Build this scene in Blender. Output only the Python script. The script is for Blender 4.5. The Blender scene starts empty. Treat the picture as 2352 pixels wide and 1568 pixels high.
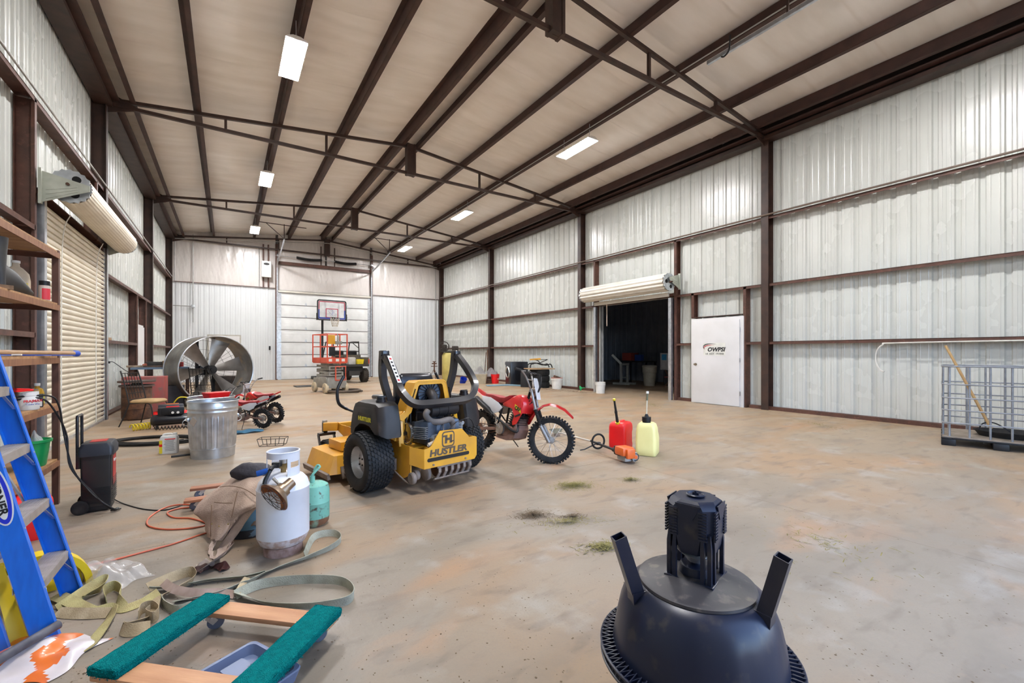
import bpy, bmesh, math, random
from mathutils import Vector, Matrix, Euler
random.seed(7)
C = bpy.context.scene.collection
PI = math.pi; R = math.radians
# ------------------------------------------------------------------ camera, world, exposure
cam_d = bpy.data.cameras.new('camera'); cam = bpy.data.objects.new('camera', cam_d); C.objects.link(cam)
cam_d.sensor_width = 36; cam_d.lens = 36*1004/2352; cam_d.shift_y = 25/2352; cam_d.clip_start = .02; cam_d.clip_end = 200
cam.location = (0, 0, 1.4); cam.rotation_euler = (R(90), 0, R(-33.04))
sc = bpy.context.scene; sc.camera = cam
sc.view_settings.view_transform = 'Standard'; sc.view_settings.look = 'None'
sc.view_settings.gamma = 1; sc.view_settings.use_curve_mapping = False
sc.view_settings.exposure = 0.67
w = bpy.data.worlds.new('sky'); sc.world = w; w.use_nodes = True
wn = w.node_tree.nodes; bgn = wn['Background']
sky = wn.new('ShaderNodeTexSky'); sky.sky_type = 'NISHITA'; sky.sun_disc = False; sky.sun_elevation = R(50); sky.sun_rotation = R(20); sky.dust_density = 2.5; sky.air_density = .7
w.node_tree.links.new(sky.outputs[0], bgn.inputs[0]); bgn.inputs[1].default_value = 1.3
def area(name, loc, rot, sx, sy, power, col=(1, 1, 1), portal=False, spread=180):
    l = bpy.data.lights.new(name, 'AREA'); l.shape = 'RECTANGLE'; l.size = sx; l.size_y = sy; l.energy = power; l.color = col
    l.spread = R(spread)
    if portal: l.cycles.is_portal = True
    o = bpy.data.objects.new(name, l); C.objects.link(o); o.location = loc; o.rotation_euler = rot; return o
LAMP = 150.0          # emission strength of the roof lamps' diffusers
XL, XR, YB, YF, XM = -2.15, 11.0, 25.15, -1.3, 4.46
area('door_portal', (4.2, YF-.15, 2.4), (R(90), 0, 0), 5.8, 4.6, 1, portal=True)
# ------------------------------------------------------------------ pixel helpers (used only to read ground positions off the plan)
S_, C_ = math.sin(R(33.04)), math.cos(R(33.04))
def G(px, py, z=0.0):
    d = 1004*(1.4-z)/(py-809); u = (px-1176)/1004*d
    return Vector((d*S_+u*C_, d*C_-u*S_, z))
def D(v): return S_*v[0]+C_*v[1]
# ------------------------------------------------------------------ materials
MATS = {}
def mat(name, col, rough=.6, metal=0., col2=None, scale=6., amt=1., bump=0., bscale=None, spec=.5, emit=0, alpha=1., trans=0., coat=0., detail=4, lo=.35, hi=.65, sx=(1, 1, 1), col3=None, s3=30, aniso=0):
    if name in MATS: return MATS[name]
    m = bpy.data.materials.new(name); m.use_nodes = True; MATS[name] = m
    nt = m.node_tree; n = nt.nodes; L = nt.links; b = n['Principled BSDF']
    c = lambda k: (k[0], k[1], k[2], 1)
    b.inputs['Base Color'].default_value = c(col); b.inputs['Roughness'].default_value = rough; b.inputs['Metallic'].default_value = metal
    b.inputs['Specular IOR Level'].default_value = spec; b.inputs['Alpha'].default_value = alpha
    b.inputs['Transmission Weight'].default_value = trans; b.inputs['Coat Weight'].default_value = coat
    if emit: b.inputs['Emission Color'].default_value = c(col); b.inputs['Emission Strength'].default_value = emit
    tc = n.new('ShaderNodeTexCoord'); mp = n.new('ShaderNodeMapping'); mp.inputs['Scale'].default_value = sx
    L.new(tc.outputs['Object'], mp.inputs[0])
    if col2 is None: col2 = tuple(x*.82 for x in col)
    nz = n.new('ShaderNodeTexNoise'); nz.inputs['Scale'].default_value = scale; nz.inputs['Detail'].default_value = detail; L.new(mp.outputs[0], nz.inputs[0])
    cr = n.new('ShaderNodeMapRange'); cr.inputs[1].default_value = lo; cr.inputs[2].default_value = hi; cr.inputs[4].default_value = amt
    L.new(nz.outputs[0], cr.inputs[0])
    mx = n.new('ShaderNodeMix'); mx.data_type = 'RGBA'; mx.inputs[6].default_value = c(col); mx.inputs[7].default_value = c(col2); L.new(cr.outputs[0], mx.inputs[0])
    out = mx.outputs[2]
    if col3:
        n3 = n.new('ShaderNodeTexNoise'); n3.inputs['Scale'].default_value = s3; n3.inputs['Detail'].default_value = 5; L.new(mp.outputs[0], n3.inputs[0])
        r3 = n.new('ShaderNodeMapRange'); r3.inputs[1].default_value = .56; r3.inputs[2].default_value = .68; L.new(n3.outputs[0], r3.inputs[0])
        m3 = n.new('ShaderNodeMix'); m3.data_type = 'RGBA'; m3.inputs[7].default_value = c(col3); L.new(out, m3.inputs[6]); L.new(r3.outputs[0], m3.inputs[0]); out = m3.outputs[2]
    L.new(out, b.inputs['Base Color'])
    rr = n.new('ShaderNodeMapRange'); rr.inputs[3].default_value = max(0, rough-.04); rr.inputs[4].default_value = min(1, rough+.04); L.new(nz.outputs[0], rr.inputs[0]); L.new(rr.outputs[0], b.inputs['Roughness'])
    if bump:
        bp = n.new('ShaderNodeBump'); bp.inputs['Strength'].default_value = bump; bp.inputs['Distance'].default_value = .02
        n2 = n.new('ShaderNodeTexNoise'); n2.inputs['Scale'].default_value = bscale or scale*4; L.new(mp.outputs[0], n2.inputs[0]); L.new(n2.outputs[0], bp.inputs['Height']); L.new(bp.outputs[0], b.inputs['Normal'])
    return m
# ------------------------------------------------------------------ mesh builder
class MB:
    def __init__(s): s.b = bmesh.new()
    def _m(s, geom, M):
        bmesh.ops.transform(s.b, matrix=M, verts=[v for v in geom if isinstance(v, bmesh.types.BMVert)])
    def box(s, c, d, rot=(0, 0, 0), bev=0):
        g = bmesh.ops.create_cube(s.b, size=1)
        vs = g['verts']
        bmesh.ops.transform(s.b, matrix=Matrix.Translation(c) @ Euler(rot).to_matrix().to_4x4() @ Matrix.Diagonal((d[0], d[1], d[2], 1)), verts=vs)
        if bev:
            es = {e for v in vs for e in v.link_edges}
            bmesh.ops.bevel(s.b, geom=list(es), offset=bev, segments=2, affect='EDGES', profile=.6)
        return s
    def bar(s, a, b, wd, ht=None, up=(0, 0, 1), bev=0):       # rectangular bar from a to b
        a = Vector(a); b = Vector(b); ht = ht or wd; x = (b-a); L = x.length; x.normalize(); u = Vector(up)
        if abs(x.dot(u)) > .99: u = Vector((1, 0, 0))
        y = u.cross(x).normalized(); z = x.cross(y)
        M = Matrix((x, y, z)).transposed().to_4x4(); M.translation = (a+b)/2
        g = bmesh.ops.create_cube(s.b, size=1)['verts']
        bmesh.ops.transform(s.b, matrix=M @ Matrix.Diagonal((L, wd, ht, 1)), verts=g)
        if bev: bmesh.ops.bevel(s.b, geom=list({e for v in g for e in v.link_edges}), offset=bev, segments=2, affect='EDGES', profile=.6)
        return s
    def cyl(s, a, b, r, r2=None, n=16, cap=True):
        a = Vector(a); b = Vector(b); r2 = r if r2 is None else r2
        return s.tube([a, b], [r, r2], n, cap=cap)
    def tube(s, path, r, n=10, closed=False, cap=True, ry=None, up=None):  # swept tube, r scalar or list; ry makes it flat
        P = [Vector(p) for p in path]; k = len(P)
        rs = r if isinstance(r, (list, tuple)) else [r]*k
        rings = []; prev = None
        for i in range(k):
            if closed: t = P[(i+1) % k]-P[i-1]
            elif i == 0: t = P[1]-P[0]
            elif i == k-1: t = P[-1]-P[-2]
            else: t = (P[i+1]-P[i]).normalized()+(P[i]-P[i-1]).normalized()
            if t.length < 1e-9: t = Vector((0, 0, 1))
            t.normalize()
            if up is not None: u = Vector(up)
            elif prev is None: u = Vector((0, 0, 1)) if abs(t.z) < .95 else Vector((1, 0, 0))
            else: u = prev
            x = u-t*u.dot(t)
            if x.length < 1e-6: x = t.orthogonal()
            x.normalize(); prev = x; y = t.cross(x)
            q = ry if ry is not None else rs[i]
            if n == 4: rings.append([s.b.verts.new(P[i]+x*(q*a_)+y*(rs[i]*b_)) for a_, b_ in ((1, 1), (1, -1), (-1, -1), (-1, 1))])
            else: rings.append([s.b.verts.new(P[i]+x*(math.cos(2*PI*j/n)*q)+y*(math.sin(2*PI*j/n)*rs[i])) for j in range(n)])
        m = k if closed else k-1
        for i in range(m):
            A = rings[i]; B = rings[(i+1) % k]
            for j in range(n): s.b.faces.new((A[j], A[(j+1) % n], B[(j+1) % n], B[j]))
        if cap and not closed:
            s.b.faces.new(rings[0][::-1]); s.b.faces.new(rings[-1])
        return s
    def lathe(s, prof, n=24, M=None, a0=0, a1=2*PI, sx=1, sy=1):       # prof: list of (r, z)
        full = abs(a1-a0-2*PI) < 1e-6; k = n if full else n+1
        rings = []
        for r, z in prof:
            if r < 1e-6: rings.append([s.b.verts.new((0, 0, z))]*k)
            else: rings.append([s.b.verts.new((r*sx*math.cos(a0+(a1-a0)*j/n), r*sy*math.sin(a0+(a1-a0)*j/n), z)) for j in range(k)])
        for A, B in zip(rings, rings[1:]):
            for j in range(n if full else n):
                q = [A[j], A[(j+1) % k], B[(j+1) % k], B[j]]; q = [v for i, v in enumerate(q) if v not in q[:i]]
                if len(q) > 2:
                    try: s.b.faces.new(q)
                    except ValueError: pass
        if M is not None: bmesh.ops.transform(s.b, matrix=M, verts=list({v for r in rings for v in r}))
        return s
    def prism(s, pts, d, M=None, bev=0):      # 2-D outline (x, y) extruded from z=0 to z=d, then M
        A = [s.b.verts.new((p[0], p[1], 0)) for p in pts]; B = [s.b.verts.new((p[0], p[1], d)) for p in pts]; n = len(pts)
        s.b.faces.new(A[::-1]); s.b.faces.new(B)
        for i in range(n): s.b.faces.new((A[i], A[(i+1) % n], B[(i+1) % n], B[i]))
        if bev:
            r = bmesh.ops.bevel(s.b, geom=list({e for v in A+B for e in v.link_edges}), offset=bev, segments=2, affect='EDGES', profile=.6)
            vs = list({v for f in r['faces'] for v in f.verts} | {v for v in A+B if v.is_valid})
        else: vs = A+B
        if M is not None: bmesh.ops.transform(s.b, matrix=M, verts=vs)
        return s
    def loft(s, secs, cap=True):             # list of rings (each a list of points, same length)
        rings = [[s.b.verts.new(p) for p in q] for q in secs]; n = len(rings[0])
        for A, B in zip(rings, rings[1:]):
            for j in range(n): s.b.faces.new((A[j], A[(j+1) % n], B[(j+1) % n], B[j]))
        if cap: s.b.faces.new(rings[0][::-1]); s.b.faces.new(rings[-1])
        return s
    def grid(s, f, nu, nv):                   # surface f(u, v) -> point
        V = [[s.b.verts.new(f(i/nu, j/nv)) for j in range(nv+1)] for i in range(nu+1)]
        for i in range(nu):
            for j in range(nv): s.b.faces.new((V[i][j], V[i+1][j], V[i+1][j+1], V[i][j+1]))
        return s
    def ball(s, c, r, seg=12, sc=(1, 1, 1), rot=(0, 0, 0)):
        g = bmesh.ops.create_uvsphere(s.b, u_segments=seg, v_segments=max(6, seg//2+2), radius=r)['verts']
        bmesh.ops.transform(s.b, matrix=Matrix.Translation(c) @ Euler(rot).to_matrix().to_4x4() @ Matrix.Diagonal((sc[0], sc[1], sc[2], 1)), verts=g); return s
    def torus(s, c, R_, r, n=32, k=8, axis='z', a0=0, a1=2*PI, ry=None):
        pts = []
        full = abs(a1-a0-2*PI) < 1e-6
        for i in range(n if full else n+1):
            a = a0+(a1-a0)*i/n; x, y = R_*math.cos(a), R_*math.sin(a)
            pts.append(Vector(c)+Vector({'z': (x, y, 0), 'x': (0, x, y), 'y': (x, 0, y)}[axis]))
        upv = {'z': (0, 0, 1), 'x': (1, 0, 0), 'y': (0, 1, 0)}[axis]
        return s.tube(pts, r, k, closed=full, up=upv, ry=ry)
    def mesh(s, name, m, smooth=True, ang=38):
        bmesh.ops.recalc_face_normals(s.b, faces=s.b.faces)
        me = bpy.data.meshes.new(name); s.b.to_mesh(me); s.b.free()
        ms = m if isinstance(m, list) else [m]
        for x in ms: me.materials.append(x)
        if smooth:
            me.polygons.foreach_set('use_smooth', [True]*len(me.polygons)); me.set_sharp_from_angle(angle=R(ang))
        return me
    def build(s, name, m, parent=None, smooth=True, ang=38, loc=(0, 0, 0), rot=(0, 0, 0)):
        return put(name, s.mesh(name, m, smooth, ang), parent, loc, rot)
def put(name, me, parent=None, loc=(0, 0, 0), rot=(0, 0, 0)):
    o = bpy.data.objects.new(name, me); C.objects.link(o); o.location = loc; o.rotation_euler = rot
    if parent is not None: o.parent = parent
    return o
def tag(o, label=None, cat=None, group=None, kind=None):
    for k, v in (('label', label), ('category', cat), ('group', group), ('kind', kind)):
        if v: o[k] = v
    return o
def thing(name, label, cat, loc=(0, 0, 0), rz=0, group=None, rot=None):
    o = bpy.data.objects.new(name, None); C.objects.link(o); o.empty_display_size = .1
    o.location = loc; o.rotation_euler = rot or (0, 0, rz); return tag(o, label, cat, group)
def struct(name, mb, m, parent=None, **k):
    o = mb.build(name, m, parent, **k)
    if parent is None: o['kind'] = 'structure'
    return o
def sroot(name):
    o = bpy.data.objects.new(name, None); C.objects.link(o); o['kind'] = 'structure'; return o
def copy_tree(o, parent=None):
    c = o.copy(); C.objects.link(c)
    if parent is not None: c.parent = parent
    for ch in list(o.children): copy_tree(ch, c)
    return c
def text(name, s, size, m, parent, M, ext=.001, shear=0, bold=0, sx=1, align='CENTER'):
    cu = bpy.data.curves.new(name, 'FONT'); cu.body = s; cu.size = size; cu.extrude = ext; cu.shear = shear; cu.offset = bold
    cu.align_x = align; cu.align_y = 'CENTER'; cu.resolution_u = 3
    t = bpy.data.objects.new('tmp', cu); C.objects.link(t); me = bpy.data.meshes.new_from_object(t); bpy.data.objects.remove(t); bpy.data.curves.remove(cu)
    me.materials.clear(); me.materials.append(m); me.transform(M @ Matrix.Diagonal((sx, 1, 1, 1)))
    return put(name, me, parent)
def frame_M(o, x, y):        # matrix whose X and Y axes are x and y, origin o
    x = Vector(x).normalized(); z = x.cross(Vector(y)).normalized(); y = z.cross(x)
    M = Matrix((x, y, z)).transposed().to_4x4(); M.translation = o; return M
def arc(c, r, a0, a1, n, axis='z', z=0):
    out = []
    for i in range(n+1):
        a = a0+(a1-a0)*i/n; out.append((c[0]+r*math.cos(a), c[1]+r*math.sin(a)))
    return out
def smooth_path(pts, n=6, closed=False):     # Catmull-Rom
    P = [Vector(p) for p in pts]; k = len(P); out = []
    for i in range(k if closed else k-1):
        p0 = P[i-1] if (i or closed) else P[0]; p1 = P[i]; p2 = P[(i+1) % k]; p3 = P[(i+2) % k] if (closed or i+2 < k) else P[-1]
        for j in range(n):
            t = j/n; out.append(.5*((2*p1)+(p2-p0)*t+(2*p0-5*p1+4*p2-p3)*t*t+(3*p1-p0-3*p2+p3)*t**3))
    if not closed: out.append(P[-1])
    return out
def rrect(w_, h_, r, n=4):
    out = []
    for cx, cy, a in ((w_/2-r, h_/2-r, 0), (-w_/2+r, h_/2-r, 90), (-w_/2+r, -h_/2+r, 180), (w_/2-r, -h_/2+r, 270)):
        for i in range(n+1): out.append((cx+r*math.cos(R(a+90*i/n)), cy+r*math.sin(R(a+90*i/n))))
    return out
RX = Matrix.Rotation(R(90), 4, 'X'); RY = Matrix.Rotation(R(90), 4, 'Y')
def T(x, y, z): return Matrix.Translation((x, y, z))
# common materials
M_STEEL = mat('red_oxide_steel', (.105, .042, .027), .55, 0, (.065, .028, .019), 5, col3=(.13, .052, .035), s3=14)
M_DARK = mat('dark_brown_steel', (.050, .023, .015), .5, 0, (.028, .014, .010), 5)
M_GALV = mat('galvanised_steel', (.62, .65, .69), .30, .85, (.46, .49, .53), 9, detail=2)
M_BLACK = mat('black_plastic', (.008, .008, .010), .45, 0, (.014, .014, .015), 8, spec=.35)
M_RUBBER = mat('black_rubber', (.010, .010, .011), .75, 0, (.025, .023, .021), 12, spec=.25)
M_CHROME = mat('bright_metal', (.7, .7, .7), .25, 1)
M_WHITE = mat('white_plastic', (.75, .74, .71), .45, 0, (.65, .63, .58), 5)
M_RED = mat('red_plastic', (.80, .010, .012), .38, 0, (.68, .01, .012), 5)
M_YEL = mat('yellow_paint', (.75, .37, .02), .38, 0, (.62, .30, .03), 4, coat=.2)
M_RUST = mat('rusty_iron', (.16, .075, .04), .85, .2, (.07, .04, .03), 7, bump=.3)
M_WOOD = mat('yellow_pine_board', (.42, .24, .10), .65, 0, (.30, .15, .06), 3, sx=(1, 8, 8), bump=.1)
M_PLY = mat('plywood', (.45, .30, .16), .7, 0, (.33, .2, .1), 4, sx=(1, 5, 5))
# ------------------------------------------------------------------ the setting
M_SHEET = mat('off_white_wall_sheet', (.55, .565, .53), .27, 0, (.52, .535, .50), 1.3, spec=.6)
M_LINER = mat('white_liner_sheet', (.68, .70, .71), .36, 0, (.64, .66, .67), 1.2)
M_MEM = mat('ceiling_membrane', (.88, .835, .785), .46, 0, (.80, .75, .69), .8, bump=.35, bscale=1.2, sx=(1, 4, 1))
M_BLANKET = mat('wall_blanket_membrane', (.68, .64, .61), .27, 0, (.6, .56, .53), 1.2, bump=.5, bscale=2.2, sx=(5, 1, .9))
def floor_mat():
    m = bpy.data.materials.new('stained_concrete'); m.use_nodes = True; nt = m.node_tree; n = nt.nodes; L = nt.links; b = n['Principled BSDF']
    tc = n.new('ShaderNodeTexCoord')
    def noise(sc_, det, lo, hi, rot=0, sxy=(1, 1, 1), dist=0):
        mp = n.new('ShaderNodeMapping'); mp.inputs['Scale'].default_value = sxy; mp.inputs['Rotation'].default_value = (0, 0, rot); L.new(tc.outputs['Object'], mp.inputs[0])
        z = n.new('ShaderNodeTexNoise'); z.inputs['Scale'].default_value = sc_; z.inputs['Detail'].default_value = det; z.inputs['Distortion'].default_value = dist; L.new(mp.outputs[0], z.inputs[0])
        r = n.new('ShaderNodeMapRange'); r.inputs[1].default_value = lo; r.inputs[2].default_value = hi; L.new(z.outputs[0], r.inputs[0]); return r.outputs[0]
    def mixc(a, col, fac, k=1.):
        x = n.new('ShaderNodeMix'); x.data_type = 'RGBA'
        if isinstance(a, tuple): x.inputs[6].default_value = (*a, 1)
        else: L.new(a, x.inputs[6])
        x.inputs[7].default_value = (*col, 1)
        if k != 1:
            q = n.new('ShaderNodeMath'); q.operation = 'MULTIPLY'; q.inputs[1].default_value = k; L.new(fac, q.inputs[0]); fac = q.outputs[0]
        L.new(fac, x.inputs[0]); return x.outputs[2]
    c = mixc((.265, .222, .175), (.20, .168, .134), noise(.7, 6, .35, .65))
    # dust: more of it far back and towards the right wall
    sep = n.new('ShaderNodeSeparateXYZ'); L.new(tc.outputs['Object'], sep.inputs[0])
    far = n.new('ShaderNodeMapRange'); far.inputs[1].default_value = 3.5; far.inputs[2].default_value = 12
    sm = n.new('ShaderNodeMath'); sm.operation = 'MULTIPLY_ADD'; sm.inputs[1].default_value = .7; L.new(sep.outputs[0], sm.inputs[0]); L.new(sep.outputs[1], sm.inputs[2]); L.new(sm.outputs[0], far.inputs[0])
    c = mixc(c, (.385, .275, .165), far.outputs[0], .8)
    d1 = noise(.6, 9, .46, .64, .5, (.75, 1.3, 1), .5)
    c = mixc(c, (.315, .20, .11), d1, .8)
    c = mixc(c, (.40, .22, .115), noise(1.1, 10, .57, .68, .4, (.6, 1.4, 1), .6), .5)
    c = mixc(c, (.17, .145, .12), noise(1.7, 10, .54, .72, .9, (.7, 1.3, 1), .3), .6)
    c = mixc(c, (.34, .315, .28), noise(2.3, 10, .56, .68), .5)
    c = mixc(c, (.20, .17, .14), noise(90, 4, .5, .8), .5)
    c = mixc(c, (.12, .095, .075), noise(5.5, 12, .54, .70, .3, (.6, 1.5, 1), .4), .42)
    c = mixc(c, (.14, .10, .07), noise(38, 3, .69, .74), .55)
    c = mixc(c, (.27, .2, .14), noise(14, 5, .6, .72), .35)
    L.new(c, b.inputs['Base Color'])
    rr = n.new('ShaderNodeMapRange'); rr.inputs[3].default_value = .48; rr.inputs[4].default_value = .85; L.new(d1, rr.inputs[0]); L.new(rr.outputs[0], b.inputs['Roughness'])
    bp = n.new('ShaderNodeBump'); bp.inputs['Strength'].default_value = .25; bp.inputs['Distance'].default_value = .01
    z = n.new('ShaderNodeTexNoise'); z.inputs['Scale'].default_value = 22; z.inputs['Detail'].default_value = 6; L.new(tc.outputs['Object'], z.inputs[0]); L.new(z.outputs[0], bp.inputs['Height']); L.new(bp.outputs[0], b.inputs['Normal'])
    return m
M_FLOOR = floor_mat()
fl = struct('floor', MB().box((4.4, 11.9, -.16), (13.7, 26.9, .2)), mat('sub_base', (.12, .1, .08), .9))
# slabs between the control joints, each an object; mesh vertices stay in world coordinates so the stains run across
xs = [XL-.25, 4.24, XR+.22]; ys = [YF-.2, 4.05, 10.2, 16.4, YB+.2]
for i in range(2):
    for j in range(4):
        struct('concrete_slab', MB().box(((xs[i]+xs[i+1])/2, (ys[j]+ys[j+1])/2, -.04), (xs[i+1]-xs[i]-.004, ys[j+1]-ys[j]-.004, .08)), M_FLOOR, fl, smooth=False)
def sheet_mesh(wd, h, rib=.305, dep=.034, back=False):
    # ribbed metal sheet in the XZ plane, facing +Y, ribs recessed away from the viewer
    pts = [(0, 0)]; n = max(1, round(wd/rib)); p = wd/n
    for k in range(n):
        c = (k+.5)*p
        for q, d in ((c-.05, 0), (c-.03, -dep), (c+.03, -dep), (c+.05, 0)): pts.append((q, d))
        if k < n-1 or True:
            for s_ in (-.3, .3):
                q = c+p*.5*(1 if s_ > 0 else -1)*.62
                pts += [(q-.012, 0), (q, .006), (q+.012, 0)]
    pts.append((wd, 0)); pts = sorted(set(pts)); pts[-1] = (wd-.003, 0)
    b = MB(); A = [b.b.verts.new((x, y, 0)) for x, y in pts]; B = [b.b.verts.new((x, y, h)) for x, y in pts]
    for i in range(len(pts)-1): b.b.faces.new((A[i], A[i+1], B[i+1], B[i]))
    return b
_cache = {}
def sheet(parent, x, y, z0, z1, wd, rz, m, rib=.305, dep=.034):
    k = (round(wd, 3), round(z1-z0, 3), m.name, rib)
    if k not in _cache: _cache[k] = sheet_mesh(wd, z1-z0, rib, dep).mesh('wall_panel', m, True, 25)
    return put('wall_panel', _cache[k], parent, (x, y, z0), (0, 0, rz))
def run(parent, a, b, z0, z1, place, width=.914, **k):
    n = max(1, round(abs(b-a)/width)); w_ = abs(b-a)/n
    for i in range(n): place(min(a, b)+i*w_, w_, z0, z1)
TOPZ = 6.62
wl = sroot('wall_left'); wr = sroot('wall_right'); wb = sroot('wall_back'); wf = sroot('wall_front')
# outer skins keep daylight out and stop light passing between sheet joints
M_SKIN = mat('outer_sheet', (.3, .3, .3), .7)
def left(y, w_, z0, z1): sheet(wl, XL-.2, y+w_, z0, z1, w_, R(-90), M_SHEET)
def right(y, w_, z0, z1): sheet(wr, XR+.2, y, z0, z1, w_, R(90), M_SHEET)
run(wl, YF, 8.46, 0, TOPZ, left); run(wl, 8.46, 12.2, 3.62, TOPZ, left); run(wl, 12.2, YB+.15, 0, TOPZ, left)
run(wr, YF, 6.12, 0, TOPZ, right); run(wr, 6.12, 7.57, 2.35, TOPZ, right); run(wr, 7.57, 8.24, 0, TOPZ, right)
run(wr, 8.24, 11.4, 3.05, TOPZ, right); run(wr, 11.4, YB+.15, 0, TOPZ, right)
MB().box((XL-.31, 12, 3.6), (.08, 27.4, 8)).build('outer_skin', M_SKIN, wl)
for (a, b, z0, z1) in ((YF-.3, 8.24, 0, 8), (8.24, 11.4, 3.05, 8), (11.4, 25.6, 0, 8)):
    MB().box((XR+.31, (a+b)/2, (z0+z1)/2), (.08, b-a, z1-z0)).build('outer_skin', M_SKIN, wr)
# back wall: liner sheets below, insulation blankets above
def back(x, w_, z0, z1): sheet(wb, x+w_, YB+.16, z0, z1, w_, R(180), M_LINER, .23, .012)
run(wb, XL, 2.08, 0, 4.66, back, .92); run(wb, 6.88, XR, 0, 4.66, back, .92)
MB().box((4.4, YB+.35, 4), (13.6, .08, 8.4)).build('outer_skin', M_SKIN, wb)
def blanket(x0, x1, z0, z1l, z1r, sag=.05, seed=0):
    rnd = random.Random(seed); ph = [rnd.uniform(0, 6) for _ in range(6)]
    def f(u, v):
        x = x0+(x1-x0)*u; z = z0+((z1l+(z1r-z1l)*u)-z0)*v; e = math.sin(PI*u)**.5*math.sin(PI*min(1, max(0, v)))**.5
        wr_ = .012*math.sin(34*(x+.25*z)+ph[0])+.010*math.sin(57*(x+.12*z)+ph[1])+.014*math.sin(13*(x-.1*z)+ph[2])
        return (x, YB+.14-e*(sag+wr_*(.5+.5*math.sin(3.1*x+ph[3]))), z)
    MB().grid(f, 90, 14).build('insulation_blanket', M_BLANKET, wb)
def roof_z(x): return 7.67-.105*abs(x-XM)         # underside of the membrane
for x0, x1, z0, a, b, sd in ((XL-.1, 2.04, 4.68, 0, 0, 1), (2.16, 6.8, 4.6, 5.9, 5.9, 2), (6.92, XR+.15, 4.68, 0, 0, 3), (2.16, 4.4, 6.05, 0, 0, 4), (4.5, 6.8, 6.05, 0, 0, 5)):
    blanket(x0, x1, z0, a or roof_z(x0), b or roof_z(x1), seed=sd)
MB().box((0, YB+.1, 4.67), (4.15, .03, .03)).build('liner_trim', M_STEEL, wb)
MB().box((8.95, YB+.1, 4.67), (4.1, .03, .03)).build('liner_trim', M_STEEL, wb)
# front wall (behind the camera) with the big open door the daylight comes through
for x0, x1, z0, z1 in ((XL-.3, 1.3, 0, 8), (7.1, XR+.3, 0, 8), (1.3, 7.1, 4.7, 8)):
    n = round((x1-x0)/.914); w_ = (x1-x0)/n
    for i in range(n): sheet(wf, x0+i*w_, YF, z0, min(z1, 7.1), w_, 0, M_SHEET)
    MB().box(((x0+x1)/2, YF-.12, (z0+z1)/2), (x1-x0, .08, z1-z0)).build('outer_skin', M_SKIN, wf)
yard = struct('yard', MB().box((4, -22, -.2), (60, 41, .2)), mat('yard_dirt', (.38, .27, .19), .9, 0, (.3, .2, .14), .6))
# ceiling membrane: one sagging strip between each pair of purlins, running front to back
M_PUR = mat('purlin_oxide', (.060, .025, .018), .6, 0, (.04, .018, .013), 4)
PUR = [XL+.2, -.59, 1.06, 2.61, 4.2, 4.74, 6.26, 7.79, 9.5, XR-.15]
ce = sroot('ceiling')
def strip(x0, x1, sd):
    rnd = random.Random(sd); ph = [rnd.uniform(0, 6) for _ in range(9)]
    def f(u, v):
        x = x0+(x1-x0)*u; y = YF-.2+(YB+.4-YF)*v; s_ = math.sin(PI*u)
        c_ = (y % 1.22)/1.22                     # width of one roll of membrane
        sg = .035*s_*(1+.5*math.sin(y*1.1+ph[0]))+.016*s_*math.sin(y*4.9+ph[1]+1.5*math.sin(x*2+ph[2]))+.008*math.sin(y*13+ph[3]+2*math.sin(x*3+ph[4]))*(.3+s_*.7)*(.5+.5*math.sin(y*.9+ph[5]))
        sg += .020*math.exp(-((c_-.5)/.022)**2)*s_-.012*math.exp(-((c_-.56)/.03)**2)*s_
        return (x, y, roof_z(x)-sg+.018)
    MB().grid(f, 6, 760).build('membrane_strip', M_MEM, ce, ang=60)
ed = [XL-.3]+PUR[1:-1]+[XR+.3]
for i in range(len(ed)-1): strip(ed[i], ed[i+1], i+20)
MB().prism([(XL-.4, roof_z(XL-.4)+.1), (XM, 7.75), (XR+.4, roof_z(XR+.4)+.1), (XR+.4, 7.9), (XM, 8.3), (XL-.4, 7.9)], YB-YF+1, T(0, YB+.5, 0) @ RX).build('outer_skin', M_SKIN, ce)
def purlin(x, dirn, z=None, h=.26):
    z = (roof_z(x) if z is None else z); b = MB(); y0, y1 = YF, YB+.1; ym = (y0+y1)/2; L_ = y1-y0
    b.box((x, ym, z-h/2), (.012, L_, h)); b.box((x+dirn*.045, ym, z-h+.006), (.09, L_, .012)); b.box((x-dirn*.045, ym, z-.006), (.09, L_, .012))
    b.box((x+dirn*.087, ym, z-h+.02), (.006, L_, .03))
    return b.build('purlin', M_PUR, ce)
for i, x in enumerate(PUR[1:-1]): purlin(x, 1 if x < XM else -1)
for s_, X in ((1, XL), (-1, XR)):      # eave members, stepping down to the wall head
    xe = X+s_*.42; b = MB(); L_ = YB-YF; ym = (YB+YF)/2; ze = roof_z(X)
    b.box((xe, ym, ze-.13), (.014, L_, .27)); b.box((xe+s_*.045, ym, ze-.26), (.09, L_, .014)); b.build('eave_purlin', M_PUR, ce)
    MB().box((X+s_*.16, ym, 6.70), (.16, L_, .03)).box((X+s_*.08, ym, 6.74), (.014, L_, .09)).build('eave_strut', M_PUR, ce)
    MB().box((X-s_*.02, ym, 6.555), (.30, L_, .014)).box((X+s_*.12, ym, 6.59), (.014, L_, .08)).build('eave_angle', M_DARK, ce)
    MB().box((X-s_*.1, ym, 6.86), (.02, L_, .5)).build('eave_closure', mat('eave_shadow_board', (.03, .02, .016), .8), ce)  # near-black board; the shade of the eave gap is put into its colour
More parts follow.
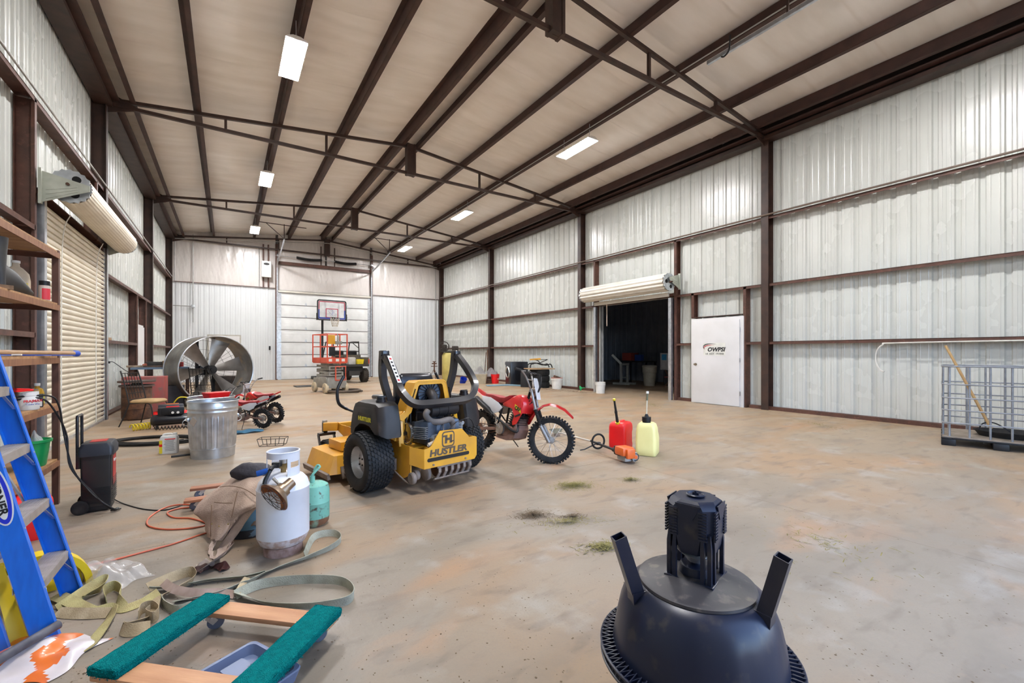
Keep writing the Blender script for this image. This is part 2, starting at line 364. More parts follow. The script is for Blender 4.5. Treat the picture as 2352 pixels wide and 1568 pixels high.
# trusses
def truss(y):
    t = sroot('trim_1'); t.location = (0, y, 0)
    tz = lambda x: roof_z(x)-.295
    xl, xr = XL+.05, XR-.05
    b = MB(); c = .07
    b.bar((xl, 0, tz(xl)), (XM, 0, tz(XM)), c, c).build('top_chord', M_DARK, t)
    MB().bar((XM, 0, tz(XM)), (xr, 0, tz(xr)), c, c).build('top_chord', M_DARK, t)
    MB().bar((xl, 0, 6.6), (xr, 0, 6.6), c, c).build('bottom_chord', M_DARK, t)
    for x in (-.04, 2.17, 6.74, 8.92): MB().bar((x, 0, 6.6), (x, 0, tz(x)), .055).build('web_post', M_DARK, t)
    b = MB(); b.box((XM, 0, (6.54+tz(XM)+.06)/2), (.15, .012, tz(XM)+.06-6.54))
    for q in (-1, 1): b.box((XM+q*.1, 0, (6.54+tz(XM)+.06)/2), (.06, .2, tz(XM)+.06-6.54))
    b.box((XM, 0, (6.54+tz(XM)+.06)/2), (.2, .18, tz(XM)+.05-6.54)); b.build('king_post', M_DARK, t)
    for s_, X in ((1, xl), (-1, xr)):
        MB().prism([(X, 6.42), (X, 6.86), (X+s_*.45, 6.66), (X+s_*.45, 6.57)], .012, T(0, .006, 0) @ RX).build('gusset', M_DARK, t)
    return t
for y in (-1.1, 5.57, 12.27, 18.97, 25.0): truss(y)
# columns, girts and framed posts
def hcol(parent, x, y, z0, z1, s_, wd=.17, dp=.2, name='column', m=None):
    # web perpendicular to the wall, a flange at each end; s_ = +1 left wall (faces +x)
    b = MB(); zc = (z0+z1)/2; h = z1-z0
    b.box((x-s_*.007, y, zc), (.014, wd, h)); b.box((x-s_*(dp-.007), y, zc), (.014, wd, h)); b.box((x-s_*dp/2, y, zc), (dp-.028, .012, h))
    return b.build(name, m or M_DARK, parent)
for y in (-1.1, 5.57, 12.27, 18.97, 25.05):
    hcol(wl, XL+.04, y, 0, 6.8, 1, .17, .24); hcol(wr, XR-.04, y, 0, 6.8, -1, .17, .24)
def cpost(parent, x, y, z0, z1, s_, open_, dp=.2):
    b = MB(); zc = (z0+z1)/2; h = z1-z0
    b.box((x-s_*dp/2, y, zc), (dp, .012, h)); b.box((x-s_*.006, y+open_*.035, zc), (.012, .07, h)); b.box((x-s_*(dp-.006), y+open_*.035, zc), (.012, .07, h))
    b.box((x-s_*.02, y+open_*.068, zc), (.03, .006, h))
    return b.build('framed_post', M_STEEL, parent)
def girt(parent, x, y0, y1, z, s_, dp=.2):
    b = MB(); ym = (y0+y1)/2; L_ = y1-y0
    b.box((x-s_*dp/2, ym, z), (dp, L_, .012)); b.box((x-s_*.006, ym, z-.03), (.012, L_, .065))
    return b.build('girt', M_STEEL, parent)
def girts(parent, X, s_, segs):
    for z, rng in segs:
        for a, b in rng: girt(parent, X, a, b, z, s_)
cols = [-1.1, 5.57, 12.27, 18.97, 25.05]
def bays(lst): return [(a+.09, b-.09) for a, b in lst]
girts(wr, XR, -1, [(1.66, bays([(-1.1, 5.57), (12.27, 18.97), (18.97, 25.05)])+[(5.66, 6.05), (7.62, 8.12), (11.5, 12.18)]),
    (3.07, bays([(-1.1, 5.57), (12.27, 18.97), (18.97, 25.05)])+[(5.66, 8.12), (11.5, 12.18)]), (4.7, [(YF, YB)])])
girts(wl, XL, 1, [(1.66, [(YF, 8.36), (12.36, 16.2), (19.06, 24.9)]), (3.09, [(YF, 8.36), (12.36, 18.88), (19.06, 24.9)]), (4.8, [(YF, YB)])])
cpost(wl, XL, 8.4, 0, 4.78, 1, -1); cpost(wl, XL, 11.7, 3.6, 4.78, 1, -1); cpost(wl, XL, 12.14, 0, 3.6, 1, -1)
cpost(wl, XL, 16.3, 0, 3.08, 1, -1); cpost(wl, XL, 17.95, 0, 3.08, 1, -1)
for y, z, o in ((6.05, 3.06, 1), (8.17, 4.68, -1), (11.48, 4.68, 1)): cpost(wr, XR, y, 0, z, -1, o)
cpost(wr, XR, 7.6, 2.36, 3.06, -1, -1)
MB().box((XR+.1, 9.83, 3.06), (.2, 3.25, .012)).box((XR+.006, 9.83, 3.1), (.012, 3.25, .09)).build('door_header', M_STEEL, wr)
MB().box((XR+.1, 6.83, 2.38), (.2, 1.5, .012)).build('door_header', M_STEEL, wr)
MB().box((XL-.1, 10.3, 3.62), (.2, 3.7, .02)).build('door_header', M_STEEL, wl)
# base angles (brown strip along the floor)
for a, b in ((YF, 6.0), (7.65, 8.12), (11.5, YB)): MB().box((XR+.12, (a+b)/2, .04), (.14, b-a, .08)).build('baseboard_right', M_STEEL, wr)
for a, b in ((YF, 8.3), (12.2, YB)): MB().box((XL-.12, (a+b)/2, .02), (.14, b-a, .04)).build('baseboard_left', M_STEEL, wl)
# back wall framing: header over the door, posts each side
MB().box((4.47, YB+.03, 5.97), (4.7, .12, .16)).build('door_header', M_STEEL, wb)
for x in (2.08, 6.86): MB().box((x, YB+.04, 3.45), (.1, .14, 6.9)).build('framed_post', M_STEEL, wb)
for x in (1.5, 1.72): MB().box((x, YB+.05, 5.75), (.07, .08, 2.15)).build('framed_post', M_STEEL, wb)
for x in (4.18, 4.86): MB().box((x, YB-.02, 6.55), (.05, .05, 1.0)).build('spring_hanger', M_DARK, wb)
# roof lamps
M_LAMP = mat('lamp_diffuser', (1., .99, 1.), .5, emit=LAMP)
def lamp(x, y, lab):
    t = thing('high_bay_lamp', lab, 'lamp', (x, y, 6.78), group='LED lamps hung from the roof')
    MB().prism([(-.175, -.006), (-.175, .008), (-.06, .06), (.06, .06), (.175, .008), (.175, -.006)], 1.28, T(0, .64, 0) @ RX).build('housing', M_WHITE, t)  # wide lip added to keep direct lamp light off the ceiling
    MB().box((0, 0, -.008), (.33, 1.24, .014), bev=.004).build('diffuser', M_LAMP, t)
    for q in (-.5, .5): MB().cyl((0, q, .09), (0, q, roof_z(x)-6.9), .006, n=5).build('hanger_wire', M_GALV, t)
for x, y, l in ((1.0, 2.3, 'LED lamp near the front of the left roof row'), (1.0, 8.95, 'largest bright LED lamp at the top left of the ceiling'), (1.0, 15.6, 'middle LED lamp of the left roof row'), (1.0, 22.3, 'farthest LED lamp of the left row near the back wall'),
    (7.72, 2.1, 'LED lamp at the top edge of the right roof row'), (7.72, 8.75, 'nearest fully visible LED lamp of the right roof row'), (7.72, 15.5, 'middle LED lamp of the right roof row'), (7.72, 22.1, 'farthest LED lamp of the right row near the back wall')): lamp(x, y, l)
# ------------------------------------------------------------------ doors
M_IVORY = mat('ivory_painted_slat', (.70, .64, .51), .38, 0, (.62, .55, .43), 2.5)
M_CREAM = mat('cream_painted_slat', (.68, .65, .58), .38, 0, (.6, .57, .5), 2.5)
M_DOORW = mat('white_door_paint', (.66, .65, .65), .45, 0, (.6, .59, .58), 1.5)
M_PINK = mat('zinc_bracket', (.55, .57, .50), .4, .6, (.42, .44, .38), 5)
M_HOLE = mat('dark_hole', (.01, .01, .01), .9)
def coil(root, x, y0, y1, z, r, m, disc_m, holes=True, near='low', ribs=26, amp=.022):
    # rolled curtain: a lobed cylinder along Y
    n = ribs*4
    def prof(rr): return [(rr*(1+amp*(1 if (k % 4) in (0, 1) else -1))*math.cos(2*PI*k/n), rr*(1+amp*(1 if (k % 4) in (0, 1) else -1))*math.sin(2*PI*k/n)) for k in range(n)]
    MB().loft([[(x+a, y, z+b) for a, b in prof(r)] for y in (y0+.03, (y0+y1)/2, y1-.03)], cap=False).build('rolled_curtain', m, root, ang=25)
    for y, s_ in ((y0, -1), (y1, 1)):
        b = MB(); k = 18
        pts = []
        for i in range(k*2): rr = r*1.05 if i % 2 else r*.97; pts.append((rr*math.cos(PI*i/k), rr*math.sin(PI*i/k)))
        b.prism(pts, .03, T(x, y+.015, z) @ RX)
        d = b.build('end_wheel', disc_m, root, ang=25)
        for i in range(3):
            a = R(55+120*i); q = MB().cyl((x+r*.55*math.cos(a), y+s_*.012, z+r*.55*math.sin(a)), (x+r*.55*math.cos(a), y+s_*.018, z+r*.55*math.sin(a)), r*.22, n=16); q.build('hub_hole', M_HOLE, d)
        MB().cyl((x, y-.02, z), (x, y+s_*.12, z), .02, n=10).build('axle', M_RUST, root)
# left roll-up door, curtain down
d2 = sroot('door_2')
coil(d2, XL+.3, 8.5, 12.25, 3.72, .225, M_IVORY, M_GALV, ribs=34, amp=.008)
pitch = .0865; nsl = 40
sl = MB(); prof = [(0, 0), (.022, .008), (.030, .028), (.030, .050), (.022, .066), (.0, .074), (0, pitch)]
b = sl.b; A = [b.verts.new((x, 8.56, z)) for x, z in prof]; B = [b.verts.new((x, 12.22, z)) for x, z in prof]
for i in range(len(prof)-1): b.faces.new((A[i], A[i+1], B[i+1], B[i]))
slm = sl.mesh('curtain_slat', M_IVORY, True, 20)
for i in range(nsl): put('curtain_slat', slm, d2, (XL-.02, 0, .03+i*pitch))
MB().box((XL, 10.39, .02), (.05, 3.66, .04)).build('bottom_bar', M_GALV, d2)
for y in (8.53, 12.24): MB().box((XL+.005, y, 1.78), (.09, .075, 3.56)).box((XL+.052, y, 1.78), (.006, .095, 3.56)).build('guide_rail', M_GALV, d2)
for y in (9.35, 11.45): MB().tube(smooth_path([(XL+.02, y, .05), (XL+.022, y, 2.2), (XL+.04, y, 3.2), (XL+.12, y+.02, 3.52)], 4), .007, 5).build('curtain_cord', M_WHITE, d2)
def bracket(root, x0, y, zt, zb, s_, ln=.5):
    # triangular pressed bracket reaching from the wall to the axle
    pts = [(0, zb), (0, zt), (ln, (zt+zb)/2+.10), (ln, (zt+zb)/2+.02)]
    b = MB().prism([(s_*p, q) for p, q in pts], .012, T(x0, y, 0) @ RX)
    for k in range(3):
        f0 = .12+.2*k; b.bar((x0+s_*.06, y-.012, zb+.07+k*.06), (x0+s_*(ln*.75), y-.012, (zt+zb)/2-.0+k*.03), .016, .02)
    b.box((x0+s_*.015, y-.03, (zt+zb)/2), (.03, .06, zt-zb+.04)); return b.build('bracket', M_PINK, root)
bracket(d2, XL+.02, 8.42, 3.86, 3.42, 1); bracket(d2, XL+.02, 12.32, 3.86, 3.42, 1)
# right roll-up door, curtain up
d3 = sroot('door_3')
coil(d3, XR-.38, 8.06, 11.62, 3.42, .25, M_CREAM, M_GALV, ribs=14, amp=.045)
for y, s_ in ((8.24, 1), (11.38, -1)): MB().box((XR-.06, y, 1.5), (.10, .07, 3.0)).box((XR-.115, y+s_*.0, 1.5), (.006, .10, 3.0)).build('guide_rail', M_GALV, d3)
bracket(d3, XR-.02, 8.0, 3.66, 3.24, -1, .42); bracket(d3, XR-.02, 11.66, 3.66, 3.24, -1, .42)
MB().box((XR-.12, 9.82, 3.1), (.06, 3.1, .12), bev=.01).build('bottom_bar', M_CREAM, d3)
MB().bar((XR-.14, 10.75, 3.05), (XR-.14, 10.75, 2.3), .03, .015).build('pull_strap', mat('strap_webbing', (.45, .36, .3), .8), d3)
# steel walk door with the sign
d4 = sroot('door_4'); xf = XR-.03
MB().box((xf+.05, 6.84, 1.16), (.10, 1.49, 2.34), bev=.004).build('door_frame', M_DOORW, d4)
MB().box((xf-.012, 6.85, 1.13), (.045, 1.33, 2.23), bev=.004).build('door_leaf', M_DOORW, d4)
k = MB().cyl((xf-.03, 7.42, 1.07), (xf-.045, 7.42, 1.07), .035, n=14).cyl((xf-.04, 7.42, 1.07), (xf-.08, 7.42, 1.07), .012, n=10).ball((xf-.095, 7.42, 1.07), .028); k.build('door_knob', mat('brass_knob', (.35, .28, .2), .35, .9), d4)
for z in (.35, 1.2, 1.98): MB().cyl((xf-.04, 6.165, z-.055), (xf-.04, 6.165, z+.055), .013, n=8).build('hinge', M_GALV, d4)
sg = thing('door_sign', 'white magnetic company sign with a black and red swoosh on the walk door', 'sign', (xf-.037, 6.87, 1.485))
MB().box((0, 0, 0), (.004, .63, .335)).build('plate', mat('sign_white', (.72, .72, .66), .4), sg)
M_INK = mat('black_ink', (.012, .012, .014), .5); M_INKR = mat('red_ink', (.55, .02, .03), .5)
FM = frame_M((-.004, 0, 0), (0, -1, 0), (0, 0, 1))
text('lettering', 'OWPSI', .15, M_INK, sg, FM @ T(.05, -.012, 0), shear=.25, bold=.006, sx=1.08)
text('number_line', 'US  DOT  1954908', .066, M_INK, sg, FM @ T(.01, -.125, 0), sx=1.0)
def swoosh(m, a, k, y0, th, name):
    p = []; n = 24
    for i in range(n+1):
        t = R(200-a*i/n); p.append((k*math.cos(t)-.05, .55*k*math.sin(t)*.62+y0))
    q = [(x, y+th*math.sin(PI*min(1, i/n*1.0)**.6)) for i, (x, y) in enumerate(p)]
    MB().prism(p+q[::-1], .0015, FM).build(name, m, sg, smooth=False)
swoosh(M_INK, 140, .27, .050, .028, 'black_swoosh'); swoosh(M_INKR, 125, .25, .022, .026, 'red_swoosh')
# overhead sectional door in the back wall
d1 = sroot('door_1'); yb = YB+.1; X0, X1 = 2.14, 6.81; hs = .64
M_PANEL = mat('overhead_door_panel', (.78, .79, .78), .38, 0, (.64, .65, .64), 1.5)
pm = MB()
pf = [(0, 0), (.012, .012)]
def dpanel():
    b = MB().box(((X0+X1)/2, 0, hs/2), (X1-X0, .045, hs-.012), bev=.004)
    for k in range(5): b.box(((X0+X1)/2, -.0245, .08+k*.12), (X1-X0-.5, .006, .012))
    return b.mesh('door_section', M_PANEL, True, 30)
pm = dpanel()
for i in range(7):
    s_ = put('door_section', pm, d1, (0, yb, i*hs))
    MB().box(((X0+X1)/2, -.027, .006), (X1-X0, .016, .034)).build('section_joint', mat('joint_rail', (.20, .19, .185), .5, .3), s_)
    for x in (X0+.08, X1-.08): MB().box((x, -.03, .3), (.16, .014, .62)).build('end_stile', M_GALV, s_)
    for x in (3.45, 5.55):
        MB().box((x, -.04, .05), (.10, .03, .07)).box((x, -.04, .12), (.05, .03, .08)).build('hinge', M_GALV, s_)
MB().box((4.47, YB+.02, 4.52), (4.72, .1, .09), bev=.01).build('top_seal', M_CREAM, d1)
for s_, x in ((1, X0-.03), (-1, X1+.03)):
    p = [(x, YB-.02, .05), (x, YB-.02, 5.6)]+[(x-s_*0, YB-.02-.55*(1-math.cos(a)), 5.6+.55*math.sin(a)) for a in (R(20), R(40), R(60), R(75))]
    MB().tube(p, .035, 4, up=(1, 0, 0)).build('vertical_track', M_GALV, d1)
    e = p[-1]
    MB().bar((x, YB-.35, 5.95), (x, YB-3.4, 6.42), .05, .05).build('high_lift_track', M_GALV, d1)
    MB().bar((x, YB-3.3, 6.4), (x, YB-3.3, 7.1), .03).bar((x, YB-3.3, 6.45), (x-.7, YB-3.3, 7.05), .025).bar((x-1, YB-3.3, 7.06), (x+.9, YB-3.3, 7.06), .03).build('track_hanger', M_DARK, d1)
MB().cyl((X0-.1, YB-.14, 6.3), (X1+.1, YB-.14, 6.3), .018, n=8).build('torsion_shaft', M_GALV, d1)
M_SPR = mat('black_spring', (.015, .015, .017), .5, .3)
for x0, x1 in ((2.98, 4.2), (4.86, 5.98)):
    n = 60; b = MB()
    for i in range(30):
        xx = x0+(x1-x0)*(i+.5)/30; b.torus((xx, YB-.14, 6.3-.05*math.sin(PI*(i+.5)/30)), .062, .016, 12, 5, axis='x')
    b.tube([(x0+(x1-x0)*i/10, YB-.14, 6.3-.05*math.sin(PI*i/10)) for i in range(11)], .05, 10)
    o = b.build('torsion_spring', M_SPR, d1)
for x in (X0-.02, X1+.02): MB().cyl((x-.04, YB-.14, 6.3), (x+.04, YB-.14, 6.3), .09, n=16).build('cable_drum', M_GALV, d1)
# walk door in the back wall, behind the fan
d5 = sroot('door_5')
MB().box((-.13, YB+.1, 1.12), (1.36, .10, 2.26)).build('door_frame', mat('beige_frame', (.45, .42, .36), .5), d5)
MB().box((-.13, YB+.05, 1.1), (1.24, .03, 2.18), bev=.003).build('door_leaf', M_DOORW, d5)
# white walk door in the left wall, edge-on
d6 = sroot('door_6')
MB().box((XL-.12, 17.1, 1.1), (.1, 1.42, 2.26)).build('door_frame', M_DOORW, d6)
MB().box((XL-.06, 17.1, 1.09), (.05, 1.24, 2.16), bev=.003).build('door_leaf', M_DOORW, d6)
MB().ball((XL+.03, 16.62, 1.02), .03).cyl((XL-.04, 16.62, 1.02), (XL+.03, 16.62, 1.02), .012, n=8).build('door_knob', M_GALV, d6)
# ------------------------------------------------------------------ the dark room behind the right roll-up door
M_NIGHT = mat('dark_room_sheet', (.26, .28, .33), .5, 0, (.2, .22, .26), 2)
rm = sroot('wall_1')
rx0, rx1, ry0, ry1 = XR+.35, 17.2, 4.6, 16.0
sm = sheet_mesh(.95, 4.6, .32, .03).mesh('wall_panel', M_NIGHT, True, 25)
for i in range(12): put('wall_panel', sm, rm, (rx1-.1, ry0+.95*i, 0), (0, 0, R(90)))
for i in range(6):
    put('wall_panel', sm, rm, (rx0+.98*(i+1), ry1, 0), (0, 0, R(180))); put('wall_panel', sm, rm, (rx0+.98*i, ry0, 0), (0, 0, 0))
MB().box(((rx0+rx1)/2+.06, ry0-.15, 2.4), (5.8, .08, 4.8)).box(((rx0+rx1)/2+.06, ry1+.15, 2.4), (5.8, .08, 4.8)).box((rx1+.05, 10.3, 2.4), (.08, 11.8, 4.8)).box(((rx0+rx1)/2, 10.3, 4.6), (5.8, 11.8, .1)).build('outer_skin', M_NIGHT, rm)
struct('floor_1', MB().box((14.3, 10.3, -.06), (6.4, 11.6, .118)), M_FLOOR, smooth=False)
# ------------------------------------------------------------------ zero-turn mower
M_TYRE = mat('dusty_tyre_rubber', (.009, .010, .012), .62, 0, (.022, .021, .021), 8, spec=.3)
M_RIM = mat('silver_rim', (.55, .57, .62), .35, .7, (.42, .43, .46), 6)
M_TANK = mat('dusty_black_poly', (.011, .011, .013), .46, 0, (.028, .023, .022), 5, col3=(.05, .036, .03), s3=6, spec=.4)
M_DIRTM = mat('dusty_grey_metal', (.27, .215, .18), .8, .1, (.16, .13, .11), 9)
M_ENG = mat('blue_grey_engine_metal', (.10, .13, .18), .5, .5, (.06, .07, .09), 10)
M_GBLK = mat('gloss_black_paint', (.006, .007, .012), .3, 0, (.010, .010, .014), 5, coat=.25)
M_SLOT = mat('slot_shadow_black', (.015, .013, .012), .8)
M_HOSE = mat('grey_rubber_hose', (.19, .165, .15), .7, 0, (.13, .11, .1), 7)
def tyre(parent, Rr, wd, rim_r, name='tyre', blocks=(34, 8), m=None, bh=.010, shoulder=.35, bw=.8, skew=.25, cleat=False):
    # axis along local x, centred on the parent's origin
    h = wd/2; q = Rr-bh
    pr = [(rim_r, -h*.72), (rim_r+.02, -h*.86), ((rim_r+q)/2, -h), (q-wd*.10, -h*.95), (q-wd*.02, -h*.78), (q, -h*.5), (q+.002, 0), (q, h*.5), (q-wd*.02, h*.78), (q-wd*.10, h*.95), ((rim_r+q)/2, h), (rim_r+.02, h*.86), (rim_r, h*.72)]
    t = MB().lathe(pr, 48, RY).build(name, m or M_TYRE, parent)
    n, rows = blocks; b = MB()
    for j in range(rows):
        c = (-1+2*(j+.5)/rows)*h*.92; edge = abs(c)/h
        rr = q-(.012*wd/.3 if edge > .7 else 0)
        for i in range(n):
            a = 2*PI*(i+(.5 if j % 2 else 0))/n; da = 2*PI/n*.38*bw; cw = h*.92/rows*bw
            v = []
            for r_ in (rr-.004, rr+bh-(.012*wd/.3 if edge > .7 else 0)*.3):
                for (s1, s2) in ((-1, -1), (1, -1), (1, 1), (-1, 1)):
                    aa = a+s1*da+skew*s2*da*(1 if c >= 0 else -1 if cleat else 1)
                    v.append(b.b.verts.new((c+s2*cw, r_*math.cos(aa), r_*math.sin(aa))))
            for f in ((4, 5, 6, 7), (0, 4, 7, 3), (1, 2, 6, 5), (0, 1, 5, 4), (3, 7, 6, 2)): b.b.faces.new([v[k] for k in f])
    b.build('tread', m or M_TYRE, t, smooth=False)
    return t
mo = thing('riding_mower', 'yellow and black zero-turn riding mower parked in the middle of the floor', 'mower', (1.77, 4.626, 0), R(11.3))
for s_ in (-1, 1):
    hub = tyre(mo, .305, .30, .155, 'rear_tyre', (38, 9), bw=.86); hub.location = (s_*.585, 0, .305)
    b = MB().lathe([(.155, -.11), (.165, -.105), (.165, .105), (.158, .112), (.150, .10), (.142, .07), (.12, .045), (.07, .055), (.05, .075), (.0, .078)], 36, RY if s_ > 0 else Matrix.Rotation(R(-90), 4, 'Y'))
    b.build('wheel_rim', M_RIM, hub)
    b = MB()
    for k in range(4): a = R(45+90*k); b.cyl((s_*.05, .042*math.cos(a), .042*math.sin(a)), (s_*.085, .042*math.cos(a), .042*math.sin(a)), .009, n=6)
    o_=b.build('lug_nut', M_BLACK, hub); o_['kind']='stuff'
# rear guard plate with the logo
px_, yb_ = .345, -.55
pts = [(-.285, .262), (.345, .262), (.375, .30), (.375, .49), (.345, .505), (.27, .505), (.255, .525), (.175, .605), (-.10, .615), (-.205, .475), (-.24, .46), (-.285, .455)]
g = MB().prism(pts, .008, T(0, yb_, 0) @ RX)
g.loft([[(-.36, -.42, z0), (-.285, yb_-.001, z1), (-.285, yb_-.009, z1), (-.366, -.42, z0)] for z0, z1 in ((.30, .262), (.47, .455))])
g.box((.372, -.46, .40), (.008, .18, .19))
rg = g.build('rear_guard', M_YEL, mo, ang=25)
FM = frame_M((0, yb_-.0085, 0), (1, 0, 0), (0, 0, 1))
M_LOGO = mat('brown_decal', (.10, .07, .045), .5)
MB().prism(rrect(.155, .158, .035, 5), .0015, FM @ T(.0, .522, 0)).build('logo_badge', M_LOGO, rg, smooth=False)
MB().prism(rrect(.128, .131, .025, 5), .0015, FM @ T(.0, .522, .001)).build('logo_field', M_YEL, rg, smooth=False)
lb = MB()
for x in (-.03, .03): lb.prism([(x-.016, -.042), (x+.014, -.042), (x+.018, .042), (x-.012, .042)], .0015, FM @ T(.0, .522, .0022))
lb.prism([(-.03, -.012), (.03, -.012), (.03, .012), (-.03, .012)], .0015, FM @ T(.0, .522, .0022)).prism([(-.066, .024), (-.03, .024), (-.03, .042), (-.066, .042)], .0015, FM @ T(0, .522, .0022)).prism([(.03, -.042), (.066, -.030), (.066, -.018), (.03, -.024)], .0015, FM @ T(0, .522, .0022))
lb.build('logo_letter', M_LOGO, rg, smooth=False)
text('lettering', 'HUSTLER', .088, M_LOGO, rg, FM @ T(.005, .402, .0005), bold=.004, shear=.12, sx=1.28)
MB().prism(rrect(.52, .036, .017, 5), .002, FM @ T(.01, .342, .0005)).build('guard_slot', M_SLOT, rg, smooth=False)
for x in (-.18, .22): MB().cyl((x, yb_-.008, .29), (x, yb_-.02, .29), .010, n=8).build('bolt', M_DIRTM, rg)
# frame rails, engine deck
for s_ in (-1, 1):
    MB().prism([(-.43, .20), (-.30, .14), (.05, .20), (.9, .30), (1.3, .42), (1.3, .50), (.55, .50), (.05, .50), (-.43, .47)], .012, Matrix(((0, 0, 1, s_*.36), (1, 0, 0, 0), (0, 1, 0, 0), (0, 0, 0, 1)))).build('side_frame', M_YEL, mo, smooth=False)
    MB().bar((s_*.355, -.25, .45), (s_*.345, -.20, .80), .05, .014, bev=.003).build('upright_bracket', M_YEL, mo)
    MB().box((s_*.39, -.12, .26), (.05, .12, .12), bev=.008).build('wheel_motor', M_DIRTM, mo)
MB().box((0, -.1, .44), (.70, .55, .012)).box((0, .45, .46), (.66, .6, .02)).build('engine_deck', M_YEL, mo)
MB().bar((-.36, 1.28, .47), (.36, 1.28, .47), .08, .09, bev=.006).bar((-.36, 1.28, .47), (-.50, 1.38, .47), .08, .10, bev=.006).bar((.36, 1.28, .47), (.50, 1.38, .47), .08, .10, bev=.006).build('front_axle_beam', M_YEL, mo)
MB().box((0, .95, .45), (.62, .55, .03), bev=.005).build('foot_plate', M_BLACK, mo)
for s_ in (-1, 1):
    x = s_*.48; c = MB()
    c.bar((x, 1.40, .40), (x, 1.40, .52), .05).box((x, 1.34, .385), (.20, .07, .03)); c.bar((x-.095, 1.36, .385), (x-.095, 1.26, .17), .012, .05).bar((x+.095, 1.36, .385), (x+.095, 1.26, .17), .012, .05)
    cf = c.build('caster_fork', M_GBLK, mo)
    w_ = tyre(mo, .165, .15, .075, 'caster_tyre', (20, 3), bh=.004); w_.location = (x, 1.25, .165)
    MB().lathe([(.076, -.05), (.07, -.02), (.03, -.03), (0, -.03)], 20, RY).lathe([(.076, .05), (.07, .02), (.03, .03), (0, .03)], 20, RY).build('wheel_rim', M_BLACK, w_)
    MB().cyl((x, 1.40, .52), (x, 1.40, .545), .03, n=10).build('grease_cap', M_GALV, cf)
# cutting deck
dk = MB(); sec = [(-.80, .42, 1.05), (-.80, .40, 1.15), (-.3, .42, 1.25), (.3, .42, 1.25), (.80, .40, 1.15), (.80, .42, 1.05)]
dk.loft([[(-.80, .46, .10), (-.80, 1.12, .10), (-.72, 1.16, .28), (-.72, .52, .28)], [(-.55, .40, .10), (-.55, 1.22, .10), (-.55, 1.18, .29), (-.55, .46, .29)], [(.55, .40, .10), (.55, 1.22, .10), (.55, 1.18, .29), (.55, .46, .29)], [(.80, .46, .10), (.80, 1.12, .10), (.72, 1.16, .28), (.72, .52, .28)]])
de = dk.build('cutting_deck', M_YEL, mo, ang=20)
MB().box((-.46, .80, .345), (.28, .34, .10), bev=.004).build('belt_cover', M_YEL, de)
MB().box((.46, .80, .345), (.28, .34, .10), bev=.004).build('belt_cover', M_YEL, de)
MB().box((-.815, .78, .09), (.03, .70, .06), rot=(0, R(-12), 0)).build('deck_skirt', M_DIRTM, de)
MB().box((-.62, .40, .12), (.14, .02, .13), rot=(R(-25), 0, 0)).build('rear_deflector', M_DIRTM, de)
# engine
en = MB().box((0, -.27, .56), (.34, .34, .22), bev=.03).box((-.13, -.37, .62), (.20, .18, .16), bev=.02, rot=(0, 0, R(20))).box((.13, -.37, .62), (.20, .18, .16), bev=.02, rot=(0, 0, R(-20))).build('engine_block', M_ENG, mo)
b = MB()
for s_ in (-1, 1):
    for k in range(7): b.box((s_*.19, -.40, .54+k*.018), (.15, .15, .006), rot=(0, 0, -s_*R(20)))
b.build('cooling_fin', mat('cast_aluminium', (.34, .35, .36), .5, .6), en, smooth=False)['kind'] = 'stuff'
MB().lathe([(.0, 0), (.15, 0), (.155, .02), (.15, .09), (.13, .10), (0, .10)], 28, T(0, -.22, .68)).build('flywheel_shroud', M_GBLK, en)
b = MB()
for k in range(14): a = 2*PI*k/14; b.bar((.02*math.cos(a), -.22+.02*math.sin(a), .795), (.125*math.cos(a), -.22+.125*math.sin(a), .795), .012, .01)
b.build('screen_spoke', M_GBLK, en)
MB().cyl((-.11, -.36, .80), (.25, -.33, .80), .075, n=24).cyl((-.02, -.353, .80), (-.01, -.352, .80), .079, n=24).cyl((.10, -.343, .80), (.11, -.342, .80), .079, n=24).build('air_filter_can', M_TANK, en)
MB().tube(smooth_path([(-.12, -.37, .80), (-.155, -.39, .76), (-.13, -.44, .705), (-.05, -.47, .69), (.05, -.47, .70), (.11, -.46, .69), (.135, -.45, .63), (.135, -.43, .58)], 5), .032, 14).build('intake_hose', M_HOSE, en)
MB().cyl((.135, -.43, .61), (.135, -.43, .57), .036, n=14).build('hose_clamp', M_RUST, en)
MB().box((.25, -.36, .60), (.10, .12, .11), bev=.02).cyl((.28, -.42, .64), (.28, -.44, .64), .02, n=12).build('carburettor', mat('cast_aluminium', (.34, .35, .36), .5, .6), en)
MB().box((-.10, -.47, .50), (.09, .06, .13), bev=.01, rot=(0, 0, .2)).build('oil_cooler', M_GALV, en)
MB().lathe([(.02, -.02), (.11, -.018), (.11, .0), (.09, .005), (.03, 0)], 24, T(-.26, -.22, .57) @ RY).torus((-.28, -.22, .57), .10, .008, 24, 6, axis='x').build('pulley', M_CHROME, en)
MB().cyl((-.20, -.50, .475), (-.10, -.53, .505), .026, n=14).cyl((-.21, -.497, .472), (-.19, -.503, .478), .014, n=10).build('fuel_filter', mat('cream_filter', (.62, .52, .4), .5), en)
MB().tube(smooth_path([(-.10, -.53, .51), (-.02, -.50, .58), (.02, -.45, .66), (.10, -.42, .67)], 5), .007, 6).build('fuel_line', M_HOSE, en)
MB().tube(smooth_path([(.30, -.40, .66), (.15, -.50, .67), (.0, -.54, .60), (-.12, -.54, .49), (-.2, -.5, .46)], 5), .005, 6).build('cable', M_BLACK, en)
MB().tube(smooth_path([(.22, -.42, .66), (.36, -.44, .68), (.44, -.42, .60), (.46, -.38, .5)], 5), .005, 6).build('cable', M_BLACK, en)
for x in (-.27, -.22): MB().tube([(x, -.20, .45), (x, -.20, .85)], .012, 8).build('frame_tube', M_BLACK, mo)
